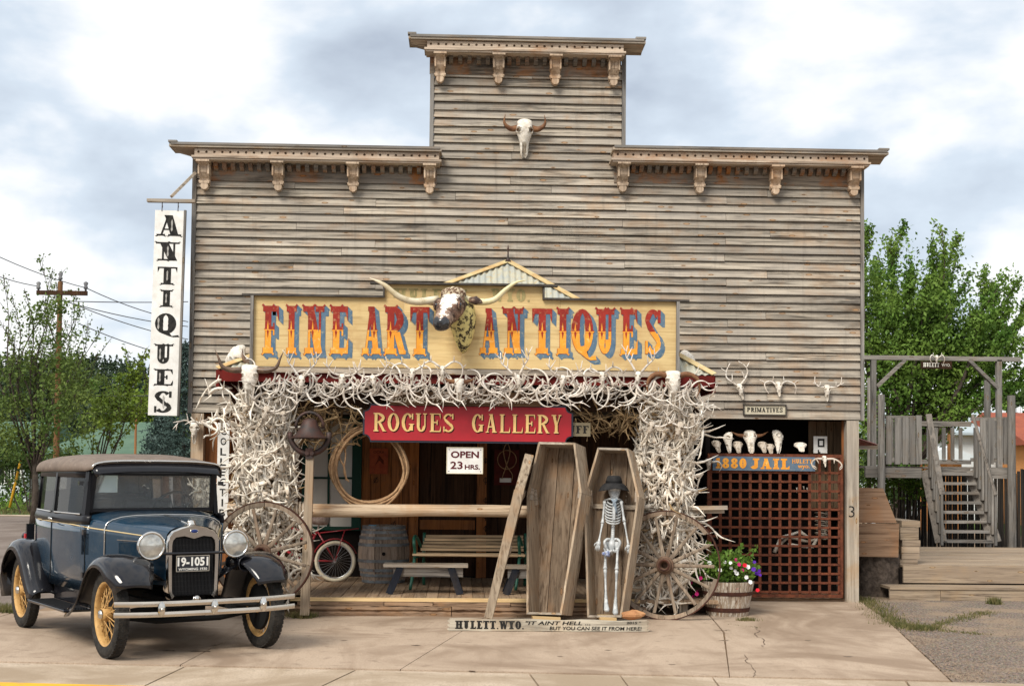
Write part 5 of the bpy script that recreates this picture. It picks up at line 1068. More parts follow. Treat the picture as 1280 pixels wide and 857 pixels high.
# ================================================================ wagon wheels
def wagon_wheel(name, label, px, py, Y, R, nsp, tilt, seed, gap=None, parent_group='wagon wheels at the porch front'):
    random.seed(seed); c = P(px, py, Y); t = thing(name, label, 'wagon wheel', c, 0, parent_group)
    nr = Vector((math.sin(tilt), -math.cos(tilt), .06)).normalized(); a = Vector((0,0,1)); a = (a-nr*a.dot(nr)).normalized(); b_ = nr.cross(a)
    at = lambda r_, th, d=0: c+(a*math.cos(th)+b_*math.sin(th))*r_+nr*d
    nf = 7
    for i in range(nf):
        if gap and i in gap: continue
        mb = MB(); k = 6; vs = []
        for j in range(k+1):
            th = 2*math.pi*(i+(j/k)*.985)/nf
            for r_, d in ((R-.012,.03),(R-.012,-.03),(R-.058,-.024),(R-.058,.024)): vs.append(at(r_, th, d))
        mb.add(vs, [(4*j+q,4*j+(q+1)%4,4*(j+1)+(q+1)%4,4*(j+1)+q) for j in range(k) for q in range(4)]+[(0,1,2,3),(4*k+3,4*k+2,4*k+1,4*k)]); mb.build('felloe', W_wheel, t)
    mb = MB(); n = 56; vs = []
    for j in range(n):
        th = 2*math.pi*j/n
        for r_, d in ((R,.032),(R,-.032),(R-.014,-.030),(R-.014,.030)): vs.append(at(r_, th, d))
    mb.add(vs, [(4*j+q,4*j+(q+1)%4,4*((j+1)%n)+(q+1)%4,4*((j+1)%n)+q) for j in range(n) for q in range(4)]); mb.build('steel_tyre', RUSTD, t)
    for i in range(nsp):
        th = 2*math.pi*(i+.5)/nsp; mb = MB(); mb.tube([at(.07,th,.03), at(.2,th,.02), at(R-.2,th,.005), at(R-.07,th,0)], [.026,.023,.017,.020], 8, flat=.8); mb.build('spoke', W_wheel, t, auto=40)
    HUBM = mottled('hub_iron_wood', (.10,.055,.035), (.20,.13,.09), 8, .7, third=(.05,.03,.025))
    mb = MB(); mb.lathe([(-.10,.075),(-.04,.09),(.04,.105),(.07,.10),(.075,.085),(.13,.075),(.135,.05),(.10,.038),(.02,.036)], c, nr, 22); mb.build('hub', HUBM, t, auto=40)
    mb = MB(); mb.ring(c+nr*.13, .058, .012, nr, 22, 6); mb.build('hub_band', RUSTD, t, True); return t
wagon_wheel('wagon_wheel', 'left wooden wagon wheel half hidden behind the parked car', 329, 691, -2.42, .575, 12, -.12, 1)
wagon_wheel('wagon_wheel', 'right wooden wagon wheel with brown hub and broken rim beside the coffins', 832, 706, -2.17, .625, 14, -.30, 2, gap=(5,))
# ================================================================ hitching rails, bell, rope
YR = -1.93
rail = thing('log_rail', 'long pale peeled log hitching rail lashed across the porch front', 'rail', (P(500,637,YR).x, YR, 1.2)); mb = MB(); random.seed(4)
pts = [P(285+i*(780-285)/12, 636.5+i*.25, YR)+Vector((0,0,ru(-.006,.006))) for i in range(13)]; mb.tube(pts, [.078-.012*i/12+ru(-.004,.004) for i in range(13)], 14); mb.build('log', W_log, rail, True)
r2 = thing('split_rail', 'split grey timber rail end jutting out right of the wheel', 'rail', (P(870,637,YR).x, YR, 1.2))
mb = MB(); mb.beam(P(772,640,YR+.03), P(905,638,YR-.03), .07, .055); mb.beam(P(830,635,YR-.06), P(909,634,YR-.1), .06, .045); mb.tube([P(800,646,YR), P(880,645,YR)], [.03,.02], 7); mb.build('timber', W_x, r2)
mb = MB(); 
for px_ in (372, 376, 380, 385): mb.ring(P(px_,637,YR), .088, .013, (1,0,.06), 18, 6)
mb.tube(spline([P(372,630,YR-.1), P(364,622,YR-.1), P(368,614,YR-.08), P(376,622,YR-.1)], 4), .011, 6)
tag(mb.build('rope_lashing', ROPEL, None, True, origin=P(378,637,YR)), 'pale rope lashed round the log rail beneath the bell post', 'rope')
bp = thing('bell_post', 'weathered timber post standing at the left of the rail carrying the iron bell', 'post', P(382,770,-2.30)); YPB = -2.30
mb = MB(); mb.beam(P(381,768,YPB), P(387.5,572,YPB), .10, .09, up=(0,1,0), w2=.085, h2=.08); mb.build('timber', W_bz, bp)
bell = thing('iron_bell', 'dark rusty iron dinner bell in a curved yoke on its post', 'bell', P(387,562,YPB)); bc_ = P(387,540,YPB-.02)
mb = MB(); z9 = P(387,548,YPB).z; mb.lathe([(0,.205),(.010,.212),(.018,.195),(.04,.165),(.08,.135),(.13,.108),(.18,.088),(.21,.072),(.225,.045),(.23,.02)], (bc_.x, YPB-.02, z9), (0,0,1), 28, cap=False)
mb.lathe([(.001,.195),(.04,.155),(.21,.06)], (bc_.x, YPB-.02, z9), (0,0,1), 28, cap=False); mb.build('bell_cup', IRON, bell, auto=50)
mb = MB(); yk = [P(387-24.5*math.sin(t), 544+25*math.cos(t)*1.0-2, YPB) for t in lin(math.radians(-95), math.radians(95), 15)]; mb.tube(yk, .032, 8)
mb.build('cradle', IRON, bell, True)
mb = MB(); yk = [P(387-17*math.sin(t), 532-17*math.cos(t), YPB) for t in lin(math.radians(-100), math.radians(100), 11)]; mb.tube(yk, .018, 8); mb.build('yoke', IRON, bell, True)
mb = MB(); mb.beam(P(387,573,YPB-.01), P(387,560,YPB-.01), .08, .10, up=(0,1,0)); mb.lathe([(0,.03),(.03,.025)], P(384,566,YPB-.05), NF, 8); mb.lathe([(0,.03),(.03,.025)], P(390,566,YPB-.05), NF, 8); mb.build('bracket', IRON, bell)
YRp = -1.78; rc = thing('lasso_coil', 'large coil of tan rope hanging from the antlers under the porch', 'rope', P(462,632,YRp)); random.seed(9)
for i in range(10):
    cx, cy, rx, ry = 462+ru(-2,3), 583+ru(-4,3)+i*.6, 46+ru(-4,3), 46+ru(-3,2); mb = MB(); n = 44
    pts = [P(cx+rx*math.sin(2*math.pi*k/n)*(1-.10*max(0,math.cos(2*math.pi*k/n))), cy-ry*math.cos(2*math.pi*k/n)*(1.08 if math.cos(2*math.pi*k/n) > 0 else 1), YRp-.03*i*.4+.02*math.sin(k/5.+i)) for k in range(n)]
    mb.tube(pts+[pts[0]], .0135, 6, cap=False); mb.build('rope_loop', ROPE, rc, True)
mb = MB(); mb.tube(spline([P(441,536,YRp-.05), P(428,552,YRp-.06), P(424,570,YRp-.06), P(430,583,YRp-.06), P(433,600,YRp-.06)], 5), .012, 6); mb.tube(spline([P(428,549,YRp-.08), P(432,566,YRp-.07), P(430,590,YRp-.06), P(436,602,YRp-.06)], 5), .009, 6); mb.build('rope_tail', ROPE, rc, True)
# ================================================================ things under the porch
def staves(t, c, prof, n, mat, r_in=.018, a0=0, name='stave', h=None):
    for i in range(n):
        mb = MB(); vs = []; k = len(prof); d = ru(-.002,.002)
        for hgt, r_ in prof:
            for rr in (r_+d, r_-r_in):
                for e_ in (0.012, .988): th = 2*math.pi*(i+e_)/n; vs.append((c[0]+rr*math.cos(th), c[1]+rr*math.sin(th), c[2]+hgt))
        fs = [(0,2,3,1), (4*k-4,4*k-3,4*k-1,4*k-2)]
        for j in range(k-1): a, b_ = 4*j, 4*j+4; fs += [(a,a+1,b_+1,b_),(a+1,a+3,b_+3,b_+1),(a+3,a+2,b_+2,b_+3),(a+2,a,b_,b_+2)]
        mb.add(vs, fs); mb.build(name, mat, t)
YBr = .35; bc0 = P(479,729,YBr); bcx = bc0.x; barrel = thing('wooden_barrel', 'old grey wine barrel with galvanised hoops standing on the porch', 'barrel', (bcx, YBr, DK)); H9 = P(479,656,YBr).z-DK
prof = [(H9*u, .275+.065*math.sin(math.pi*u)) for u in lin(0,1,7)]; random.seed(8); staves(barrel, (bcx,YBr,DK), prof, 20, W_barrel)
HOOP = mottled('galvanised_hoop', (.24,.27,.29), (.15,.16,.17), 6, .45, .5, third=(.15,.09,.06))
for u in (.02,.13,.22,.38,.66,.78,.88,.96):
    r_ = .275+.065*math.sin(math.pi*u)+.004; mb = MB(); mb.lathe([(H9*u-.012,r_-.004),(H9*u-.012,r_),(H9*u+.026,r_+.001),(H9*u+.026,r_-.004)], (bcx,YBr,DK), (0,0,1), 32, cap=False); mb.build('hoop', HOOP, barrel)
mb = MB(); mb.lathe([(H9-.03,.262),(H9-.025,.262)], (bcx,YBr,DK), (0,0,1), 24); mb.build('barrel_head', W_barrel, barrel); mb = MB(); mb.lathe([(0,.024),(.006,.02)], (bcx+.02,YBr-.338,DK+H9*.52), NF, 10); mb.build('bung', DARK, barrel)
bt = MB(); bt.box(bcx-.2, bcx-.1, YBr-.12, YBr-.03, DK+H9-.02, DK+H9+.005); tag(bt.build('blue_box', flat('pale_blue_box', (.25,.55,.75), .5), origin=(bcx-.15,YBr-.07,DK+H9)), 'little light blue box lying on the left of the barrel top', 'box')
# slatted garden bench
YBn2 = -.35; bx0, bx1 = P(530,660,YBn2).x, P(655,660,YBn2).x
bench = thing('garden_bench', 'slatted garden bench with curved green iron ends standing under the log rail', 'bench', ((bx0+bx1)/2, YBn2, DK))
zb1 = P(590,669,YBn2).z; zb0 = DK+.43
for i in range(5):
    u = i/4; z = zb1-.02-(zb1-zb0-.06)*u; y = YBn2+.20-.14*u; o_ = .06*u; mb = MB(); mb.box(bx0+.02-o_, bx1-.0, y-.012, y+.012, z-.017, z+.016); mb.build('back_slat', W_bench, bench)
for i in range(5): y = YBn2+.02-.1*i; z = zb0-.03+.012*abs(i-1.5); mb = MB(); mb.box(bx0-.09-.02*i*.5, bx1-.0, y-.04, y+.04, z-.012, z+.012); mb.build('seat_slat', W_bench, bench)
for xx in (bx0-.0, bx1+.03):
    mb = MB(); mb.tube(spline([(xx,YBn2+.23,zb1+.02),(xx,YBn2+.16,zb1-.18),(xx,YBn2+.06,zb0-.02),(xx,YBn2+.2,DK+.15),(xx,YBn2+.28,DK)], 4), .02, 8)
    mb.tube(spline([(xx-.03,YBn2+.15,zb1-.17),(xx-.09,YBn2-.05,zb0+.20),(xx-.11,YBn2-.32,zb0+.21),(xx-.11,YBn2-.42,zb0+.14),(xx-.1,YBn2-.37,zb0+.02),(xx-.12,YBn2-.40,DK+.2),(xx-.15,YBn2-.46,DK)], 4), .02, 8)
    mb.tube([(xx-.02,YBn2+.06,zb0-.04),(xx-.1,YBn2-.4,zb0-.03)], .018, 8); mb.build('iron_end', TEAL, bench, True)
def sawhorse(name, label, px0, px1, Y, legs, yt=704, g='low trestle benches on the porch'):
    x0, x1 = P(px0,yt,Y).x, P(px1,yt,Y).x; zt = P((px0+px1)/2,yt,Y).z; t = thing(name, label, 'bench', ((x0+x1)/2, Y, DK), 0, g)
    mb = MB(); mb.box(x0, x1, Y-.14, Y+.14, zt-.035, zt); mb.build('seat_plank', W_x, t)
    mb = MB(); mb.box(x0+.12, x1-.06, Y-.10, Y-.07, zt-.15, zt-.036); mb.build('apron', W_gx, t)
    for lx, dx in legs:
        for yy in (-.11, .11): mb = MB(); a = Vector((P(lx,yt,Y).x, Y+yy, zt-.037)); mb.beam(a, a+Vector((dx,yy*.3,-(zt-.037-DK)+.002)), .085, .032, up=(0,1,0)); mb.build('leg', W_blue, t)
sawhorse('trestle_bench', 'low plank bench with dark navy splayed legs in front of the slatted bench', 480, 585, -1.25, [(501,-.13),(564,.11)])
sawhorse('trestle_bench', 'low plank bench with dark splayed legs half hidden behind the leaning coffin lid', 622, 700, -1.25, [(645,-.12),(690,.1)], 706)
# posters
def panel(name, label, cat, pa, pb, ya, yb, Y, mat, fr=None):
    x0, x1, z1, z0 = P(pa,(ya+yb)/2,Y).x, P(pb,(ya+yb)/2,Y).x, P((pa+pb)/2,ya,Y).z, P((pa+pb)/2,yb,Y).z; t = thing(name, label, cat, ((x0+x1)/2, Y, z0)); mb = MB(); mb.box(x0, x1, Y-.012, Y, z0, z1); mb.build('panel', mat, t); return t, x0, x1, z0, z1
POST = mottled('rust_red_poster', (.33,.075,.03), (.24,.05,.025), 14, .8, third=(.15,.05,.03))
t, x0, x1, z0, z1 = panel('wall_poster', 'small rust red poster pinned to the brown boards inside the rope coil', 'poster', 462, 485, 560, 592, YW-.05, POST)
text('heading', 'OCRA', (0,YW-.062,0), EX, EZ, NF, x0+.05, x1-.05, z1-.07, z1-.035, flat('poster_print', (.07,.02,.015), .8), t)
mb = MB()
for k in range(5): mb.tube(spline([(x0+.08+.02*k,YW-.066,z0+.12+.02*k),((x0+x1)/2,YW-.066,z0+.19+.015*k),(x1-.06,YW-.066,z0+.13+.012*k)], 3), .003, 4)
mb.build('drawing', flat('poster_ink', (.10,.025,.015), .8), t)
t, x0, x1, z0, z1 = panel('display_board', 'dark red board holding a looped rope and a small paper tag beside the door', 'board', 618, 649, 562, 606, YW-.06, mottled('oxblood_board', (.10,.016,.012), (.06,.012,.01), 8, .7))
mb = MB(); yy = YW-.085; X = lambda u: x0+(x1-x0)*u; Z = lambda u: z0+(z1-z0)*u
mb.tube(spline([(X(.30),yy,Z(.18)),(X(.48),yy,Z(.55)),(X(.62),yy,Z(.95)),(X(.5),yy,Z(1.18)),(X(.36),yy,Z(.95)),(X(.5),yy,Z(.55)),(X(.72),yy,Z(.3)),(X(.70),yy,Z(.12))], 5), .008, 6); mb.ring((X(.5),yy,Z(.72)), .13, .007, NF, 26, 6); mb.build('rope', ROPE, t, True)
mb = MB(); mb.box(X(.22), X(.68), YW-.078, YW-.073, Z(.08), Z(.20)); mb.build('paper_tag', WHITEP, t)
mb = MB(); random.seed(12)
for px_, py_, ww in ((607,575,.05),(607,600,.06),(607,625,.05),(607,645,.06),(607,660,.05)):
    p = P(px_,py_,YW-.072); mb.ring(p, ww*.5, .005, NF, 10, 4); mb.tube([p-Vector((0,0,ww)), p+Vector((0,0,ww*.8))], .005, 4)
mb.build('carved_brands', BLACK, bld)
mb = MB()
for px_, py_ in ((470,600),(466,640),(492,655),(520,650),(521,690),(498,690)):
    p = P(px_,py_,YW-.028); mb.ring(p, .03, .004, NF, 10, 4); mb.tube([p+Vector((-.03,0,-.04)), p+Vector((.02,0,.05))], .004, 4)
mb.build('carved_brands', BLACK, bld)
# ================================================================ coffins
def coffin(name, label, out, lean, yaw, dep, Yb, mat_in):
    """out: six photo pixels TL TR SR BR BL SL of the front rim; the rim plane leans back and turns a little to the left"""
    c0 = P(sum(p[0] for p in out[3:5])/2, out[3][1], Yb); ty = math.tan(yaw)
    nrm = Vector((-math.sin(yaw), -math.cos(yaw), lean)).normalized()
    def onp(px, py): d = ray(px, py); return CAM + d*((c0-CAM).dot(nrm)/d.dot(nrm))
    R = [onp(*p) for p in out]; inn = -nrm*dep; th = .024; cen = sum(R, Vector())/6
    t = thing(name, label, 'coffin', (c0.x, c0.y, .08), 0, 'open wooden coffins')
    # inset ring
    def inset(d):
        o = []
        for i in range(6):
            p0, p1, p2 = R[i-1], R[i], R[(i+1)%6]; e1 = (p1-p0).normalized(); e2 = (p2-p1).normalized(); n1 = e1.cross(nrm); n2 = e2.cross(nrm)
            if n1.dot(cen-p1) < 0: n1 = -n1
            if n2.dot(cen-p1) < 0: n2 = -n2
            b_ = (n1+n2).normalized(); o.append(p1+b_*(d/max(.3, b_.dot(n1))))
        return o
    I = inset(th)
    for i in range(6):
        j = (i+1)%6; g = (R[j]-R[i]).normalized()*.0015; mb = MB(); a = [R[i]+g, R[j]-g, I[j]-g, I[i]+g]; mb.hexa(a, [q+inn for q in a]); mb.build('side_board', W_bz if i in (1,2,4,5) else W_x, t)
    # back boards: vertical planks across the inner outline
    ax = (I[0]+I[1])/2-(I[3]+I[4])/2; H = ax.length; ax.normalize(); bx_ = nrm.cross(ax).normalized()
    if bx_.x < 0: bx_ = -bx_
    o0 = (I[3]+I[4])/2; poly = [((p-o0).dot(bx_), (p-o0).dot(ax)) for p in I]
    def clipx(poly, x, keep): 
        q = [(b, a) for a, b in poly]; r_ = clip(q, x, keep); return [(b, a) for a, b in r_] if r_ else None
    xs = sorted(p[0] for p in poly); n = 3; x0, x1 = xs[0], xs[-1]
    for k in range(n):
        a, b_ = x0+(x1-x0)*k/n+.004, x0+(x1-x0)*(k+1)/n-.004; q = clipx(poly, a, True); q = clipx(q, b_, False) if q else None
        if q:
            mb = MB(); P3 = [o0+bx_*u+ax*v+inn*(.93) for u, v in q]; mb.hexa(P3, [p-nrm*.015 for p in P3]); mb.build('back_board', mat_in, t)
    # inside battens at the shoulders and lower
    for i, s in ((5,1),(2,-1)):
        p = I[i]; mb = MB(); mb.beam(p+inn*.15+bx_*s*.018-ax*.05, p+inn*.15+bx_*s*.018+ax*.08, .03, .03, up=nrm); mb.beam(p+inn*.55+bx_*s*.02-ax*.09, p+inn*.3+bx_*s*.02+ax*.07, .05, .03, up=nrm); mb.build('batten', W_x, t)
    return t, R, I, inn, ax, bx_, o0, nrm
cf1 = coffin('coffin', 'empty open wooden coffin standing left of the skeleton', [(673,552),(719,553),(727,616),(702,768),(658,767),(658.5,618)], .13, math.radians(25), .34, -2.60, W_coffin)
cf2 = coffin('coffin', 'open wooden coffin at the right holding the skeleton in a black hat', [(747,559),(785,560),(799,621),(777,771),(734,771),(729.5,619)], .13, math.radians(21), .30, -2.62, W_coffin)
t, R, I, inn, ax, bx_, o0, nrm = cf2; mb = MB(); mb.beam(I[5]+inn*.86-ax*.09, I[2]+inn*.86-ax*.09, .05, .02, up=nrm); mb.build('batten', W_x, t)
for i, (pa, pb, py) in enumerate(((665,699,773),(748,768,774))):
    a, b_ = P(pa,py,-2.5).x, P(pb,py,-2.5).x; mb = MB(); mb.box(a, b_, -2.72, -2.35, -.0, .068); tag(mb.build('wood_block', W_new, origin=((a+b_)/2,-2.5,0)), ['pale wood block under the foot of the empty coffin', 'short pale wood block under the foot of the coffin with skeleton'][i], 'block')
mb = MB(); random.seed(2); c = P(790,768,-2.75); mb.grid(lambda u, v: c+Vector((.13*math.cos(u*6.283)*math.sin(v*3.1416+.001)*(1+.25*math.sin(u*17+v*5)), .10*math.sin(u*6.283)*math.sin(v*3.1416+.001), .05*math.cos(v*3.1416)*(1+.2*math.sin(u*11)) )), 14, 7, True)
tag(mb.build('rock', mottled('orange_rock', (.50,.27,.13), (.36,.17,.08), 9, .9, st=1, d=.01), origin=c), 'orange brown stone resting behind the right end of the ground plank', 'rock')
# leaning lid seen edge on
lid = thing('leaning_lid', 'narrow coffin lid leaning edge on against the empty coffin', 'lid', P(612,772,-2.7))
b0, t0 = P(611,773,-2.75), P(662,570,-2.35); ax_ = (t0-b0); H = ax_.length; ax_.normalize(); wd = Vector((.16,1,0)); wd = (wd-ax_*wd.dot(ax_)).normalized(); nn = ax_.cross(wd).normalized()
def lq(u, v, d): return b0+ax_*(u*H)+wd*v+nn*d
pl = [(0,-.04),(0,.22),(.72,.36),(1,.24),(1,-.02),(.75,-.16)]
for k in range(3):
    a, b_ = -.16+.52*k/3+.001, -.16+.52*(k+1)/3-.001; q = [(v, u) for u, v in pl]; q = [(b, a2) for a2, b in q]; 
    q2 = clip([(u, v) for u, v in pl], a, True); q2 = clip(q2, b_, False) if q2 else None
    if q2: mb = MB(); mb.hexa([lq(u, v, -.012) for u, v in q2], [lq(u, v, .014) for u, v in q2]); mb.build('lid_board', W_bz, lid)
for u in (.70,.86,.35):
    mb = MB(); mb.beam(lq(u,-.13 if u > .6 else -.06,-.026), lq(u+.10,.2,-.026), .028, .06, up=ax_); mb.build('lid_batten', W_bz, lid)
mb = MB(); mb.beam(lq(0.0,-.06,.0), lq(.76,-.17,.0), .05, .09, up=nn, h2=.11); mb.beam(lq(.74,-.165,.0), lq(1.0,-.04,.0), .05, .10, up=nn); mb.build('lid_edge', W_bz, lid)
# ---------------------------------------------------------------- skeleton
SK = mottled('plastic_bone', (.60,.62,.62), (.34,.36,.37), 14, .4, third=(.12,.13,.14), st=.3)
sk = thing('skeleton', 'life size skeleton in a black brimmed hat standing inside the right coffin', 'skeleton', P(764,768,-2.3)); nrm2 = nrm
cc = o0+inn*.45
def S(px, py, d=0): r_ = ray(px, py); return CAM + r_*((cc-nrm*(-d)-CAM).dot(nrm)/r_.dot(nrm))
# skull
mb = MB(); c = S(767.8,613,.0); k = .115
prof = lambda v: [.0,.6,.85,.98,1.0,.97,.9,.75,.62,.55,.5,.0]
rings = []
for zi, (z, w_, dpt, fy) in enumerate([(.125,.02,.03,0),(.115,.045,.06,0),(.09,.068,.085,0),(.05,.078,.095,0),(.02,.076,.092,0),(-.005,.070,.085,-.002),(-.03,.064,.07,-.012),(-.05,.055,.058,-.02),(-.075,.047,.05,-.026),(-.095,.04,.045,-.03),(-.11,.025,.03,-.035)]):
    ring = []
    for j in range(20):
        a = 2*math.pi*j/20; x = w_*math.cos(a); y = fy-dpt*math.sin(a)
        for sx in (-1, 1):
            q = ((x-sx*.03)/.02)**2+((z-.005)/.022)**2
            if q < 1 and y < 0: y += .045*(1-q)**.4
        if abs(x) < .012 and -.035 < z < -.01 and y < 0: y += .03
        ring.append(c+Vector((x, y, z*1.05)))
    rings.append(ring)
mb.loft(rings[::-1]); mb.build('skull', SK, sk, True)
mb = MB()
for j in range(9): x = -.028+.007*j; mb.box(c.x+x-.003, c.x+x+.003, c.y-.077, c.y-.066, c.z-.082, c.z-.062)
mb.build('teeth', SK, sk); 
HAT = mottled('black_felt', (.018,.018,.019), (.035,.034,.034), 14, .85)
mb = MB(); hc = c+Vector((-.004,.004,.088)); rings = []
mb.grid(lambda u, v: hc+Vector((math.cos(u*6.2832)*(.080+.095*v), math.sin(u*6.2832)*(.090+.09*v), .0-.055*v*v-.035*v*v*abs(math.cos(u*6.2832)))), 32, 5, True)
mb.grid(lambda u, v: hc+Vector((math.cos(-u*6.2832)*(.080+.095*v), math.sin(-u*6.2832)*(.090+.09*v), -.006-.055*v*v-.035*v*v*abs(math.cos(u*6.2832)))), 32, 5, True)
mb.lathe([(-.012,.095),(.02,.092),(.055,.084),(.078,.070),(.083,.05),(.072,.02)], hc, (0,0,1), 24); ho = mb.build('hat', HAT, sk, True)
mb = MB(); mb.lathe([(.0,.0965),(.02,.0955),(.022,.094)], hc, (0,0,1), 24, cap=False); mb.build('hat_band', BLACK, ho)
def bone(a, b_, r_=.016, nm='bone', kn=1.5, par=None):
    a, b_ = Vector(a), Vector(b_); d = b_-a; mb = MB(); mb.tube([a, a+d*.05, a+d*.12, a+d*.3, a+d*.7, a+d*.88, a+d*.95, b_], [r_*1.1, r_*kn, r_*1.15, r_*.85, r_*.85, r_*1.15, r_*kn, r_*1.1], 8); return mb.build(nm, SK, sk, True)
mb = MB(); spn = [S(767.5,621), S(767,635,-.02), S(766.5,652,-.02), S(766,668,-.01), S(765,680,0)]; sp = spline(spn, 6)
for i, p in enumerate(sp): mb.lathe([(-.016,.016),(-.008,.021),(.008,.021),(.016,.016)], p, ax, 8)
mb.build('spine', SK, sk, True)
def ribarc(cz_px, hw, dp, z_off):
    c_ = S(766.5, cz_px); return [c_+Vector((hw*math.sin(a), .03-dp*(1+math.cos(a))*.5 if False else -dp*math.cos(a)+.01, -.03*math.cos(a)*1.0+z_off)) for a in lin(-math.radians(168), math.radians(168), 19)]
for i, py in enumerate((627,630.5,634,637.5,641,644.5,648,651)):
    hw = [.062,.074,.081,.085,.087,.087,.084,.078][i]; mb = MB(); pts = [q for q in ribarc(py, hw, .07, 0)]; mb.tube(pts, .010, 6, flat=.8); mb.build('rib', SK, sk, True)
mb = MB(); mb.cbox(S(766.5,636)+Vector((0,-.085,-.02)), .03, .014, .2); mb.build('breastbone', SK, sk, bevel=.004)
mb = MB(); mb.tube([S(755.5,625,.0), S(762,623,.05), S(767,624.5,.07), S(771,623,.05), S(777,625,0)], .011, 6); mb.build('collarbone', SK, sk, True)
pv = S(765,681); mb = MB()
for sx_ in (-1, 1):
    mb.grid(lambda u, v: pv+Vector((sx_*(.022+.062*v)+.012*math.sin(u*3.1416)*sx_, -.045*math.sin(v*1.4)+.03-.02*math.sin(u*3.14), -.05+.10*u*(1-.25*v)+.01*v)), 8, 6)
    mb.tube(spline([pv+Vector((sx_*.022,.02,.065)), pv+Vector((sx_*.060,-.01,.066)), pv+Vector((sx_*.088,-.03,.036)), pv+Vector((sx_*.076,-.03,-.01)), pv+Vector((sx_*.058,-.02,-.045)), pv+Vector((sx_*.03,-.05,-.07)), pv+Vector((sx_*.005,-.06,-.05))], 4), .016, 7)
mb.lathe([(-.11,.012),(-.06,.028),(0,.042),(.06,.032)], pv+Vector((0,.02,0)), (0,0,1), 10); mb.build('pelvis', SK, sk, True)
shL, elL, haL = S(756,626,.02), S(753,654,.02), S(748.5,677,.08); shR, elR, haR = S(776.5,626,.02), S(780.5,652,.02), S(785.5,681,.04)
for a, b_, c_ in ((shL,elL,haL),(shR,elR,haR)): 
    bone(a, b_, .015, 'upper_arm'); bone(b_, c_, .011, 'forearm'); d = (c_-b_).normalized(); sid = d.cross(nrm2).normalized(); mb = MB()
    mb.cbox(c_+d*.02, .045, .02, .05)
    for f in range(4): q = c_+d*.04+sid*(.012*(f-1.5)); e_ = q+d*(.05+.008*(1.5-abs(f-1.5)))+sid*.006*(f-1.5); mb.tube([q, (q+e_)/2+nrm2*.004, e_-nrm2*.012+d*.01], [.007,.0065,.004], 5)
    q = c_+d*.01+sid*.022; mb.tube([q, q+d*.02+sid*.02, q+d*.045+sid*.022], [.008,.007,.004], 5); mb.build('hand', SK, sk, True)
for hp_, kn_, an_, ft in ((S(757,684,.0), S(756.5,711,.03), S(757.5,750,.02), S(758,760,.06)), (S(772,684,0), S(771,712,.03), S(769.5,753,.02), S(769,764,.06))):
    bone(hp_, kn_, .0175, 'thigh_bone'); bone(kn_, an_, .015, 'shin_bone'); mb = MB(); mb.tube([an_+Vector((0,0,.02)), (an_+ft)/2, ft+Vector((0,-.03,-.01)), ft+Vector((0,-.06,-.02))], [.018,.026,.033,.022], 8, flat=.85); mb.build('foot', SK, sk, True)
mb = MB(); random.seed(6); c = S(757,693,.06)
for i in range(9): mb.lathe([(-.02,.01),(-.01,.02),(.01,.02),(.02,.008)], c+Vector((ru(-.05,.05), ru(-.03,.0), ru(-.03,.03))), (ru(-1,1),ru(-1,1),1), 7)
tag(mb.build('cloth_bundle', mottled('blue_white_cloth', (.05,.09,.28), (.55,.58,.66), 40, .8), None, True, origin=c), 'small blue and white bundle hanging at the skeleton hand', 'cloth')
mb = MB(); c = S(768,627,.09); mb.tube([c+Vector((-.03,0,.03)), c, c+Vector((.015,0,-.08)), c+Vector((.03,.0,-.14))], [.014,.018,.014,.006], 7, flat=.6); mb.tube([c+Vector((.03,0,.03)), c, c+Vector((-.02,0,-.06))], [.014,.016,.006], 7); mb.build('neckerchief', mottled('pale_blue_cloth', (.30,.36,.42), (.12,.16,.2), 20, .8), sk, True)
# ================================================================ flower tub
YF = -1.65; fc = P(909,775,YF); fc.z = 0; tub = thing('flower_tub', 'half barrel planter with peeling white staves and iron hoops right of the wheel', 'planter', (fc.x, YF, 0))
H9 = .40; rr = .30; prof = [(H9*u, rr-.055+.07*u) for u in lin(0,1,5)]; random.seed(18)
W_tub = wood('tub_staves', (.40,.32,.24), (.28,.215,.16), (.10,.065,.045), (.30,.16,.08), 'Z', False, .9, .6, paint=(.52,.47,.4), paintcov=.46)
staves(tub, (fc.x, YF, 0), prof, 22, W_tub, .02)
for u, hh_ in ((.12,.05),(.60,.045)):
    r_ = rr-.055+.07*u+.004; mb = MB(); mb.lathe([(H9*u-.001,r_-.005),(H9*u,r_),(H9*u+hh_,r_+.009),(H9*u+hh_,r_)], (fc.x,YF,0), (0,0,1), 30, cap=False); mb.build('hoop', RUSTD, tub)
mb = MB(); mb.lathe([(H9-.05,.28),(H9-.04,.28)], (fc.x,YF,0), (0,0,1), 20); mb.build('potting_soil', SOIL, tub)
LEAFP = leafmat('petunia_leaf', (.10,.20,.03), (.20,.32,.06), 6)
def leafcloud(mb, pts, size, seed=0, up=.3, asp=.5):
    rg_ = np.random.RandomState(seed); n = len(pts); p = np.array(pts); d = rg_.normal(size=(n,3)); d[:,2] += up; d /= np.linalg.norm(d, axis=1)[:,None]
    a = np.cross(d, rg_.normal(size=(n,3))); a /= np.linalg.norm(a, axis=1)[:,None]; s = size*(.6+.8*rg_.rand(n))[:,None]
    b = len(mb.v); q = np.stack([p-d*s*.5, p+a*s*asp*.5, p+d*s*.5, p-a*s*asp*.5], 1).reshape(-1,3); mb.v += [tuple(x) for x in q]; mb.f += [(b+4*i,b+4*i+1,b+4*i+2,b+4*i+3) for i in range(n)]; mb.mi += [mb.m]*n
fl = thing('petunia_plant', 'bushy petunias with red, white and purple flowers filling the half barrel', 'flowers', (fc.x, YF, H9)); random.seed(19); pts = []; stems = MB()
cen = Vector((fc.x, YF, H9+.10))
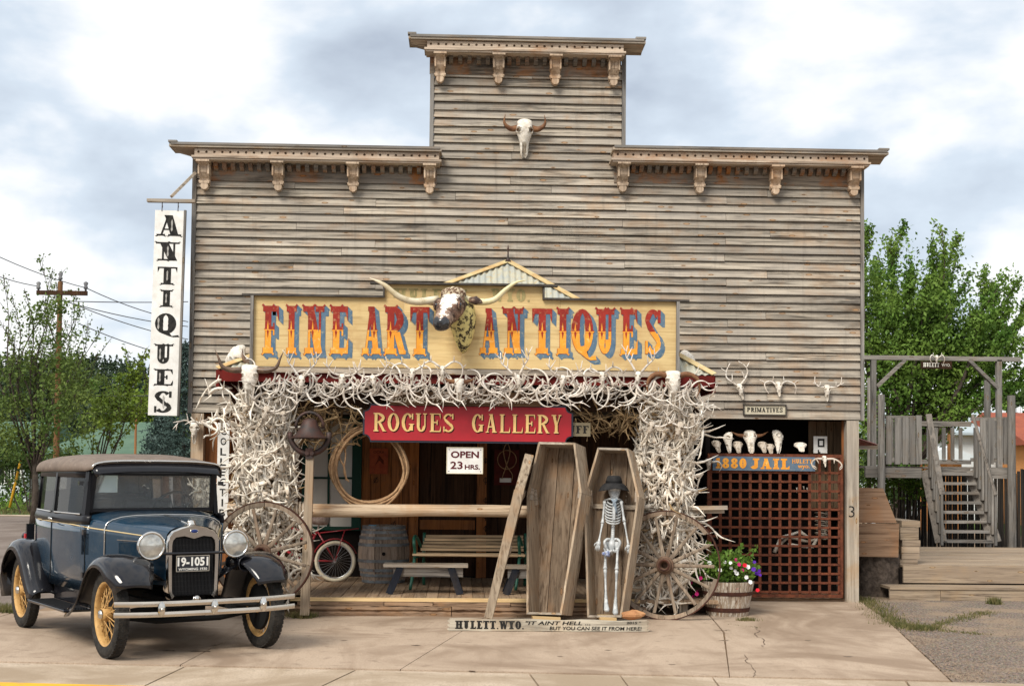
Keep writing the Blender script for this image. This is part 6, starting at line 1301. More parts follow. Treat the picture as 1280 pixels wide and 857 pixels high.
for i in range(1700):
    v_ = Vector((random.gauss(0,1),random.gauss(0,1),random.gauss(0,1))).normalized()*rnd()**.4; pts.append(cen+Vector((v_.x*.40-.03, v_.y*.32, v_.z*.20+.05)))
for i in range(26):
    a = ru(0,6.28); e_ = cen+Vector((math.cos(a)*ru(.2,.45), math.sin(a)*.3, ru(.05,.36))); s0 = Vector((fc.x+ru(-.15,.15), YF+ru(-.1,.1), H9)); stems.tube([s0, (s0+e_)/2+Vector((0,0,.05)), e_], [.005,.004,.002], 4)
    for k in range(14): u = ru(.3,1); pts.append(s0.lerp(e_, u)+Vector((ru(-.03,.03),ru(-.03,.03),ru(0,.05))))
mb = MB(); leafcloud(mb, pts, .055, 3, .3, .6); lf = mb.build('leaves', LEAFP, fl, kind='stuff'); stems.build('stems', LEAFP, fl)
def flower(c, r_, mat, nrm_):
    mb = MB(); n_ = Vector(nrm_).normalized(); a = n_.orthogonal().normalized(); b_ = n_.cross(a); vs = [c-n_*r_*.35]
    for j in range(15): th = 2*math.pi*j/15; q = r_*(1-.14*(j%3 == 0)); vs.append(c+(a*math.cos(th)+b_*math.sin(th))*q+n_*r_*.12*math.sin(j*2.1))
    mb.add(vs, [(0,1+j,1+(j+1)%15) for j in range(15)]); mb.tube([c-n_*r_*.3, c-n_*r_*.1], [r_*.16,r_*.1], 5); mb.build('flower', mat, fl, True)
FW, FR_, FP_, FM = flat('petal_white', (.82,.80,.80), .6), flat('petal_red', (.60,.012,.03), .6), flat('petal_purple', (.09,.02,.30), .6), flat('petal_magenta', (.50,.02,.16), .6)
for px_, py_, m_ in ((906,702,FW),(913,703,FW),(914,709,FW),(919,713,FW),(921,716,FW),(933,721,FW),(938,727,FW),(887,703,FW),(908,736,FR_),(921,733,FR_),(947,737,FR_),(931,706,FR_),(928,712,FM),(920,699,FM),(924,705,FM),(943,702,FP_),(942,711,FP_),(949,713,FP_),(946,716,FP_),(950,718,FP_),(871,742,FM),(876,722,FM),(935,708,FW),(925,731,FR_),(900,712,FW)):
    flower(P(px_, py_, YF-.27+ru(-.06,.06)), ru(.020,.030), m_, (ru(-.4,.4),-1,ru(0,.7)))
# second bushy plant behind the wheel
p2 = thing('potted_shrub', 'low leafy plant with tiny blooms behind the right edge of the wagon wheel', 'plant', (P(877,770,-1.3).x, -1.3, 0)); pts = []; cen = P(876,722,-1.3)
for i in range(1300): v_ = Vector((random.gauss(0,1),random.gauss(0,1),random.gauss(0,1))).normalized()*rnd()**.4; pts.append(cen+Vector((v_.x*.28, v_.y*.2, v_.z*.34)))
mb = MB(); leafcloud(mb, pts, .05, 4, .3, .5); mb.build('leaves', leafmat('shrub_leaf', (.05,.10,.02), (.11,.17,.04), 6), p2, kind='stuff')
mb = MB(); mb.lathe([(0,.13),(.25,.17),(.26,.18),(.30,.18)], (cen.x,-1.3,0), (0,0,1), 16); mb.build('pot', mottled('dark_clay', (.12,.07,.045), (.08,.05,.035), 6), p2)
for q in ((864,728),(871,739),(884,735),(878,712),(866,745)): 
    mb = MB(); c = P(*q,-1.55); mb.lathe([(0,.004),(.01,.02),(.014,.006)], c, NF, 7); mb.build('bloom', FM, p2, True)
# ================================================================ bicycle
YK = .30; bk = thing('red_bicycle', 'old red bicycle with cream tyres parked under the window on the porch', 'bicycle', (P(416,729,YK).x, YK, DK))
wc = P(419,701,YK); Rw = wc.z-DK; BR = mottled('bike_red', (.36,.02,.03), (.22,.015,.02), 9, .4, coat=.3); TW = mottled('cream_tyre', (.66,.60,.46), (.5,.44,.33), 8, .7); CHR = flat('dull_chrome', (.5,.5,.5), .3, .9)
w2 = wc+Vector((-1.02,.0,0))
for c in (wc, w2):
    mb = MB(); mb.ring(c, Rw-.022, .024, NF, 44, 8); wo = mb.build('tyre', TW, bk, True); mb = MB(); mb.ring(c, Rw-.048, .012, NF, 40, 6); mb.build('rim', CHR, wo, True)
    mb = MB()
    for j in range(28): th = 2*math.pi*j/28; mb.tube([c+Vector((.02*math.cos(th+.8),(-1)**j*.02,.02*math.sin(th+.8))), c+Vector(((Rw-.05)*math.cos(th),0,(Rw-.05)*math.sin(th)))], .0016, 4)
    mb.build('spokes', CHR, wo); mb = MB(); mb.lathe([(-.05,.02),(.05,.02)], c, NF, 8); mb.build('hub', CHR, wo)
    mb = MB(); a0 = math.radians(20 if c is wc else 10); vs = []; n = 14
    for j in range(n+1):
        th = a0+math.radians(150)*j/n
        for dy, dr in ((-.032,.0),(0,.016),(.032,0)): vs.append(c+Vector(((Rw+.018+dr)*math.cos(th),dy,(Rw+.018+dr)*math.sin(th))))
    mb.add(vs, [(3*j+q,3*j+q+1,3*j+q+4,3*j+q+3) for j in range(n) for q in (0,1)]); mb.build('mudguard', BR, bk, True)
B_ = lambda x, z: Vector((wc.x+x, YK, DK+z)); bbk = B_(-.44,.28); seat = B_(-.24,.66); hdt, hdb = B_(-.86,.80), B_(-.89,.58)
mb = MB(); mb.tube([B_(0,Rw), bbk], .012, 8); mb.tube([bbk, seat], .016, 8); mb.tube([seat, B_(0,Rw)], .011, 8); mb.tube(spline([B_(-.27,.60), B_(-.58,.70), hdt], 4), .016, 8); mb.tube(spline([bbk, B_(-.70,.44), hdb], 4), .018, 8); mb.tube([hdt, hdb], .02, 8); mb.tube(spline([B_(-.30,.52), B_(-.6,.60), B_(-.88,.68)], 4), .012, 8)
mb.build('frame', BR, bk, True); mb = MB()
for s in (-.04,.04): mb.tube([w2+Vector((0,s,0)), hdb+Vector((0,s*.6,.02))], .011, 6)
mb.build('fork', BR, bk, True)
mb = MB()
for s in (-.05,0,.05): mb.tube([B_(-.20,.64)+Vector((0,s,0)), B_(.30,.70)+Vector((0,s*1.2,0))], .006, 6)
for s in (-.05,.05): mb.tube([B_(0,Rw)+Vector((0,s,0)), B_(.12,.68)+Vector((0,s,0))], .006, 6)
mb.build('rear_rack', BR, bk, True)
mb = MB(); mb.tube(spline([B_(-.66,.90)+Vector((0,-.28,0)), B_(-.82,.95)+Vector((0,-.22,0)), B_(-.86,.88), B_(-.82,.95)+Vector((0,.22,0)), B_(-.66,.90)+Vector((0,.28,0))], 4), .011, 8); mb.tube([hdt, B_(-.86,.88)], .012, 8); mb.build('handlebar', CHR, bk, True)
mb = MB(); mb.tube([B_(-.09,.80), B_(-.17,.82), B_(-.28,.80), B_(-.38,.79)], [.06,.085,.055,.025], 10, flat=1.2); mb.tube([seat, B_(-.21,.78)], .012, 6); mb.build('saddle', mottled('brown_leather', (.10,.03,.02), (.5,.45,.4), 4, .5), bk, True)
mb = MB(); mb.ring(bbk+Vector((0,-.03,0)), .085, .006, NF, 24, 5); mb.tube([bbk+Vector((0,-.05,0)), bbk+Vector((.1,-.05,-.14))], .008, 6); mb.box(bbk.x+.06, bbk.x+.15, YK-.12, YK-.05, DK+.12, DK+.14); mb.build('crank', CHR, bk, True)
# ================================================================ the car
ca = math.radians(-57.5); CM = Matrix.Translation((-2.4685, -5.147, 0)) @ Matrix.Rotation(ca, 4, 'Z'); CM0 = CM.copy()
car = thing('vintage_car', 'dark blue and black 1930 sedan with cream wire wheels parked in front', 'car', M4=CM)
m, nt, b = newmat('navy_coachwork', .16); v = coords(nt, rand=False); n_ = noise(nt, v, 2.5, 5)
nt.links.new(mixc(nt, ramp(nt, noise(nt, v, 6, 8, .75), [(.50,0),(.75,.35)]), mixc(nt, n_, (.007,.026,.050), (.013,.038,.066)), (.12,.12,.11)), b.inputs['Base Color']); b.inputs['Coat Weight'].default_value = .6; b.inputs['Coat Roughness'].default_value = .05
nt.links.new(ramp(nt, noise(nt, v, 7, 6), [(.3,.10),(.75,.30)]), b.inputs['Roughness']); BLUE = m
m, nt, b = newmat('black_enamel', .12); v = coords(nt, rand=False); nt.links.new(mixc(nt, noise(nt, v, 5, 5), (.006,.006,.008), (.014,.014,.017)), b.inputs['Base Color']); b.inputs['Coat Weight'].default_value = .25; b.inputs['Specular IOR Level'].default_value = .35
nt.links.new(ramp(nt, noise(nt, v, 9, 7), [(.35,.06),(.75,.26)]), b.inputs['Roughness']); BLK = m
ROOF = mottled('roof_top_fabric', (.21,.165,.135), (.15,.12,.10), 7, .85, third=(.24,.20,.17), st=.2)
NICK = mottled('aged_nickel', (.64,.58,.50), (.52,.46,.39), 3, .3, .9, rr=(.22,.36), st=.0); CHROME = mottled('bright_nickel', (.72,.70,.66), (.6,.57,.52), 3, .12, 1, st=.0)
TYRE = mottled('tyre_rubber', (.022,.021,.02), (.045,.042,.038), 14, .85, third=(.07,.06,.05), st=.3); WCR = mottled('cream_wire_wheel', (.56,.35,.14), (.40,.23,.08), 9, .5, third=(.2,.09,.04))
m, nt, b = newmat('car_glass', .03); b.inputs['Base Color'].default_value = (.9,.93,.93,1); b.inputs['Transmission Weight'].default_value = .92; b.inputs['IOR'].default_value = 1.3; CGL = m
m, nt, b = newmat('cabin_shade_glass', .03); b.inputs['Base Color'].default_value = (.22,.24,.24,1); b.inputs['Transmission Weight'].default_value = .95; b.inputs['IOR'].default_value = 1.18; SGL = m  # dark tint stands in for the shade inside the cabin
m, nt, b = newmat('cabin_shade_rear_glass', .03); b.inputs['Base Color'].default_value = (.04,.04,.045,1); b.inputs['Transmission Weight'].default_value = .9; b.inputs['IOR'].default_value = 1.15; RGL = m  # deeper tint paints the cabin darkness behind the rear side windows
m, nt, b = newmat('black_body_upper', .3, 0, (.008,.008,.010)); b.inputs['Specular IOR Level'].default_value = .22; BLKM = m
UPH = flat('dark_upholstery', (.03,.026,.024), .9); PIN = flat('cream_pinstripe', (.62,.48,.26), .5); UND = flat('underbody_black', (.012,.012,.012), .8)
def cb(mb, name, mats, parent=None, **k): return mb.build(name, mats, parent or car, world=False, **k)
WB = -2.70
def skin(name, secs, mats, parent=None, closed=False, mi=None, smooth=True, thick=0, ang=40):
    """secs: rows of 3-D points; joined into a sheet"""
    mb = MB(); n = len(secs[0]); mb.v = [tuple(p) for r in secs for p in r]
    for i in range(len(secs)-1):
        for j in range(n-1): mb.f.append((i*n+j, i*n+j+1, (i+1)*n+j+1, (i+1)*n+j)); mb.mi.append(mi(i, j) if mi else 0)
    o = cb(mb, name, mats, parent, auto=ang)
    if thick: s_ = o.modifiers.new('solid', 'SOLIDIFY'); s_.thickness = thick; s_.offset = -1
    return o
# body side profile (y half width at x), lower tub
XB0, XB1 = -.86, -2.86     # front of the doors, rear of the body
def halfw(x):    # half width at belt level
    return float(np.interp(x, [-2.9,-2.80,-2.65,-2.3,-1.9,-1.4,-1.05,-.86,-.4,0.05], [.50,.60,.655,.70,.715,.715,.690,.655,.44,.245]))
ZSILL, ZBELT = .50, 1.13
def hoodtop(x): return float(np.interp(x, [-1.05,-.8,-.4,0.06], [1.27,1.235,1.20,1.145]))
# cowl+hood cross sections from radiator to windscreen
def hoodsec(x, n=11):
    hw = halfw(x)*(1 if x > -.8 else 1); zt = hoodtop(x); zb = float(np.interp(x, [-.86,0.05], [.60,.62])); zs = float(np.interp(x,[-1.02,-.86,0.05],[1.13,1.115,1.03])); o = [(x,-hw*.97,zb),(x,-hw,zb+.2),(x,-hw,zs-.05)]
    for k in range(n): t = math.pi*k/(n-1); o.append((x, -hw*abs(math.cos(t))**.62*(1 if math.cos(t) > 0 else -1), zs+(zt-zs)*math.sin(t)**.8))
    o += [(x,hw,zs-.05),(x,hw,zb+.2),(x,hw*.97,zb)]; return o
hood = skin('hood', [hoodsec(x) for x in (.05,-.1,-.25,-.4,-.55,-.66)], BLUE); skin('cowl', [hoodsec(x) for x in (-.672,-.78,-.86,-.95,-1.03)], BLUE)
# light moulding band round the cowl seam
mb = MB(); mb.tube([Vector(p)+Vector((0, .004*(-1 if p[1] < 0 else 1), .004)) for p in hoodsec(-.67)], .011, 6, flat=.6); cb(mb, 'cowl_moulding', CHROME, smooth=True)
mb = MB(); mb.tube([(x, 0, hoodtop(x)+.003) for x in (.04,-.3,-.66)], .006, 6); cb(mb, 'hood_hinge', CHROME, hood, smooth=True)
for s in (-1, 1):
    mb = MB()
    for i in range(26):
        x = -.10-.40*i/25; hw = halfw(x)*1.0; mb.beam((x, s*(hw-.002), .70), (x, s*(hw-.002), .985), .010, .016, up=(0,s,0))
    cb(mb, 'louvres', BLUE, hood, kind='stuff')
    mb = MB(); mb.tube([(-.08, s*(halfw(-.08)+.004), .998), (-.52, s*(halfw(-.52)+.004), 1.005)], .005, 5); cb(mb, 'louvre_strip', CHROME, hood)
    mb = MB(); mb.tube([(x, s*(halfw(x)+.003), z) for x, z in ((.02,1.035),(-.4,1.068),(-.86,1.105),(-1.2,1.122),(-1.9,1.13),(-2.4,1.13),(-2.7,1.13))], .006, 6); cb(mb, 'pinstripe', PIN, smooth=True)
# lower body tub
xs = [-.86,-1.0,-1.3,-1.6,-1.9,-2.2,-2.5,-2.65,-2.75,-2.82,-2.86]
def tubsec(x, s):
    hw = halfw(x); rear = float(np.interp(x, [-2.86,-2.5], [.12,0])); return [(x, s*hw*.93, ZSILL+rear), (x, s*hw*.985, ZSILL+.15+rear*.5), (x, s*hw, .85), (x, s*hw, 1.05), (x, s*(hw+.002), ZBELT)]
for s in (-1, 1): skin('body_side', [tubsec(x, s) for x in xs], BLUE, thick=.02)
rear = [[(p[0]-.03*math.cos(y_*1.5), y_*halfw(-2.86)/1, p[2]) for y_ in lin(-1,1,9)] for p in tubsec(-2.86, 1)]; skin('rear_panel', rear, BLUE, thick=.02)
# belt moulding and upper body (black)
def upsec(x, s):
    hw = halfw(x); return [(x, s*(hw+.004), ZBELT+.002), (x, s*(hw+.014), ZBELT+.03), (x, s*(hw+.004), ZBELT+.065), (x, s*(hw-.008), ZBELT+.09)]
for s in (-1, 1):
    up_ = skin('belt_panel', [upsec(x, s) for x in xs], BLKM, thick=.02)
    hwf = lambda x: halfw(x)-.02
    def pil(x0, x1, z0, z1, d0=0, d1=0, nm='pillar'):
        mb = MB(); y0a, y1a = hwf(x0), hwf(x1); lean = .035
        bt_ = [(x0,s*(y0a+.012),z0),(x1,s*(y1a+.012),z0),(x1,s*(y1a-.03),z0),(x0,s*(y0a-.03),z0)]; tp_ = [(x0+d0,s*(y0a+.012-lean),z1),(x1+d1,s*(y1a+.012-lean),z1),(x1+d1,s*(y1a-.03-lean),z1),(x0+d0,s*(y0a-.03-lean),z1)]
        mb.hexa(bt_, tp_); cb(mb, nm, BLKM)
    zw0, zw1 = ZBELT+.09, 1.63; pil(-1.03,-.965,zw0,zw1,0,.0); pil(-1.885,-1.835,zw0,zw1); 
    # rear quarter: solid panel behind the rear window, wrapping the corner
    skin('rear_quarter', [[(x, s*(hwf(x)+.012), zw0), (x+.0, s*(hwf(x)+.012-.035), zw1+.03)] for x in (-2.70,-2.74,-2.78,-2.82,-2.86)], BLKM, thick=.02)
    skin('window_header', [[(x, s*(hwf(x)+.012-.033), zw1-.06), (x, s*(hwf(x)-.022), zw1+.03)] for x in xs[1:]], BLKM, thick=.02)
    # windows
    for a, b_ in ((-1.03,-1.82),(-1.90,-2.70)):
        mb = MB(); nseg = 4; vs = []
        for k in range(nseg+1): x = a+(b_-a)*k/nseg; vs += [(x, s*(hwf(x)-.004), zw0-.02), (x, s*(hwf(x)-.036), zw1-.03)]
        mb.add(vs, [(2*k,2*k+1,2*k+3,2*k+2) for k in range(nseg)]); 
        if a > -1.5: cb(mb, 'side_window', SGL)
        else: cb(mb, 'side_window', RGL)
        mb = MB(); mb.tube([(a-.02, s*(hwf(a)+.016), zw0+.005), (b_+.02, s*(hwf(b_)+.016), zw0+.005)], .008, 6); mb.tube([(a-.02, s*(hwf(a)+.018), zw0-.03), (b_+.02, s*(hwf(b_)+.018), zw0-.03)], .006, 6); cb(mb, 'sill_trim', CHROME if s < 0 else BLK)
    mb = MB(); mb.tube([(x, s*(halfw(x)+.003), z) for x, z in ((-1.865,.56),(-1.865,.9),(-1.865,1.12))], .005, 5); mb.tube([(x, s*(halfw(x)+.003), z) for x, z in ((-.93,.56),(-.93,.9),(-.93,1.12))], .005, 5); cb(mb, 'door_seam', UND)
    mb = MB(); mb.tube([(-1.80, s*(halfw(-1.8)+.0), 1.165), (-1.80, s*(halfw(-1.8)+.05), 1.165), (-1.72, s*(halfw(-1.72)+.06), 1.165), (-1.66,s*(halfw(-1.66)+.055),1.16)], [.012,.012,.014,.008], 8); cb(mb, 'door_handle', CHROME, smooth=True)
    mb = MB(); mb.cbox((-.93, s*(halfw(-.93)+.012), 1.06), .05, .03, .05); mb.cbox((-.93, s*(halfw(-.93)+.012), .66), .05, .03, .05); mb.cbox((-1.0, s*(halfw(-1)+.02), 1.52), .05, .04, .04); cb(mb, 'hinge', BLK)
# back wall with small window
mb = MB(); hb = halfw(-2.86)-.02
mb.box(-2.885,-2.865,-hb,-.28,ZBELT+.0,1.66); mb.box(-2.885,-2.865,.28,hb,ZBELT+.0,1.66); mb.box(-2.885,-2.865,-.28,.28,ZBELT,1.35); mb.box(-2.885,-2.865,-.28,.28,1.58,1.66); cb(mb, 'rear_upper_panel', BLK)
mb = MB(); mb.box(-2.878,-2.872,-.28,.28,1.35,1.58); cb(mb, 'rear_window', CGL)
# roof
def roofsec(x, n=17):
    hw = float(np.interp(x, [-2.93,-2.88,-2.8,-2.6,-2.2,-1.4,-1.0,-.86], [.42,.55,.625,.675,.700,.700,.665,.64])); zt = float(np.interp(x, [-2.93,-2.88,-2.8,-2.6,-2.2,-1.6,-1.1,-.86], [1.64,1.70,1.735,1.775,1.800,1.806,1.775,1.735])); zs = float(np.interp(x,[-2.93,-2.8,-1.0,-.86],[1.60,1.615,1.635,1.655]))
    return [(x, -hw*(abs(math.cos(t))**.55)*(1 if math.cos(t) > 0 else -1), zs+(zt-zs)*math.sin(t)**.62) for t in lin(0.0001, math.pi-.0001, n)]
skin('roof', [roofsec(x) for x in (-.86,-.90,-1.0,-1.2,-1.6,-2.0,-2.3,-2.6,-2.72,-2.80,-2.86,-2.90,-2.93)], ROOF, thick=.02, ang=80)
mb = MB(); mb.tube([Vector(p)+Vector((.006,0,0)) for p in roofsec(-.86)], .011, 6); cb(mb, 'roof_edge_bead', CHROME, smooth=True)
# visor
def vis(x, z0_, hw): return [(x, -hw, z0_-.01),(x+.0,-hw*.93,z0_+.02),(x,-hw*.5,z0_+.035),(x,0,z0_+.04),(x,hw*.5,z0_+.035),(x,hw*.93,z0_+.02),(x,hw,z0_-.01)]
skin('sun_visor', [vis(-.87,1.665,.635), vis(-.84,1.63,.63), vis(-.80,1.585,.615)], BLK, thick=.015)
mb = MB(); mb.box(-1.03,-.90,-.62,.62,1.615,1.65); cb(mb, 'header_rail', BLK)
# windscreen frame + glass
mb = MB(); fx0, fx1 = -1.00, -.94; zb_, zt_ = 1.265, 1.61
for s in (-1, 1): mb.beam((fx0,s*.605,zb_-.02), (fx1,s*.585,zt_+.02), .035, .04, up=(1,0,0))
mb.beam((fx0,-.60,zb_), (fx0,.60,zb_), .04, .035); mb.beam((fx1,-.58,zt_), (fx1,.58,zt_), .035, .03); cb(mb, 'windscreen_frame', BLKM)
mb = MB(); mb.add([(fx0+.002,-.585,zb_+.01),(fx0+.002,.585,zb_+.01),(fx1+.002,.57,zt_-.01),(fx1+.002,-.57,zt_-.01),(fx0-.003,-.585,zb_+.01),(fx0-.003,.585,zb_+.01),(fx1-.003,.57,zt_-.01),(fx1-.003,-.57,zt_-.01)], [(0,1,2,3),(7,6,5,4),(0,4,5,1),(3,2,6,7),(0,3,7,4),(1,5,6,2)]); cb(mb, 'windscreen', CGL)
skin('cowl_top', [[(-1.03,y,1.27-.28*max(0,abs(y)-.3)**1.3) for y in lin(-.66,.66,9)], [(-.98,y,1.262-.3*max(0,abs(y)-.3)**1.3) for y in lin(-.66,.66,9)]], BLK, thick=.01)
# interior: floor, seats, steering wheel, mirror
mb = MB(); mb.box(-2.8,-.9,-.6,.6,.50,.53); cb(mb, 'floor_pan', UND)
for y_ in (-.3,.3): mb = MB(); mb.cbox((-1.75,y_,.85), .5,.5,.18); mb.cbox((-1.98,y_,1.1), .12,.5,.5, Matrix.Rotation(-.15,4,'Y')); cb(mb, 'front_seat', UPH, bevel=.03)
mb = MB(); mb.cbox((-2.5,0,.85), .5,1.15,.2); mb.cbox((-2.74,0,1.12), .12,1.1,.55); cb(mb, 'rear_seat', UPH, bevel=.03)
mb = MB(); mb.ring((-1.30,.32,1.26), .20, .014, (-.85,0,.5), 28, 8); mb.tube([(-1.30,.32,1.26),(-1.0,.32,1.0)], .016, 8)
for k in range(4): th = k*math.pi/2+.4; a = Vector((.5,0,.85)).normalized(); mb.tube([Vector((-1.30,.32,1.26)), Vector((-1.30,.32,1.26))+(Vector((0,1,0))*math.cos(th)+a*math.sin(th))*.2], .008, 5)
cb(mb, 'steering_wheel', BLACK, smooth=True); mb = MB(); mb.box(-1.06,-1.04,-.06,.10,1.56,1.60); cb(mb, 'mirror', BLACK)
# radiator shell
def rshell(k, x): # outline of the radiator shell, k shrink
    o = []; hw = .245*k; zt = 1.155; zb = .49
    pts = [(-.205,.49),(-.235,.56),(-.243,.8),(-.245,1.0),(-.235,1.06),(-.20,1.105),(-.12,1.135),(0,1.165),(.12,1.135),(.20,1.105),(.235,1.06),(.245,1.0),(.243,.8),(.235,.56),(.205,.49)]
    return [(x, y*k, .82+(z-.82)*k2) for (y, z), k2 in zip(pts, [k]*15)]
inner = [(-.175,.52),(-.20,.56),(-.205,.8),(-.205,.98),(-.198,1.02),(-.17,1.05),(-.09,1.06),(0,1.035),(.09,1.06),(.17,1.05),(.198,1.02),(.205,.98),(.205,.8),(.20,.56),(.175,.52)]
o1 = rshell(1, -.02); o2 = rshell(1, .075); o3 = rshell(.97, .10); i1 = [(.098, y, z) for y, z in inner]; i2 = [(.06, y, z) for y, z in inner]
skin('radiator_shell', [o1, o2, o3, i1, i2], CHROME, thick=0, ang=60)
mb = MB(); mb.add([(.055,y,z) for y, z in inner], [tuple(range(15))]); rg2 = cb(mb, 'grille', BLACK)
mb = MB()
for i in range(30): y = -.195+.39*i/29; mb.box(.056,.064,y-.0022,y+.0022,.53,1.035)
for i in range(10): z = .56+.046*i; mb.box(.056,.060,-.2,.2,z-.002,z+.002)
cb(mb, 'grille_fins', flat('grille_iron', (.02,.02,.022), .4, .3), rg2, kind='stuff')
mb = MB(); mb.grid(lambda u, v: (.104+.006*(1-v), .034*math.cos(u*6.2832)*(.05+.95*v), 1.103+.015*math.sin(u*6.2832)*(.05+.95*v)), 20, 3, True); cb(mb, 'oval_badge', flat('badge_blue', (.012,.03,.16), .2), smooth=True)
mb = MB(); mb.ring((.10,0,1.103), 1, .1, (1,0,0), 20, 5); mb.v = [(.103+(x-.10)*.02, y*.036, 1.103+(z-1.103)*.017) for x, y, z in mb.v]; cb(mb, 'badge_rim', CHROME, smooth=True)
mb = MB(); mb.lathe([(0,.04),(.012,.042),(.02,.03),(.035,.028),(.045,.012)], (.02,0,1.155), (0,0,1), 14); mb.tube([(.02,-.035,1.185),(.02,0,1.19),(.02,.035,1.185)], .010, 6); cb(mb, 'radiator_cap', CHROME, smooth=True)
# headlights, lamp bar, horn
HLG = mottled('lamp_lens', (.62,.62,.58), (.35,.34,.31), 12, .08, .55, rr=(.05,.2), st=.25); 
for y_ in (-.405,.395):
    hl = MB(); hl.lathe([(-.17,.02),(-.15,.06),(-.10,.095),(-.04,.118),(0,.122),(.005,.112)], (.11,y_,.98), (1,0,0), 28); ho = cb(hl, 'headlight', CHROME, smooth=True)
    mb = MB(); mb.ring((.118,y_,.98), .118, .012, (1,0,0), 32, 6); cb(mb, 'lamp_rim', CHROME, ho, smooth=True)
    mb = MB(); mb.grid(lambda u, v: (.118+.022*(1-v*v), y_+.113*v*math.cos(u*6.2832), .98+.113*v*math.sin(u*6.2832)), 24, 5, True); ln = cb(mb, 'lamp_lens', HLG, ho, smooth=True)
mb = MB(); mb.tube(spline([(.02,-.66,.72),(.05,-.58,.82),(.09,-.40,.90),(.11,-.15,.905),(.11,.15,.905),(.09,.40,.90),(.05,.58,.82),(.02,.66,.72)], 4), .014, 8); lb2 = cb(mb, 'lamp_bar', BLK, smooth=True)
for y_ in (-.405,.395): mb = MB(); mb.tube([(.09,y_,.89),(.08,y_,.87)], .03, 8); cb(mb, 'lamp_mount', BLK)
mb = MB(); mb.lathe([(-.20,.055),(-.19,.07),(-.09,.07),(-.085,.04),(-.03,.032),(.05,.05),(.10,.078),(.103,.07),(.05,.04),(.0,.022)], (.10,.46,.80), (1,.05,0), 20, cap=False); mb.lathe([(.04,.03),(.045,.03)], (.10,.46,.80), (1,.05,0), 14); cb(mb, 'horn', BLK, smooth=True)
mb = MB(); mb.tube([(.12,.46,.80),(.13,.462,.80)], .03, 10); cb(mb, 'horn_throat', BLACK)
# number plate
mb = MB(); mb.box(.128,.132,-.175,.135,.745,.885); pl8 = cb(mb, 'number_plate', flat('plate_black', (.012,.014,.02), .4)); 
mb = MB(); 
for q in ((-.175,.135,.882,.887),(-.175,.135,.743,.748),(-.177,-.172,.748,.882),(.132,.137,.748,.882)): mb.box(.130,.135,q[0],q[1],q[2],q[3])
cb(mb, 'plate_border', flat('plate_rim', (.4,.36,.3), .5), pl8)
PLW = flat('plate_white', (.85,.84,.78), .4)
def ctext(nm, s, y0, y1, z0, z1, x, mat, par, bold): 
    vs, fs = textpolys(s, 1, bold); a = min(v[0] for v in vs); b_ = max(v[0] for v in vs); c = min(v[1] for v in vs); d = max(v[1] for v in vs); mb = MB(); mb.add([(x, y0+(v[0]-a)/(b_-a)*(y1-y0), z0+(v[1]-c)/(d-c)*(z1-z0)) for v in vs], fs); return cb(mb, nm, mat, par)
ctext('plate_figures', '19-1051', -.165, .125, .79, .872, .1335, PLW, pl8, .035); ctext('plate_line', 'WYOMING 1930', -.155, .115, .753, .776, .1335, PLW, pl8, .02)
# bumper: two bars with three clamps
for z in (.51,.42):
    mb = MB(); pts = [(.50-.16*abs(y_/.86)**3, y_, z) for y_ in lin(-.84,.84,15)]; vs = []
    for x, y_, z_ in pts: vs += [(x+.10,y_,z_-.022),(x+.106,y_,z_),(x+.10,y_,z_+.022),(x+.090,y_,z_+.022),(x+.090,y_,z_-.022)]
    n = 5; mb.add(vs, [(n*i+k,n*i+(k+1)%n,n*(i+1)+(k+1)%n,n*(i+1)+k) for i in range(14) for k in range(n)]+[tuple(range(n)),tuple(range(14*n+4,14*n-1,-1))]); cb(mb, 'bumper_bar', NICK, auto=30)
for y_ in (-.47,0,.47):
    x = .50-.16*abs(y_/.86)**3+.112; mb = MB(); mb.grid(lambda u, v: (x+.012*(1-v*v), y_+.032*v*math.cos(u*6.2832), .465+.065*v*math.sin(u*6.2832)), 18, 4, True); mb.lathe([(0,.014),(.014,.012)], (x+.008,y_,.465), (1,0,0), 8); cb(mb, 'bumper_clamp', CHROME, smooth=True)
for s in (-1, 1): mb = MB(); mb.tube(spline([(.585,s*.45,.465),(.35,s*.38,.45),(.1,s*.33,.44)], 4), .02, 8); cb(mb, 'bumper_iron', UND)
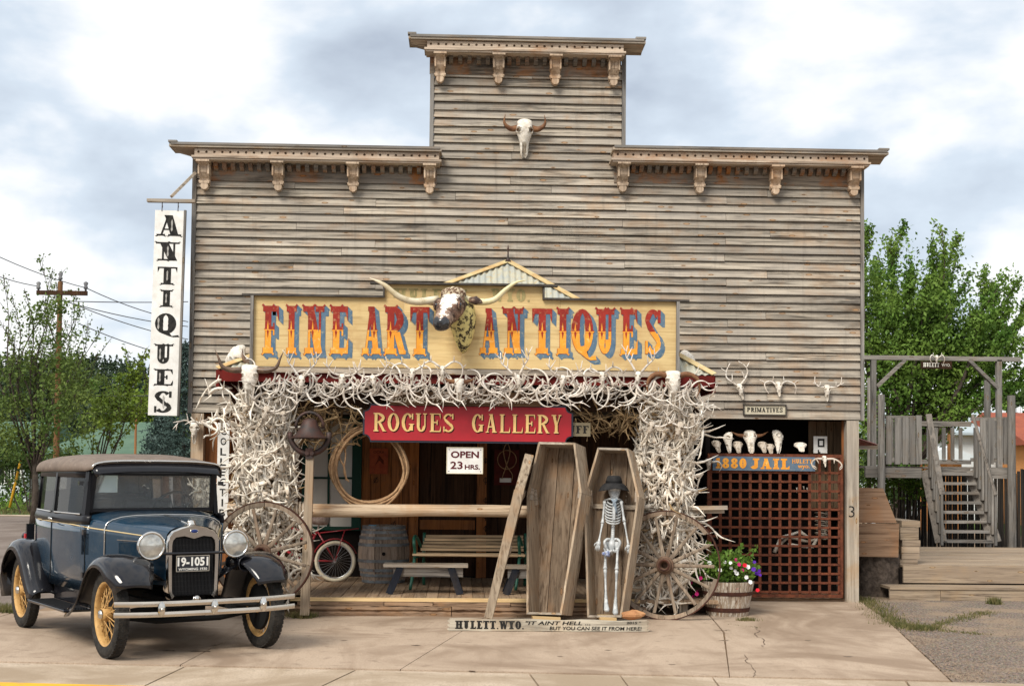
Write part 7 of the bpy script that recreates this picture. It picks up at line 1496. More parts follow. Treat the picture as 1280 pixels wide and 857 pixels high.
# wheels
def cwheel(x, s, steer=0):
    c = Vector((x, s*.725, .385)); nr = Vector((math.sin(steer)*s*-1, s*math.cos(steer), 0)); t = thing if False else None
    mb = MB(); prof = [(-.045,.275),(-.056,.30),(-.060,.335),(-.052,.365),(-.036,.379),(-.018,.383),(0,.385),(.018,.383),(.036,.379),(.052,.365),(.060,.335),(.056,.30),(.045,.275)]
    mb.lathe(prof, c, nr, 64, cap=False)
    # tread blocks
    a = Vector((0,0,1)); b_ = nr.cross(a).normalized()
    for k in range(56):
        th = 2*math.pi*k/56
        for u in (-.036,.0,.036):
            d = a*math.cos(th+u*3)+b_*math.sin(th+u*3); tg = nr.cross(d); q = c+nr*u+d*(.383 if u == 0 else .377); R3 = Matrix((nr, tg, d)).transposed(); mb.cbox(q, .026, .028, .012, R3)
    wh = cb(mb, 'wheel', TYRE, auto=40)
    mb = MB(); mb.lathe([(-.045,.266),(-.05,.282),(-.04,.284),(-.03,.266),(.03,.266),(.04,.284),(.05,.282),(.045,.266),(.03,.258),(-.03,.258),(-.045,.266)], c, nr, 48, cap=False); cb(mb, 'wheel_rim', WCR, wh, auto=50)
    mb = MB()
    for k in range(30):
        th = 2*math.pi*k/30; th2 = th+(.35 if k % 2 else -.35); d1 = a*math.cos(th)+b_*math.sin(th); d2 = a*math.cos(th2)+b_*math.sin(th2); off = (.055,-.03,.02)[k % 3]; mb.tube([c+d2*.055+nr*off, c+d1*.255+nr*.004*(k%3-1)], .0046, 5)
    cb(mb, 'wheel_spokes', WCR, wh)
    mb = MB(); mb.lathe([(-.06,.06),(.02,.065),(.05,.055),(.07,.045)], c, nr, 20); cb(mb, 'wheel_hub', WCR, wh, smooth=True); mb = MB(); mb.lathe([(.068,.043),(.085,.041),(.098,.03),(.102,.012)], c, nr, 20); cb(mb, 'hub_cap', CHROME, wh, smooth=True)
    mb = MB(); mb.lathe([(-.05,.215),(-.025,.22),(-.015,.20)], c, nr, 20); cb(mb, 'brake_drum_dark_disc', UND, wh)  # drum enlarged into a dark disc that paints shade between the spokes
for x in (0, WB):
    for s in (-1, 1): cwheel(x, s, 0.0)
# fenders
def fender(s, path, wfun, name, mat=BLK, crown=.05, skirt=.07):
    secs = []
    for i, (x, z) in enumerate(path):
        a = path[max(0,i-1)]; b_ = path[min(len(path)-1,i+1)]; t = Vector((b_[0]-a[0], 0, b_[1]-a[1])).normalized(); n_ = Vector((-t.z, 0, t.x)); n_ = n_ if n_.z > -.2 or abs(n_.z) < .2 else -n_
        if i == 0: pass
        y0, y1 = wfun(i/(len(path)-1)); row = []
        for k in range(9):
            u = k/8; y_ = y0+(y1-y0)*u; h_ = crown*math.sin(math.pi*min(1,u*.93))**.8-(skirt*max(0,(u-.82)/.18)**1.6)
            row.append((x+n_.x*h_, s*y_, z+n_.z*h_))
        secs.append(row)
    return skin(name, secs, mat, thick=.012, ang=70)
def arcpath(cx, cz, r_, a0, a1, n): return [(cx+r_*math.cos(math.radians(a)), cz+r_*math.sin(math.radians(a))) for a in lin(a0, a1, n)]
for s in (-1, 1):
    pth = arcpath(.0,.385,.465,30,112,12)+[(x, z) for x, z in ((-.26,.78),(-.36,.69),(-.45,.585),(-.54,.49),(-.64,.41),(-.76,.355),(-.88,.335))]
    pth = [(x, z) for x, z in pth]
    fender(s, pth[::1], lambda u: (float(np.interp(u,[0,.3,.7,1],[.50,.40,.50,.60])), float(np.interp(u,[0,.15,.6,1],[.80,.86,.87,.86]))), 'front_fender')
    # inner valance between fender and hood
    skin('fender_valance', [[(x, s*(halfw(x)+.005), .66-.0*x), (x, s*.44, max(.42, z-.02))] for x, z in ((.05,.80),(-.1,.83),(-.25,.78),(-.36,.69),(-.45,.6),(-.6,.5))], BLK, thick=.008)
    pth = [(-2.06,.40),(-2.14,.44)]+arcpath(WB,.385,.475,35,186,16); pth[2] = (-2.27,.60)
    pth = [(-2.02,.37),(-2.10,.41),(-2.19,.50)]+arcpath(WB,.385,.475,33,192,15)
    fender(s, pth, lambda u: (float(np.interp(u,[0,.2,1],[.60,.60,.56])), float(np.interp(u,[0,.2,.8,1],[.86,.88,.88,.84]))), 'rear_fender')
    mb = MB(); mb.box(-2.06,-.84,s*.62 if s > 0 else -.88,s*.88 if s > 0 else -.62,.325,.35); rb = cb(mb, 'running_board', BLK, bevel=.006)
    mb = MB()
    for k in range(9): y = s*(.64+.026*k); mb.box(-2.0,-.9,min(y,y+s*.012),max(y,y+s*.012),.3505,.356)
    cb(mb, 'rubber_ribs', BLACK, rb)
    mb = MB(); mb.box(-2.05,-.82,min(s*.605,s*.62),max(s*.605,s*.62),.35,.52); cb(mb, 'splash_apron', BLK)
mb = MB(); mb.box(-3.1,.25,-.36,-.30,.40,.48); mb.box(-3.1,.25,.30,.36,.40,.48); mb.tube([(0,-.68,.36),(0,-.3,.30),(0,.3,.30),(0,.68,.36)], .025, 8); mb.tube([(WB,-.68,.38),(WB,.68,.38)], .04, 8); mb.lathe([(-.1,.1),(0,.14),(.1,.1)], (WB,0,.38), (1,0,0), 12); mb.box(-.7,-.1,-.2,.2,.28,.5); mb.box(-2.2,-.7,-.12,.12,.34,.5); cb(mb, 'chassis', UND)
mb = MB(); mb.tube(spline([(.06,-.66,.38),(.10,-.3,.36),(.10,.3,.36),(.06,.66,.38)], 4), .016, 6); mb.tube(spline([(.02,-.55,.40),(.16,0,.46),(.02,.55,.40)], 4), .03, 6, flat=.5); cb(mb, 'front_spring', UND)
mb = MB(); mb.lathe([(0,.02),(.02,.028),(.03,.02)], (.17,0,.50), (1,0,0), 12); mb.ring((.19,0,.49), .035, .006, (1,0,0), 16, 5); cb(mb, 'crank_hole_cover', CHROME, smooth=True)
# rear lamp, spare
mb = MB(); mb.lathe([(0,.04),(.06,.05),(.08,.05)], (-3.02,-.62,.92), (-1,-.1,0), 12); mb.box(-3.0,-2.96,-.66,-.58,.86,1.06); tl = cb(mb, 'tail_lamp_housing', BLK); mb = MB(); mb.cbox((-3.0,-.665,.93), .05,.012,.05); cb(mb, 'tail_lamp', flat('lamp_red', (.5,.01,.02), .3), tl)
mb = MB(); mb.lathe([(-.06,.27),(-.07,.33),(-.05,.37),(0,.385),(.05,.37),(.07,.33),(.06,.27)], (-3.06,0,.86), (1,0,0), 40, cap=False); mb.lathe([(-.03,.27),(.03,.27)], (-3.06,0,.86), (1,0,0), 30); cb(mb, 'spare_wheel', TYRE, auto=40)
# ================================================================ right yard: deck, stairs, gallows platform
random.seed(61); DZ = .42
ydf = .95; dk0 = P(1129,705,ydf).x; dkt = thing('timber_deck', 'broad low tan timber deck with two steps at the right of the building', 'deck', (8, 2.5, 0))
c_l = P(1129,706,ydf); DZ = c_l.z
n = 26; y = ydf+.03
while y < 5.6:
    w_ = ru(.135,.145); mb = MB(); xl = dk0+(.0 if y < 2 else -.2); mb.box(xl, 13.5, y+.003, y+w_-.004, DZ-.03, DZ+ru(-.003,.003)); mb.build('deck_board', W_rdeck, dkt); y += w_
for i, (xa, xb) in enumerate(((dk0-.0, dk0+1.9),(dk0+1.905, 13.4))):
    mb = MB(); mb.box(xa, xb, ydf-.01, ydf+.028, DZ-.24, DZ-.012); mb.build('riser_board', W_rdeck, dkt)
x1s = P(1111,728,.55).x; z1s = P(1180,733,.55).z
mb = MB(); mb.box(x1s, 13.3, .50, ydf-.012, z1s-.035, z1s); mb.build('step_tread', W_rdeck, dkt)
for xa, xb in ((x1s, P(1176,750,.5).x),(P(1176,750,.5).x+.006, 13.3)):
    mb = MB(); mb.box(xa, xb, .515, .55, -.03 if xa == x1s else -.05, z1s-.036-(.0 if xa != x1s else .0)); mb.build('riser_board', W_rdeck, dkt)
mb = MB(); mb.box(x1s+.3, 13, ydf+.03, 5.6, -.05, DZ-.05); mb.build('deck_base', DARK, dkt)
# platform
YPF = 6.3; gal = thing('gallows_platform', 'weathered grey raised timber platform with railings and a gallows beam over it', 'platform', (P(1180,600,YPF).x, YPF, 0))
def PB(p0, p1, Y, d=.09, mat=W_gx, nm='beam', Y1=None):
    """axis-aligned timber filling a pixel box on plane Y"""
    a, b_ = P(p0[0],p0[1],Y), P(p1[0],p1[1],Y); mb = MB(); mb.box(min(a.x,b_.x), max(a.x,b_.x), Y, Y+d, min(a.z,b_.z), max(a.z,b_.z)); return mb.build(nm, mat, gal)
zpl = P(1180,583,YPF).z
PB((1082,584),(1152,597), YPF, .08); PB((1165,583),(1213,595), YPF, .08); PB((1232,584),(1269,598), YPF, .08)
y = YPF+.09
xa, xb = P(1083,584,YPF).x, P(1268,584,YPF).x
while y < YPF+2.6: mb = MB(); mb.box(xa, xb, y, y+.135, zpl-.035, zpl); mb.build('floor_board', W_gx, gal); y += .14
# posts
for p0, p1, Yq in (((1097,493),(1106,700),YPF-.10),((1259,494),(1269,700),YPF-.10),((1230,475),(1238,690),YPF+2.5),((1084,472),(1089,690),YPF+2.5)):
    a, b_ = P(p0[0],p0[1],Yq), P(p1[0],p0[1],Yq); mb = MB(); cx = (a.x+b_.x)/2; r_ = (b_.x-a.x)/2; mb.tube([(cx,Yq,0 if Yq < YPF else 0),(cx,Yq,(a.z)/2),(cx,Yq,a.z)], [r_*1.05,r_,r_*.97], 10); mb.build('round_post', W_gz, gal, auto=50)
YBm = YPF+1.3
a, b_, c_ = P(1077,443.5,YBm), P(1276,445,YBm), P(1077,449,YBm); mb = MB(); mb.box(a.x, b_.x, YBm, YBm+.11, c_.z, a.z); mb.build('gallows_beam', W_gx, gal)
for x0, x1 in ((1089.5,1095.5),(1246.5,1252.5)):
    p, q = P(x0,449.5,YBm), P(x1,449.5,YBm); mb = MB(); mb.box(p.x, q.x, YBm+.0, YBm+.10, zpl+.001, p.z); mb.build('gallows_post', W_gz, gal)
mb = MB(); mb.beam(P(1096,483,YBm+.04), P(1131,450,YBm+.04), .06, .085, up=(0,1,0)); mb.build('diagonal_brace', W_gx, gal); mb = MB(); mb.beam(P(1211,450,YBm+.04), P(1247,485,YBm+.04), .06, .085, up=(0,1,0)); mb.build('diagonal_brace', W_gx, gal)
# railings: balusters
def balus(pxs, yt, yb, Y, wd=6, jit=2):
    for px_ in pxs:
        a = P(px_-wd/2, yt+ru(-jit,jit), Y); b_ = P(px_+wd/2, yb, Y); mb = MB(); mb.box(a.x, b_.x, Y, Y+.03, b_.z, a.z); mb.build('baluster', W_gz, gal)
balus([1111,1122,1132,1141,1149], 520, 580, YPF-.04, 7); balus([1229,1239,1250,1258], 522, 580, YPF-.04, 7); balus([1114,1127,1137], 522, 578, YPF+2.4, 6); balus([1232,1245,1254], 522, 578, YPF+2.4, 6)
balus([1161,1170,1180,1191,1201], 534, 574, YPF+2.3, 4.5, .2)
for p0, p1, Yq in (((1106,519),(1152,523),YPF+.0),((1106,571),(1152,577),YPF),((1214,521),(1260,526),YPF),((1214,572),(1260,577),YPF),((1150,526),(1214,533),YPF+2.33),((1150,574),(1214,580),YPF+2.33)): PB(p0, p1, Yq, .04, W_gx, 'rail')
# stairs
W_st = mottled('stair_grey_wood', (.27,.24,.21), (.15,.135,.12), 7, .85, third=(.07,.055,.045), st=.3)
sb, st = (G(1172,681,DZ), G(1243,683,DZ)), (P(1156,592,YPF), P(1214,592,YPF))
yb0 = sb[0].y; xL0, xR0, xL1, xR1 = P(1176,680,yb0).x, P(1239,680,yb0).x, P(1160,592,YPF).x, P(1211,592,YPF).x
for i in range(8):
    u = (i+.6)/8.2; y = yb0+(YPF-yb0)*u; z = DZ+(zpl-DZ)*u; xl, xr = xL0+(xL1-xL0)*u, xR0+(xR1-xR0)*u; mb = MB(); mb.box(xl, xr, y-.13, y+.12, z-.05, z); mb.build('stair_tread', W_gx, gal)
for xa_, xb_ in ((xL0-.03,xL1-.03),(xR0+.03,xR1+.03)):
    mb = MB(); mb.beam((xa_,yb0-.1,DZ+.06), (xb_,YPF-.02,zpl-.06), .045, .22); mb.build('stringer', W_st, gal)
    mb = MB(); mb.beam((xa_+.0,yb0-.15,DZ+.90), (xb_,YPF-.12,zpl+.93), .10, .04); mb.build('handrail', W_st, gal)
    for k in range(7):
        u = k/7+.02; xx = xa_+(xb_-xa_)*u; y = yb0-.12+(YPF-yb0)*u; z = DZ+(zpl-DZ)*u; mb = MB(); mb.box(xx-.02, xx+.02, y-.05, y+.05, z-.02, z+.87); mb.build('stair_baluster', W_gz, gal)
# hanging HULETT sign
YHs = YBm-.03; hs_ = thing('gallows_sign', 'small brown board lettered HULETT WYO hung from the gallows beam', 'sign', P(1170,461,YHs)); a, b_ = P(1151,460.5,YHs), P(1190,451.5,YHs); mb = MB(); mb.box(a.x, b_.x, YHs, YHs+.02, a.z, b_.z); mb.build('board', W_dark, hs_)
lh_ = Lay((0,YHs,0), EX, EZ, NF); run(lh_, 'HULETT', P(1154,456,YHs).x, P(1174,456,YHs).x, a.z+.035, b_.z-.03, .26, .16, .14); lh_.mb.build('lettering', L_W := flat('white_lettering', (.7,.68,.6), .7), hs_, kind='stuff')
text('lettering', 'WYO.', (0,YHs,0), EX, EZ, NF, P(1177,456,YHs).x, P(1188,456,YHs).x, a.z+.045, b_.z-.045, L_W, hs_)
skull('little deer skull with curled antlers over the gallows sign', 1171, 449, YHs-.08, .16, 'deer', BONE, antl=([(.03,0,.03),(.10,-.02,.08),(.14,-.03,.0),(.10,-.04,-.09)], [(.3,(.0,-.02,.05))], .012), name='deer_skull')
# palisade fence (black palings) behind the stairs
YFn = 9.0; fn = thing('palisade_fence', 'tall fence of dark narrow poles behind the stairs and platform', 'fence', (P(1200,640,YFn).x, YFn, 0)); x = P(1126,640,YFn).x; xe = P(1330,640,YFn).x; i = 0
while x < xe:
    r_ = ru(.026,.036); zt_ = P(1200, 600 if x < P(1160,640,YFn).x else 588, YFn).z+ru(-.05,.05)
    if P(1128,1,YFn).x < x < P(1142,1,YFn).x and False: pass
    mb = MB(); mb.tube([(x,YFn+ru(-.02,.02),-.05),(x+ru(-.01,.01),YFn,zt_)], [r_,r_*.85], 6); mb.build('paling', W_pal, fn); x += r_*2.05; i += 1
# wire mesh gap and white shed behind
wd_ = thing('white_shed', 'white metal sided shed seen through the gap beside the plywood', 'shed', (P(1135,630,14).x, 14, 0)); mb = MB(); mb.box(P(1115,600,14).x, P(1150,600,14).x, 14, 16, -.05, P(1135,592,14).z); mb.build('wall', mottled('shed_white', (.55,.58,.58), (.45,.48,.5), 3), wd_)
mb = MB()
for i in range(12): z = .1+.18*i; mb.box(P(1115,600,14).x, P(1150,600,14).x, 13.985, 14.001, z, z+.012)
mb.build('siding_lines', flat('seam_grey', (.3,.32,.33), .6), wd_, kind='stuff')
# plywood clad stump
ply = thing('plywood_screen', 'plywood panels nailed round a bark covered stump beside the right post', 'plywood panels', (P(1096,730,1.0).x, 1.0, 0)); Yp = .95
q = [P(1069,653,Yp), P(1121,653,Yp), P(1104,610,Yp), P(1071,609,Yp)]; mb = MB(); mb.hexa(q, [p+Vector((0,.02,0)) for p in q]); mb.build('upper_sheet', W_ply, ply)
q = [P(1068,695,Yp-.01), P(1123,696,Yp-.01), P(1124,654,Yp-.01), P(1068,653.5,Yp-.01)]; mb = MB(); mb.hexa(q, [p+Vector((0,.02,0)) for p in q]); mb.build('lower_sheet', W_ply, ply)
BARK = mottled('rough_bark', (.13,.10,.08), (.045,.035,.028), 14, .95, st=1.0, d=.03)
c = P(1096,728,Yp+.35); mb = MB(); random.seed(14); mb.grid(lambda u, v: (c.x+.32*(1.12-.15*v+.05*math.sin(u*44)+.04*math.sin(u*25+2))*math.cos(u*6.2832), c.y+.30*(1.12-.15*v+.05*math.sin(u*44))*math.sin(u*6.2832), -.05+.62*v), 64, 5, True); mb.build('stump', BARK, ply, True)
sb_ = thing('stacked_boards', 'short stack of grey boards standing between plywood and deck', 'boards', (P(1136,700,1.2).x, 1.2, 0)); z = DZ-.02; k = 0
zt_ = P(1136,655,1.2).z
while z < zt_: mb = MB(); o_ = ru(-.02,.02); mb.box(P(1125,680,1.2).x+o_, P(1147,680,1.2).x+o_+.002*k, 1.15, 2.2, z, z+.085); mb.build('board', W_rdeck, sb_); z += .09; k += 1
# small striped awning at the building edge
AWX = XR+.03
aw = thing('red_awning', 'small rusty red corrugated awning jutting out behind the right wall edge', 'awning', P(1080,545,1.6)); a, b_ = P(1074,538,1.4), P(1098,556,1.4); a.x = AWX; c, d = b_+Vector((0,1.2,0)), a+Vector((0,1.2,0)); mb = MB(); random.seed(1)
mb.grid(lambda u, v: (a.lerp(b_, u)).lerp(d.lerp(c, u), v)+Vector((0,0,.012*math.sin(v*60))), 6, 40); mb.build('roof_sheet', mottled('awning_red', (.26,.04,.035), (.35,.20,.17), 8, .6), aw, True)
mb = MB(); mb.beam(Vector((AWX, 1.4, P(1097,560,1.4).z)), P(1097,559,1.4), .04, .05); mb.beam(Vector((AWX, 2.5, P(1097,560,1.4).z)), P(1097,559,1.4)+Vector((0,1.1,0)), .04, .05); mb.build('frame', W_x, aw)
# ================================================================ background buildings and poles
def building(name, label, cat, x0, x1, y0, y1, h, rh, wm, rm, axis='x', wins=(), ov=.4, hip=False, group=None, trimm=None):
    t = thing(name, label, cat, ((x0+x1)/2, y0, 0), 0, group); mb = MB(); mb.box(x0, x1, y0, y1, -.1, h); mb.build('wall', wm, t)
    a, b_, c, d = x0-ov, x1+ov, y0-ov, y1+ov; mb = MB()
    if axis == 'x':
        ym = (c+d)/2; i_ = (b_-a)*.3 if hip else 0; mb.add([(a,c,h),(b_,c,h),(b_,d,h),(a,d,h),(a+i_,ym,h+rh),(b_-i_,ym,h+rh),(a,c,h-.08),(b_,c,h-.08),(b_,d,h-.08),(a,d,h-.08)], [(0,1,5,4),(2,3,4,5),(3,0,4),(1,2,5),(6,9,8,7),(0,6,7,1),(1,7,8,2),(2,8,9,3),(3,9,6,0)])
    else:
        xm = (a+b_)/2; mb.add([(a,c,h),(b_,c,h),(b_,d,h),(a,d,h),(xm,c,h+rh),(xm,d,h+rh),(a,c,h-.08),(b_,c,h-.08),(b_,d,h-.08),(a,d,h-.08)], [(0,4,5,3),(1,2,5,4),(0,1,4),(2,3,5),(6,9,8,7),(0,6,7,1),(1,7,8,2),(2,8,9,3),(3,9,6,0)])
    mb.build('roof', rm, t)
    for wx, wz, ww, wh in wins:
        mb = MB(); mb.box(wx-ww/2, wx+ww/2, y0-.02, y0+.01, wz, wz+wh); wo = mb.build('window', BLACK, t); mb = MB(); e_ = .07
        for q in ((wx-ww/2-e_,wx+ww/2+e_,wz+wh,wz+wh+e_),(wx-ww/2-e_,wx+ww/2+e_,wz-e_,wz),(wx-ww/2-e_,wx-ww/2,wz,wz+wh),(wx+ww/2,wx+ww/2+e_,wz,wz+wh),(wx-.02,wx+.02,wz,wz+wh)): mb.box(q[0], q[1], y0-.05, y0-.021, q[2], q[3])
        mb.build('window_frame', trimm or WHITEP, wo)
    return t
GREYR = mottled('pale_metal_roof', (.42,.48,.50), (.34,.40,.43), 1.5, .5); HW = mottled('house_white', (.62,.66,.68), (.52,.56,.58), 1.5, .7); ORW = mottled('orange_wall', (.62,.28,.10), (.55,.24,.09), 1.5, .8); RDR = mottled('red_shingle', (.32,.09,.05), (.24,.07,.045), 2, .8); GRR = mottled('green_shingle', (.105,.17,.115), (.075,.13,.09), 1.5, .8)
x0, x1 = P(1168,560,30).x, P(1262,560,30).x; h = P(1220,541,30).z
building('white_building', 'long low white building with pale blue grey metal roof behind the platform', 'building', x0-1, x1+.6, 30, 38, h, P(1220,512,34).z-h, HW, GREYR)
x0, x1 = P(1266,560,26).x+1.1, P(1330,560,26).x+1; h = P(1270,552,26).z
building('orange_house', 'orange walled house with red roof at the far right edge', 'house', x0, x1, 27, 34, h, P(1280,515,30).z-h, ORW, RDR)
x0, x1 = P(1150,560,24).x, P(1200,560,24).x
building('small_orange_shed', 'low orange wall with white gable seen between the platform balusters', 'shed', P(1163,560,22).x, P(1202,560,22).x, 22, 26, P(1190,572,22).z, .35, ORW, HW, axis='y')
building('green_roofed_house', 'house with a big dark green hipped roof behind the left trees', 'house', P(60,580,42).x, P(190,580,42).x, 42, 56, P(120,566,42).z, P(120,526,48).z-P(120,566,42).z, HW, GRR, hip=True)
xs_ = [P(p,600,44).x for p in (6,14,32)]
building('white_house', 'white sided house with dark windows at the far left', 'house', P(-60,600,44).x, P(33,600,44).x, 44, 52, P(10,568,44).z, 1.6, HW, GRR, wins=[(P(p,600,44).x, P(10,603,44).z, .5, P(10,578,44).z-P(10,603,44).z) for p in (6,18,-12)])
# glimpse of green building base right of the car
gb = building('far_white_garage', 'white garage glimpsed behind the car cabin windows', 'garage', P(60,600,36).x, P(118,600,36).x, 36, 40, P(100,585,36).z, .6, HW, GRR)
def pole(name, label, px, yt, yb_, Y, w_, arm=None, mat=W_pole):
    top, bot = P(px, yt, Y), P(px+1, yb_, Y); t = thing(name, label, 'utility pole', (bot.x, Y, -.1)); mb = MB(); r_ = w_/2/1700*(Y+DIST); mb.tube([(top.x,Y,-.1),(top.x,Y,top.z/2),(top.x,Y,top.z)], [r_*1.1,r_,r_*.85], 10); mb.build('pole', mat, t, auto=50)
    if arm:
        a, b_ = P(arm[0],arm[2],Y), P(arm[1],arm[2],Y); mb = MB(); mb.box(a.x, b_.x, Y-.12, Y-.02, a.z-.06, a.z+.06); mb.build('crossarm', W_dark, t)
        for px_ in (arm[0]+2, px, arm[1]-2): p = P(px_, arm[2]-2, Y); p.y = Y-.07; mb = MB(); mb.lathe([(-.05,.03),(.05,.03),(.06,.06),(.12,.06),(.13,.04),(.22,.07),(.26,.03)], p if px_ != px else P(px,yt,Y), (0,0,1), 8); mb.build('insulator', mottled('insulator_grey', (.1,.1,.11), (.2,.2,.2), 5), t, True)
    return t
pole('utility_pole', 'brown wooden utility pole with crossarm standing in the left trees', 75.5, 352, 640, 20.6, 7, (47,110,366), W_pold)
pole('utility_pole', 'orange brown utility pole behind the gallows platform', 1187, 455, 640, 18, 6.5)
pole('small_pole', 'short orange pole in the bushes below the tall antiques sign', 170, 523, 556, 30, 3.2)
gw = thing('guy_wire_guard', 'leaning yellow guy wire guard on the grass at the far left', 'guy wire', G(13,642)); mb = MB(); a, b_ = P(12,634,30), P(28,566,30); mb.tube([a,b_], .045, 8); mb.build('yellow_guard', YEL, gw, True); 
mb = MB(); mb.tube([b_, P(72,368,22.2)], .012, 5); mb.build('wire', BLACK, gw)
WIRE = flat('wire_grey', (.10,.10,.11), .6)
for i, (a, b_, sag, lab) in enumerate((((-40,302),(108,360),4,'topmost power line running down to the right end of the crossarm'),((108,360),(235,402),4,'upper power line leaving the crossarm toward the tall sign'),((75,375),(235,408),3,'second power line below the crossarm toward the tall sign'),((75,376),(235,377),1,'nearly level power line right of the pole'),((-40,330),(50,358),3,'short power line at the far left of the crossarm'),((100,383),(235,424),3,'lower power line sloping to the tall sign'),((100,405),(235,450),3,'lowest power line above the hill'),((75,493),(190,494),1,'level cable in front of the pine hill'),((80,515),(190,516),1,'lower level cable in front of the bushes'),((1252,470),(1340,462),1,'thin power line at the right edge'))):
    A, B_ = P(*a,21.9), P(*b_,27); pts = [A.lerp(B_, u)-Vector((0,0,sag*.03*4*u*(1-u))) for u in lin(0,1,9)]; mb = MB(); mb.tube(pts, .014, 4); tag(mb.build('power_line', WIRE, origin=A), lab, 'power line')
# ================================================================ trees
LF1 = leafmat('elm_leaf', (.09,.19,.032), (.23,.34,.065), .8); LFE = leafmat('young_elm_leaf', (.09,.15,.035), (.19,.25,.06), .7); LF2 = leafmat('dark_leaf', (.035,.065,.018), (.08,.125,.03), .5); LF3 = leafmat('bright_bush_leaf', (.14,.21,.03), (.24,.32,.05), .4); LFC = leafmat('pine_needles', (.035,.06,.035), (.07,.10,.05), .3, .05); LFS = leafmat('blue_spruce_needles', (.05,.085,.075), (.085,.125,.11), 1.2, .05)
TBARK = mottled('tree_bark', (.10,.08,.065), (.05,.04,.033), 8, .95, st=.8, d=.02)
def spray_tree(name, label, base, height, tips, seed, leaf, lsz, nl, mat, spread=.35, trunk_r=.18, fork=.3, group=None, fill=None, side=9):
    """trunk, limbs reaching to each tip, side twigs with leaves hugging them"""
    random.seed(seed); t = thing(name, label, 'tree', base, 0, group); base = Vector(base); top = base+Vector((0,0,height*fork)); mb = MB(); mb.tube([base, base.lerp(top,.5)+Vector((.05,0,0)), top], [trunk_r*1.3,trunk_r,trunk_r*.8], 10); pts = []; tw = MB()
    for tip in tips:
        tip = Vector(tip); L_ = (tip-top).length; mid = top.lerp(tip,.45)+Vector((ru(-.1,.1),ru(-.1,.1),.02))*L_; mid2 = top.lerp(tip,.8)+Vector((ru(-.05,.05),0,-.02))*L_; sp = spline([top-Vector((0,0,ru(0,.5))), mid, mid2, tip], 5); k = len(sp); mb.tube(sp, [max(.008, trunk_r*.42*(1-i/(k-1))) for i in range(k)], 5)
        for s_ in range(side):
            u = ru(.25,1); i = min(k-2, int(u*(k-1))); p = sp[i].lerp(sp[i+1], u*(k-1)-i); d = (sp[i+1]-sp[i]).normalized(); d2 = (d+Vector((ru(-1,1),ru(-1,1),ru(-.6,.7)))*.55).normalized(); tl_ = L_*spread*ru(.4,1)*(1.25-u); e_ = p+d2*tl_; tw.tube([p, (p+e_)/2+Vector((0,0,.03*tl_)), e_], [.012,.008,.003], 3)
            m_ = int(nl*tl_*ru(.7,1.2)); 
            for q in range(m_): uu = rnd()**.8; c = p.lerp(e_, uu); pts.append(c+Vector((random.gauss(0,1),random.gauss(0,1),random.gauss(0,1)))*(.05+.03*tl_))
        for q in range(int(nl*L_*.55)): uu = .45+.55*rnd(); i = min(k-2, int(uu*(k-1))); c = sp[i].lerp(sp[i+1], uu*(k-1)-i); pts.append(c+Vector((random.gauss(0,1),random.gauss(0,1),random.gauss(0,1)))*.055)
    if fill:
        for c, rx, ry, rz, n in fill:
            cl = [Vector((random.gauss(0,.5)*rx, random.gauss(0,.5)*ry, random.gauss(0,.5)*rz)) for _ in range(max(3,n//55))]
            for q in range(n): o = random.choice(cl); pts.append(Vector(c)+o+Vector((random.gauss(0,1)*.17*rx**.5,random.gauss(0,1)*.17,random.gauss(0,1)*.13*rz**.5)))
    mb.build('trunk', TBARK, t, True); tw.build('twigs', TBARK, t, kind='stuff'); lm = MB(); leafcloud(lm, [tuple(p) for p in pts], leaf, seed, .25, .55); lm.build('crown', mat, t, kind='stuff'); return t
# big elm on the right behind the building
Yt = 13.5; base = P(1120,600,Yt); base.z = -.05
tips = [P(px_,py_,Yt+ru(-1.5,1.5)) for px_, py_ in ((1086,285),(1131,277),(1113,300),(1178,288),(1165,300),(1194,306),(1195,330),(1232,334),(1210,345),(1258,345),(1245,360),(1265,383),(1278,398),(1262,410),(1284,428),(1250,440),(1225,400),(1225,470),(1095,330),(1140,330),(1160,350),(1180,380),(1150,400),(1120,400),(1095,420),(1215,500),(1262,465),(1290,460),(1272,352),(1284,372),(1270,425),(1050,330),(1060,420),(1070,300))]
F = lambda px_, py_, Y: tuple(P(px_, py_, Y))
spray_tree('elm_tree', 'large green elm with feathery slanting branches behind the right side of the building', base, 5.2, tips, 71, .095, 1, 115, LF1, .25, .16, .3, fill=[(F(1110,480,Yt),1.5,1.4,1.5,6200),(F(1130,400,Yt),1.5,1.3,1.3,5600),(F(1175,430,Yt),1.4,1.2,.9,4400),(F(1090,370,Yt),.6,.8,1.0,900),(F(1145,365,Yt),.8,.8,.6,700),(F(1150,510,Yt),.9,1,.8,1800),(F(1085,560,Yt),.5,1,1.2,1000),(F(1225,440,Yt),1.1,1,.6,2400)], side=14)
Yt = 22
tips = [P(px_,py_,Yt+ru(-1,1)) for px_, py_ in ((48,322),(66,335),(78,340),(4,345),(15,370),(30,360),(92,365),(100,385),(110,400),(128,410),(138,424),(122,440),(60,380),(40,390),(20,410),(85,400),(0,400),(-20,380),(70,420),(100,440),(50,430),(10,440),(-15,430),(110,470))]
base = P(42,640,Yt); base.z = -.05
spray_tree('young_elm_tree', 'leafy tree with thin upright shoots growing round the left utility pole', base, 5, tips, 72, .10, 1, 13, LFE, .24, .09, .35, fill=[(F(35,490,Yt),1.9,1.2,.9,2300),(F(30,540,Yt),1.7,1.2,.9,2300),(F(0,550,Yt),1.4,1.2,.9,1500),(F(30,455,Yt),1.6,1.0,.6,1000),(F(76,500,19.6),.9,.3,1.3,2200),(F(74,415,19.6),.7,.3,1.1,1100),(F(100,490,Yt),.8,.8,.6,500)], side=10)
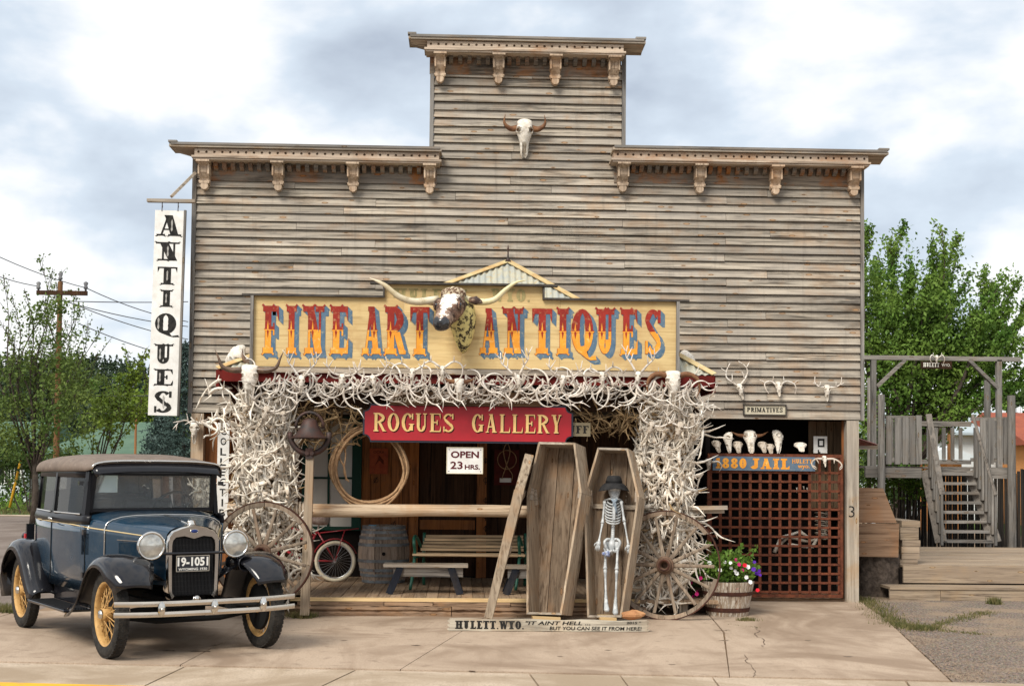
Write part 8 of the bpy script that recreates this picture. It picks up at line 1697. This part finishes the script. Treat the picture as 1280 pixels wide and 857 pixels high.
# leaning tree sprig in front of the hill
Yt = 24; base = P(118,600,Yt); base.z = -.05
spray_tree('small_tree', 'thin pale green tree with drooping twigs between the pole and the tall sign', base, 5, [P(a,b_,Yt) for a, b_ in ((182,435),(175,450),(160,440),(150,470),(165,480),(140,500),(185,470),(130,490),(178,495))], 73, .13, 1, 26, LF3, .35, .07, .2, side=9)
# blue spruce behind the building corner
def conifer(name, label, px, yt, yb_, Y, wpx, seed, mat, n=5200, leaf=.12, group=None, kind='tree'):
    random.seed(seed); top = P(px, yt, Y); bot = P(px, yb_, Y); H = top.z-(bot.z if bot.z > 0 else 0); w_ = wpx/1700*(Y+DIST)/2; t = thing(name, label, 'tree', (top.x, Y, 0), 0, group); mb = MB(); mb.tube([(top.x,Y,-.05),(top.x,Y,top.z)], [.12*H/6,.01], 6); mb.build('trunk', TBARK, t); pts = []; z0 = top.z-H
    nb = 90
    for i in range(nb):
        u = i/nb; z = z0+.25+(H-.3)*u; a = i*2.4; r_ = w_*(1-u)**.85*ru(.75,1.12); m_ = int(n/nb*(1.5-u))
        for q in range(m_): s_ = rnd()**.6; d = r_*s_; pts.append((top.x+math.cos(a)*d+random.gauss(0,1)*.07*(1+r_*.6), Y+math.sin(a)*d+random.gauss(0,1)*.07*(1+r_*.6), z-.18*d+random.gauss(0,1)*.035))
    lm = MB(); leafcloud(lm, pts, leaf, seed, .1, .3); lm.build('crown', mat, t, kind='stuff')
conifer('blue_spruce', 'tall blue green spruce behind the left edge of the building', 232, 425, 600, 14, 100, 81, LFS, 8500, .10)
conifer('blue_spruce', 'lower blue spruce left of the corner post above the car roof', 203, 505, 600, 17, 75, 82, LFS, 5000, .11)
def bush(name, label, px, py, Y, w_, h, seed, mat, n, leaf=.14, cat='bush', group=None):
    random.seed(seed); c = P(px, py, Y); t = thing(name, label, cat, (c.x, Y, 0), 0, group); pts = []
    cl = [Vector((ru(-1,1)*w_, ru(-.6,.6), ru(0,1)*h)) for _ in range(max(4,n//60))]
    for q in range(n): o = random.choice(cl); pts.append((c.x+o.x+random.gauss(0,.16), Y+o.y+random.gauss(0,.16), max(0,c.z-h/2+o.z+random.gauss(0,.12))))
    mb = MB()
    for o in cl[:9]: mb.tube([(c.x+o.x*.3,Y,-.05),(c.x+o.x,Y+o.y,max(.2,c.z-h/2+o.z))], [.03,.01], 4)
    mb.build('stems', TBARK, t); lm = MB(); leafcloud(lm, pts, leaf, seed, .2, .6); lm.build('leaves', mat, t, kind='stuff')
bush('bush', 'bright yellow green bushes left of the short orange pole', 160, 525, 62, 2.2, 2.6, 91, LF3, 3200, .26); bush('bush', 'rounded mid green bush under the pine hill left of the tall sign', 150, 497, 66, 4.2, 2.4, 92, LF1, 2600, .18); bush('bush', 'bright green bush right of the short orange pole behind the sign', 192, 525, 64, 2.2, 3.4, 93, LF3, 2600, .28)
bush('bush', 'dark foliage mass behind the car roof', 40, 575, 30, 1.5, 1.0, 94, LF2, 2400, .14); bush('bush', 'dark low shrub in front of the white house', 14, 610, 38, 1.4, 1.2, 95, LF2, 1500, .12); bush('bush', 'grassy green bush at the far left road edge', 8, 628, 33, 1.0, .8, 96, LF1, 900, .10)
bush('bush', 'dark bushes behind the palings under the platform', 1100, 585, 11, .9, 1.6, 97, LF2, 2200, .10); bush('bush', 'leafy branches hanging under the left of the platform', 1125, 608, 8.2, .5, .5, 98, LF1, 700, .09); bush('distant_tree', 'small distant green tree beyond the white roof', 1262, 497, 60, 1.2, 1.6, 99, LF1, 900, .3, 'tree'); bush('distant_tree', 'dark distant tree top at the right edge', 1285, 505, 55, 1.2, 1.6, 100, LF2, 900, .3, 'tree')
# pine covered hill
HILLM = mottled('hill_ground', (.035,.050,.022), (.06,.07,.03), .03, .95, rand=False)
def hillh(x, y): return max(-2, (19*math.exp(-((x+190)/130)**2)+14*math.exp(-((x+95)/60)**2)+10*math.exp(-((x-160)/120)**2)+2*math.sin(x*.03))*min(1,max(0,(y-250)/130.)))
mb = MB(); mb.grid(lambda u, v: (-600+1200*u, 245+200*v, hillh(-600+1200*u, 245+200*v)-.5), 80, 20); mb.build('hill', HILLM, smooth=True, kind='structure')
random.seed(101); lm = MB(); pts = []; 
for i in range(1500):
    y = ru(262,400); x = -(ru(.19,.40)*(y+17)); z = hillh(x, y); H = ru(4.5,8)
    if z < 0: continue
    for q in range(26): u = rnd()**.7; d = (1-u)*H*.20+.1; a = ru(0,6.28); pts.append((x+math.cos(a)*d*rnd()**.5, y+math.sin(a)*d, z+H*(.12+.88*u)))
leafcloud(lm, pts, 1.1, 5, .1, .55); lm.build('pine_forest', LFC, kind='stuff')
bpy.data.objects['pine_forest']['label'] = 'dark pine wood covering the distant hill behind the left trees'; bpy.data.objects['pine_forest']['category'] = 'forest'
# ================================================================ weeds and grass
GR = leafmat('weed_green', (.085,.105,.030), (.27,.22,.10), 9); random.seed(111)
def grass(name, pxs, n, h, w_=.05, lab=None, mat=GR):
    lm = MB(); P0 = [Vector((*gxy(*q), -.02)) for q in pxs]; sp = spline(P0, 8) if len(P0) > 1 else P0
    for i in range(n):
        c = random.choice(sp)+Vector((random.gauss(0,1)*w_, random.gauss(0,1)*w_, 0)); a = ru(0,6.28); d = Vector((math.cos(a), math.sin(a), 0))*.006; t_ = c+Vector((random.gauss(0,1)*h*.35, random.gauss(0,1)*h*.35, h*ru(.5,1.2))); lm.add([c-d, c+d, t_], [(0,1,2)])
    o = lm.build(name, mat, kind='stuff'); tag(o, lab, 'grass')
grass('grass', [(1062,745),(1085,752),(1104,768),(1120,778),(1142,783),(1158,784)], 2400, .055, .10, 'strip of green weeds growing along the driveway edge')
grass('grass', [(1158,784),(1185,775),(1212,768),(1236,763)], 750, .03, .07, 'weeds growing in the crack across the gravel lot')
grass('grass', [(1180,786),(1205,788),(1228,790)], 160, .02, .06, 'thin line of moss right on the gravel lot')
grass('grass', [(1072,738),(1082,733),(1090,735)], 1500, .20, .07, 'taller weeds at the foot of the stump'); grass('grass', [(365,770),(378,772),(385,770)], 700, .09, .05, 'little tuft of weeds at the left end of the porch step')
grass('grass', [(625,768),(640,769),(655,769)], 900, .05, .06, 'weeds between the leaning lid and the plank sign'); grass('grass', [(1240,752),(1247,753)], 300, .09, .03, 'small weed against the lowest deck step'); grass('grass', [(928,775),(940,775)], 350, .06, .04, 'weed beside the flower tub')
grass('grass', [(4,760),(12,765),(22,762)], 900, .10, .08, 'patch of grass beside the rear wheel of the car'); grass('grass', [(912,780),(946,784)], 120, .03, .02, 'tiny weeds in the driveway crack')
sheet('far_kerb', [(P(-60,618,1).x-60, 27.6), (-6.2, 27.6), (-6.2, 28.9), (-80, 28.9)], -.03, CONCL); lw = sheet('verge', [(-80,28.9),(-5,28.9),(-4,58),(-80,58)], -.025, GRASSG)
random.seed(113); lm = MB()
for i in range(9000):
    c = Vector((ru(-20,-8), ru(29,40), -.02)); a = ru(0,6.28); d = Vector((math.cos(a),math.sin(a),0))*.02; lm.add([c-d, c+d, c+Vector((ru(-.05,.05),ru(-.05,.05),ru(.05,.13)))], [(0,1,2)])
tag(lm.build('lawn', GR, kind='stuff'), 'mown green verge across the road at the far left', 'grass')
# loose gravel along the slab edge and litter in the joints
random.seed(131); lm = MB(); edge = spline([Vector((*gxy(*q), -.012)) for q in ((1075,752),(1110,778),(1150,812),(1188,848))], 8)
for i in range(2600):
    c = random.choice(edge)+Vector((abs(random.gauss(0,.28))-.03, random.gauss(0,.12), 0)) if i % 2 else Vector((*gxy(ru(1110,1280), ru(758,850)), -.016)); s_ = ru(.004,.014); a = ru(0,3); d1 = Vector((math.cos(a),math.sin(a),0))*s_; d2 = Vector((-math.sin(a),math.cos(a),0))*s_*ru(.6,1)
    lm.add([c-d1, c-d2, c+d1, c+d2, c+Vector((0,0,s_*.9))], [(0,1,4),(1,2,4),(2,3,4),(3,0,4)])
tag(lm.build('gravel', mottled('pebble_mix', (.30,.22,.16), (.10,.075,.06), 30, .9, rand=False), kind='stuff'), 'loose pebbles scattered over the gravel lot and slab edge', 'gravel')
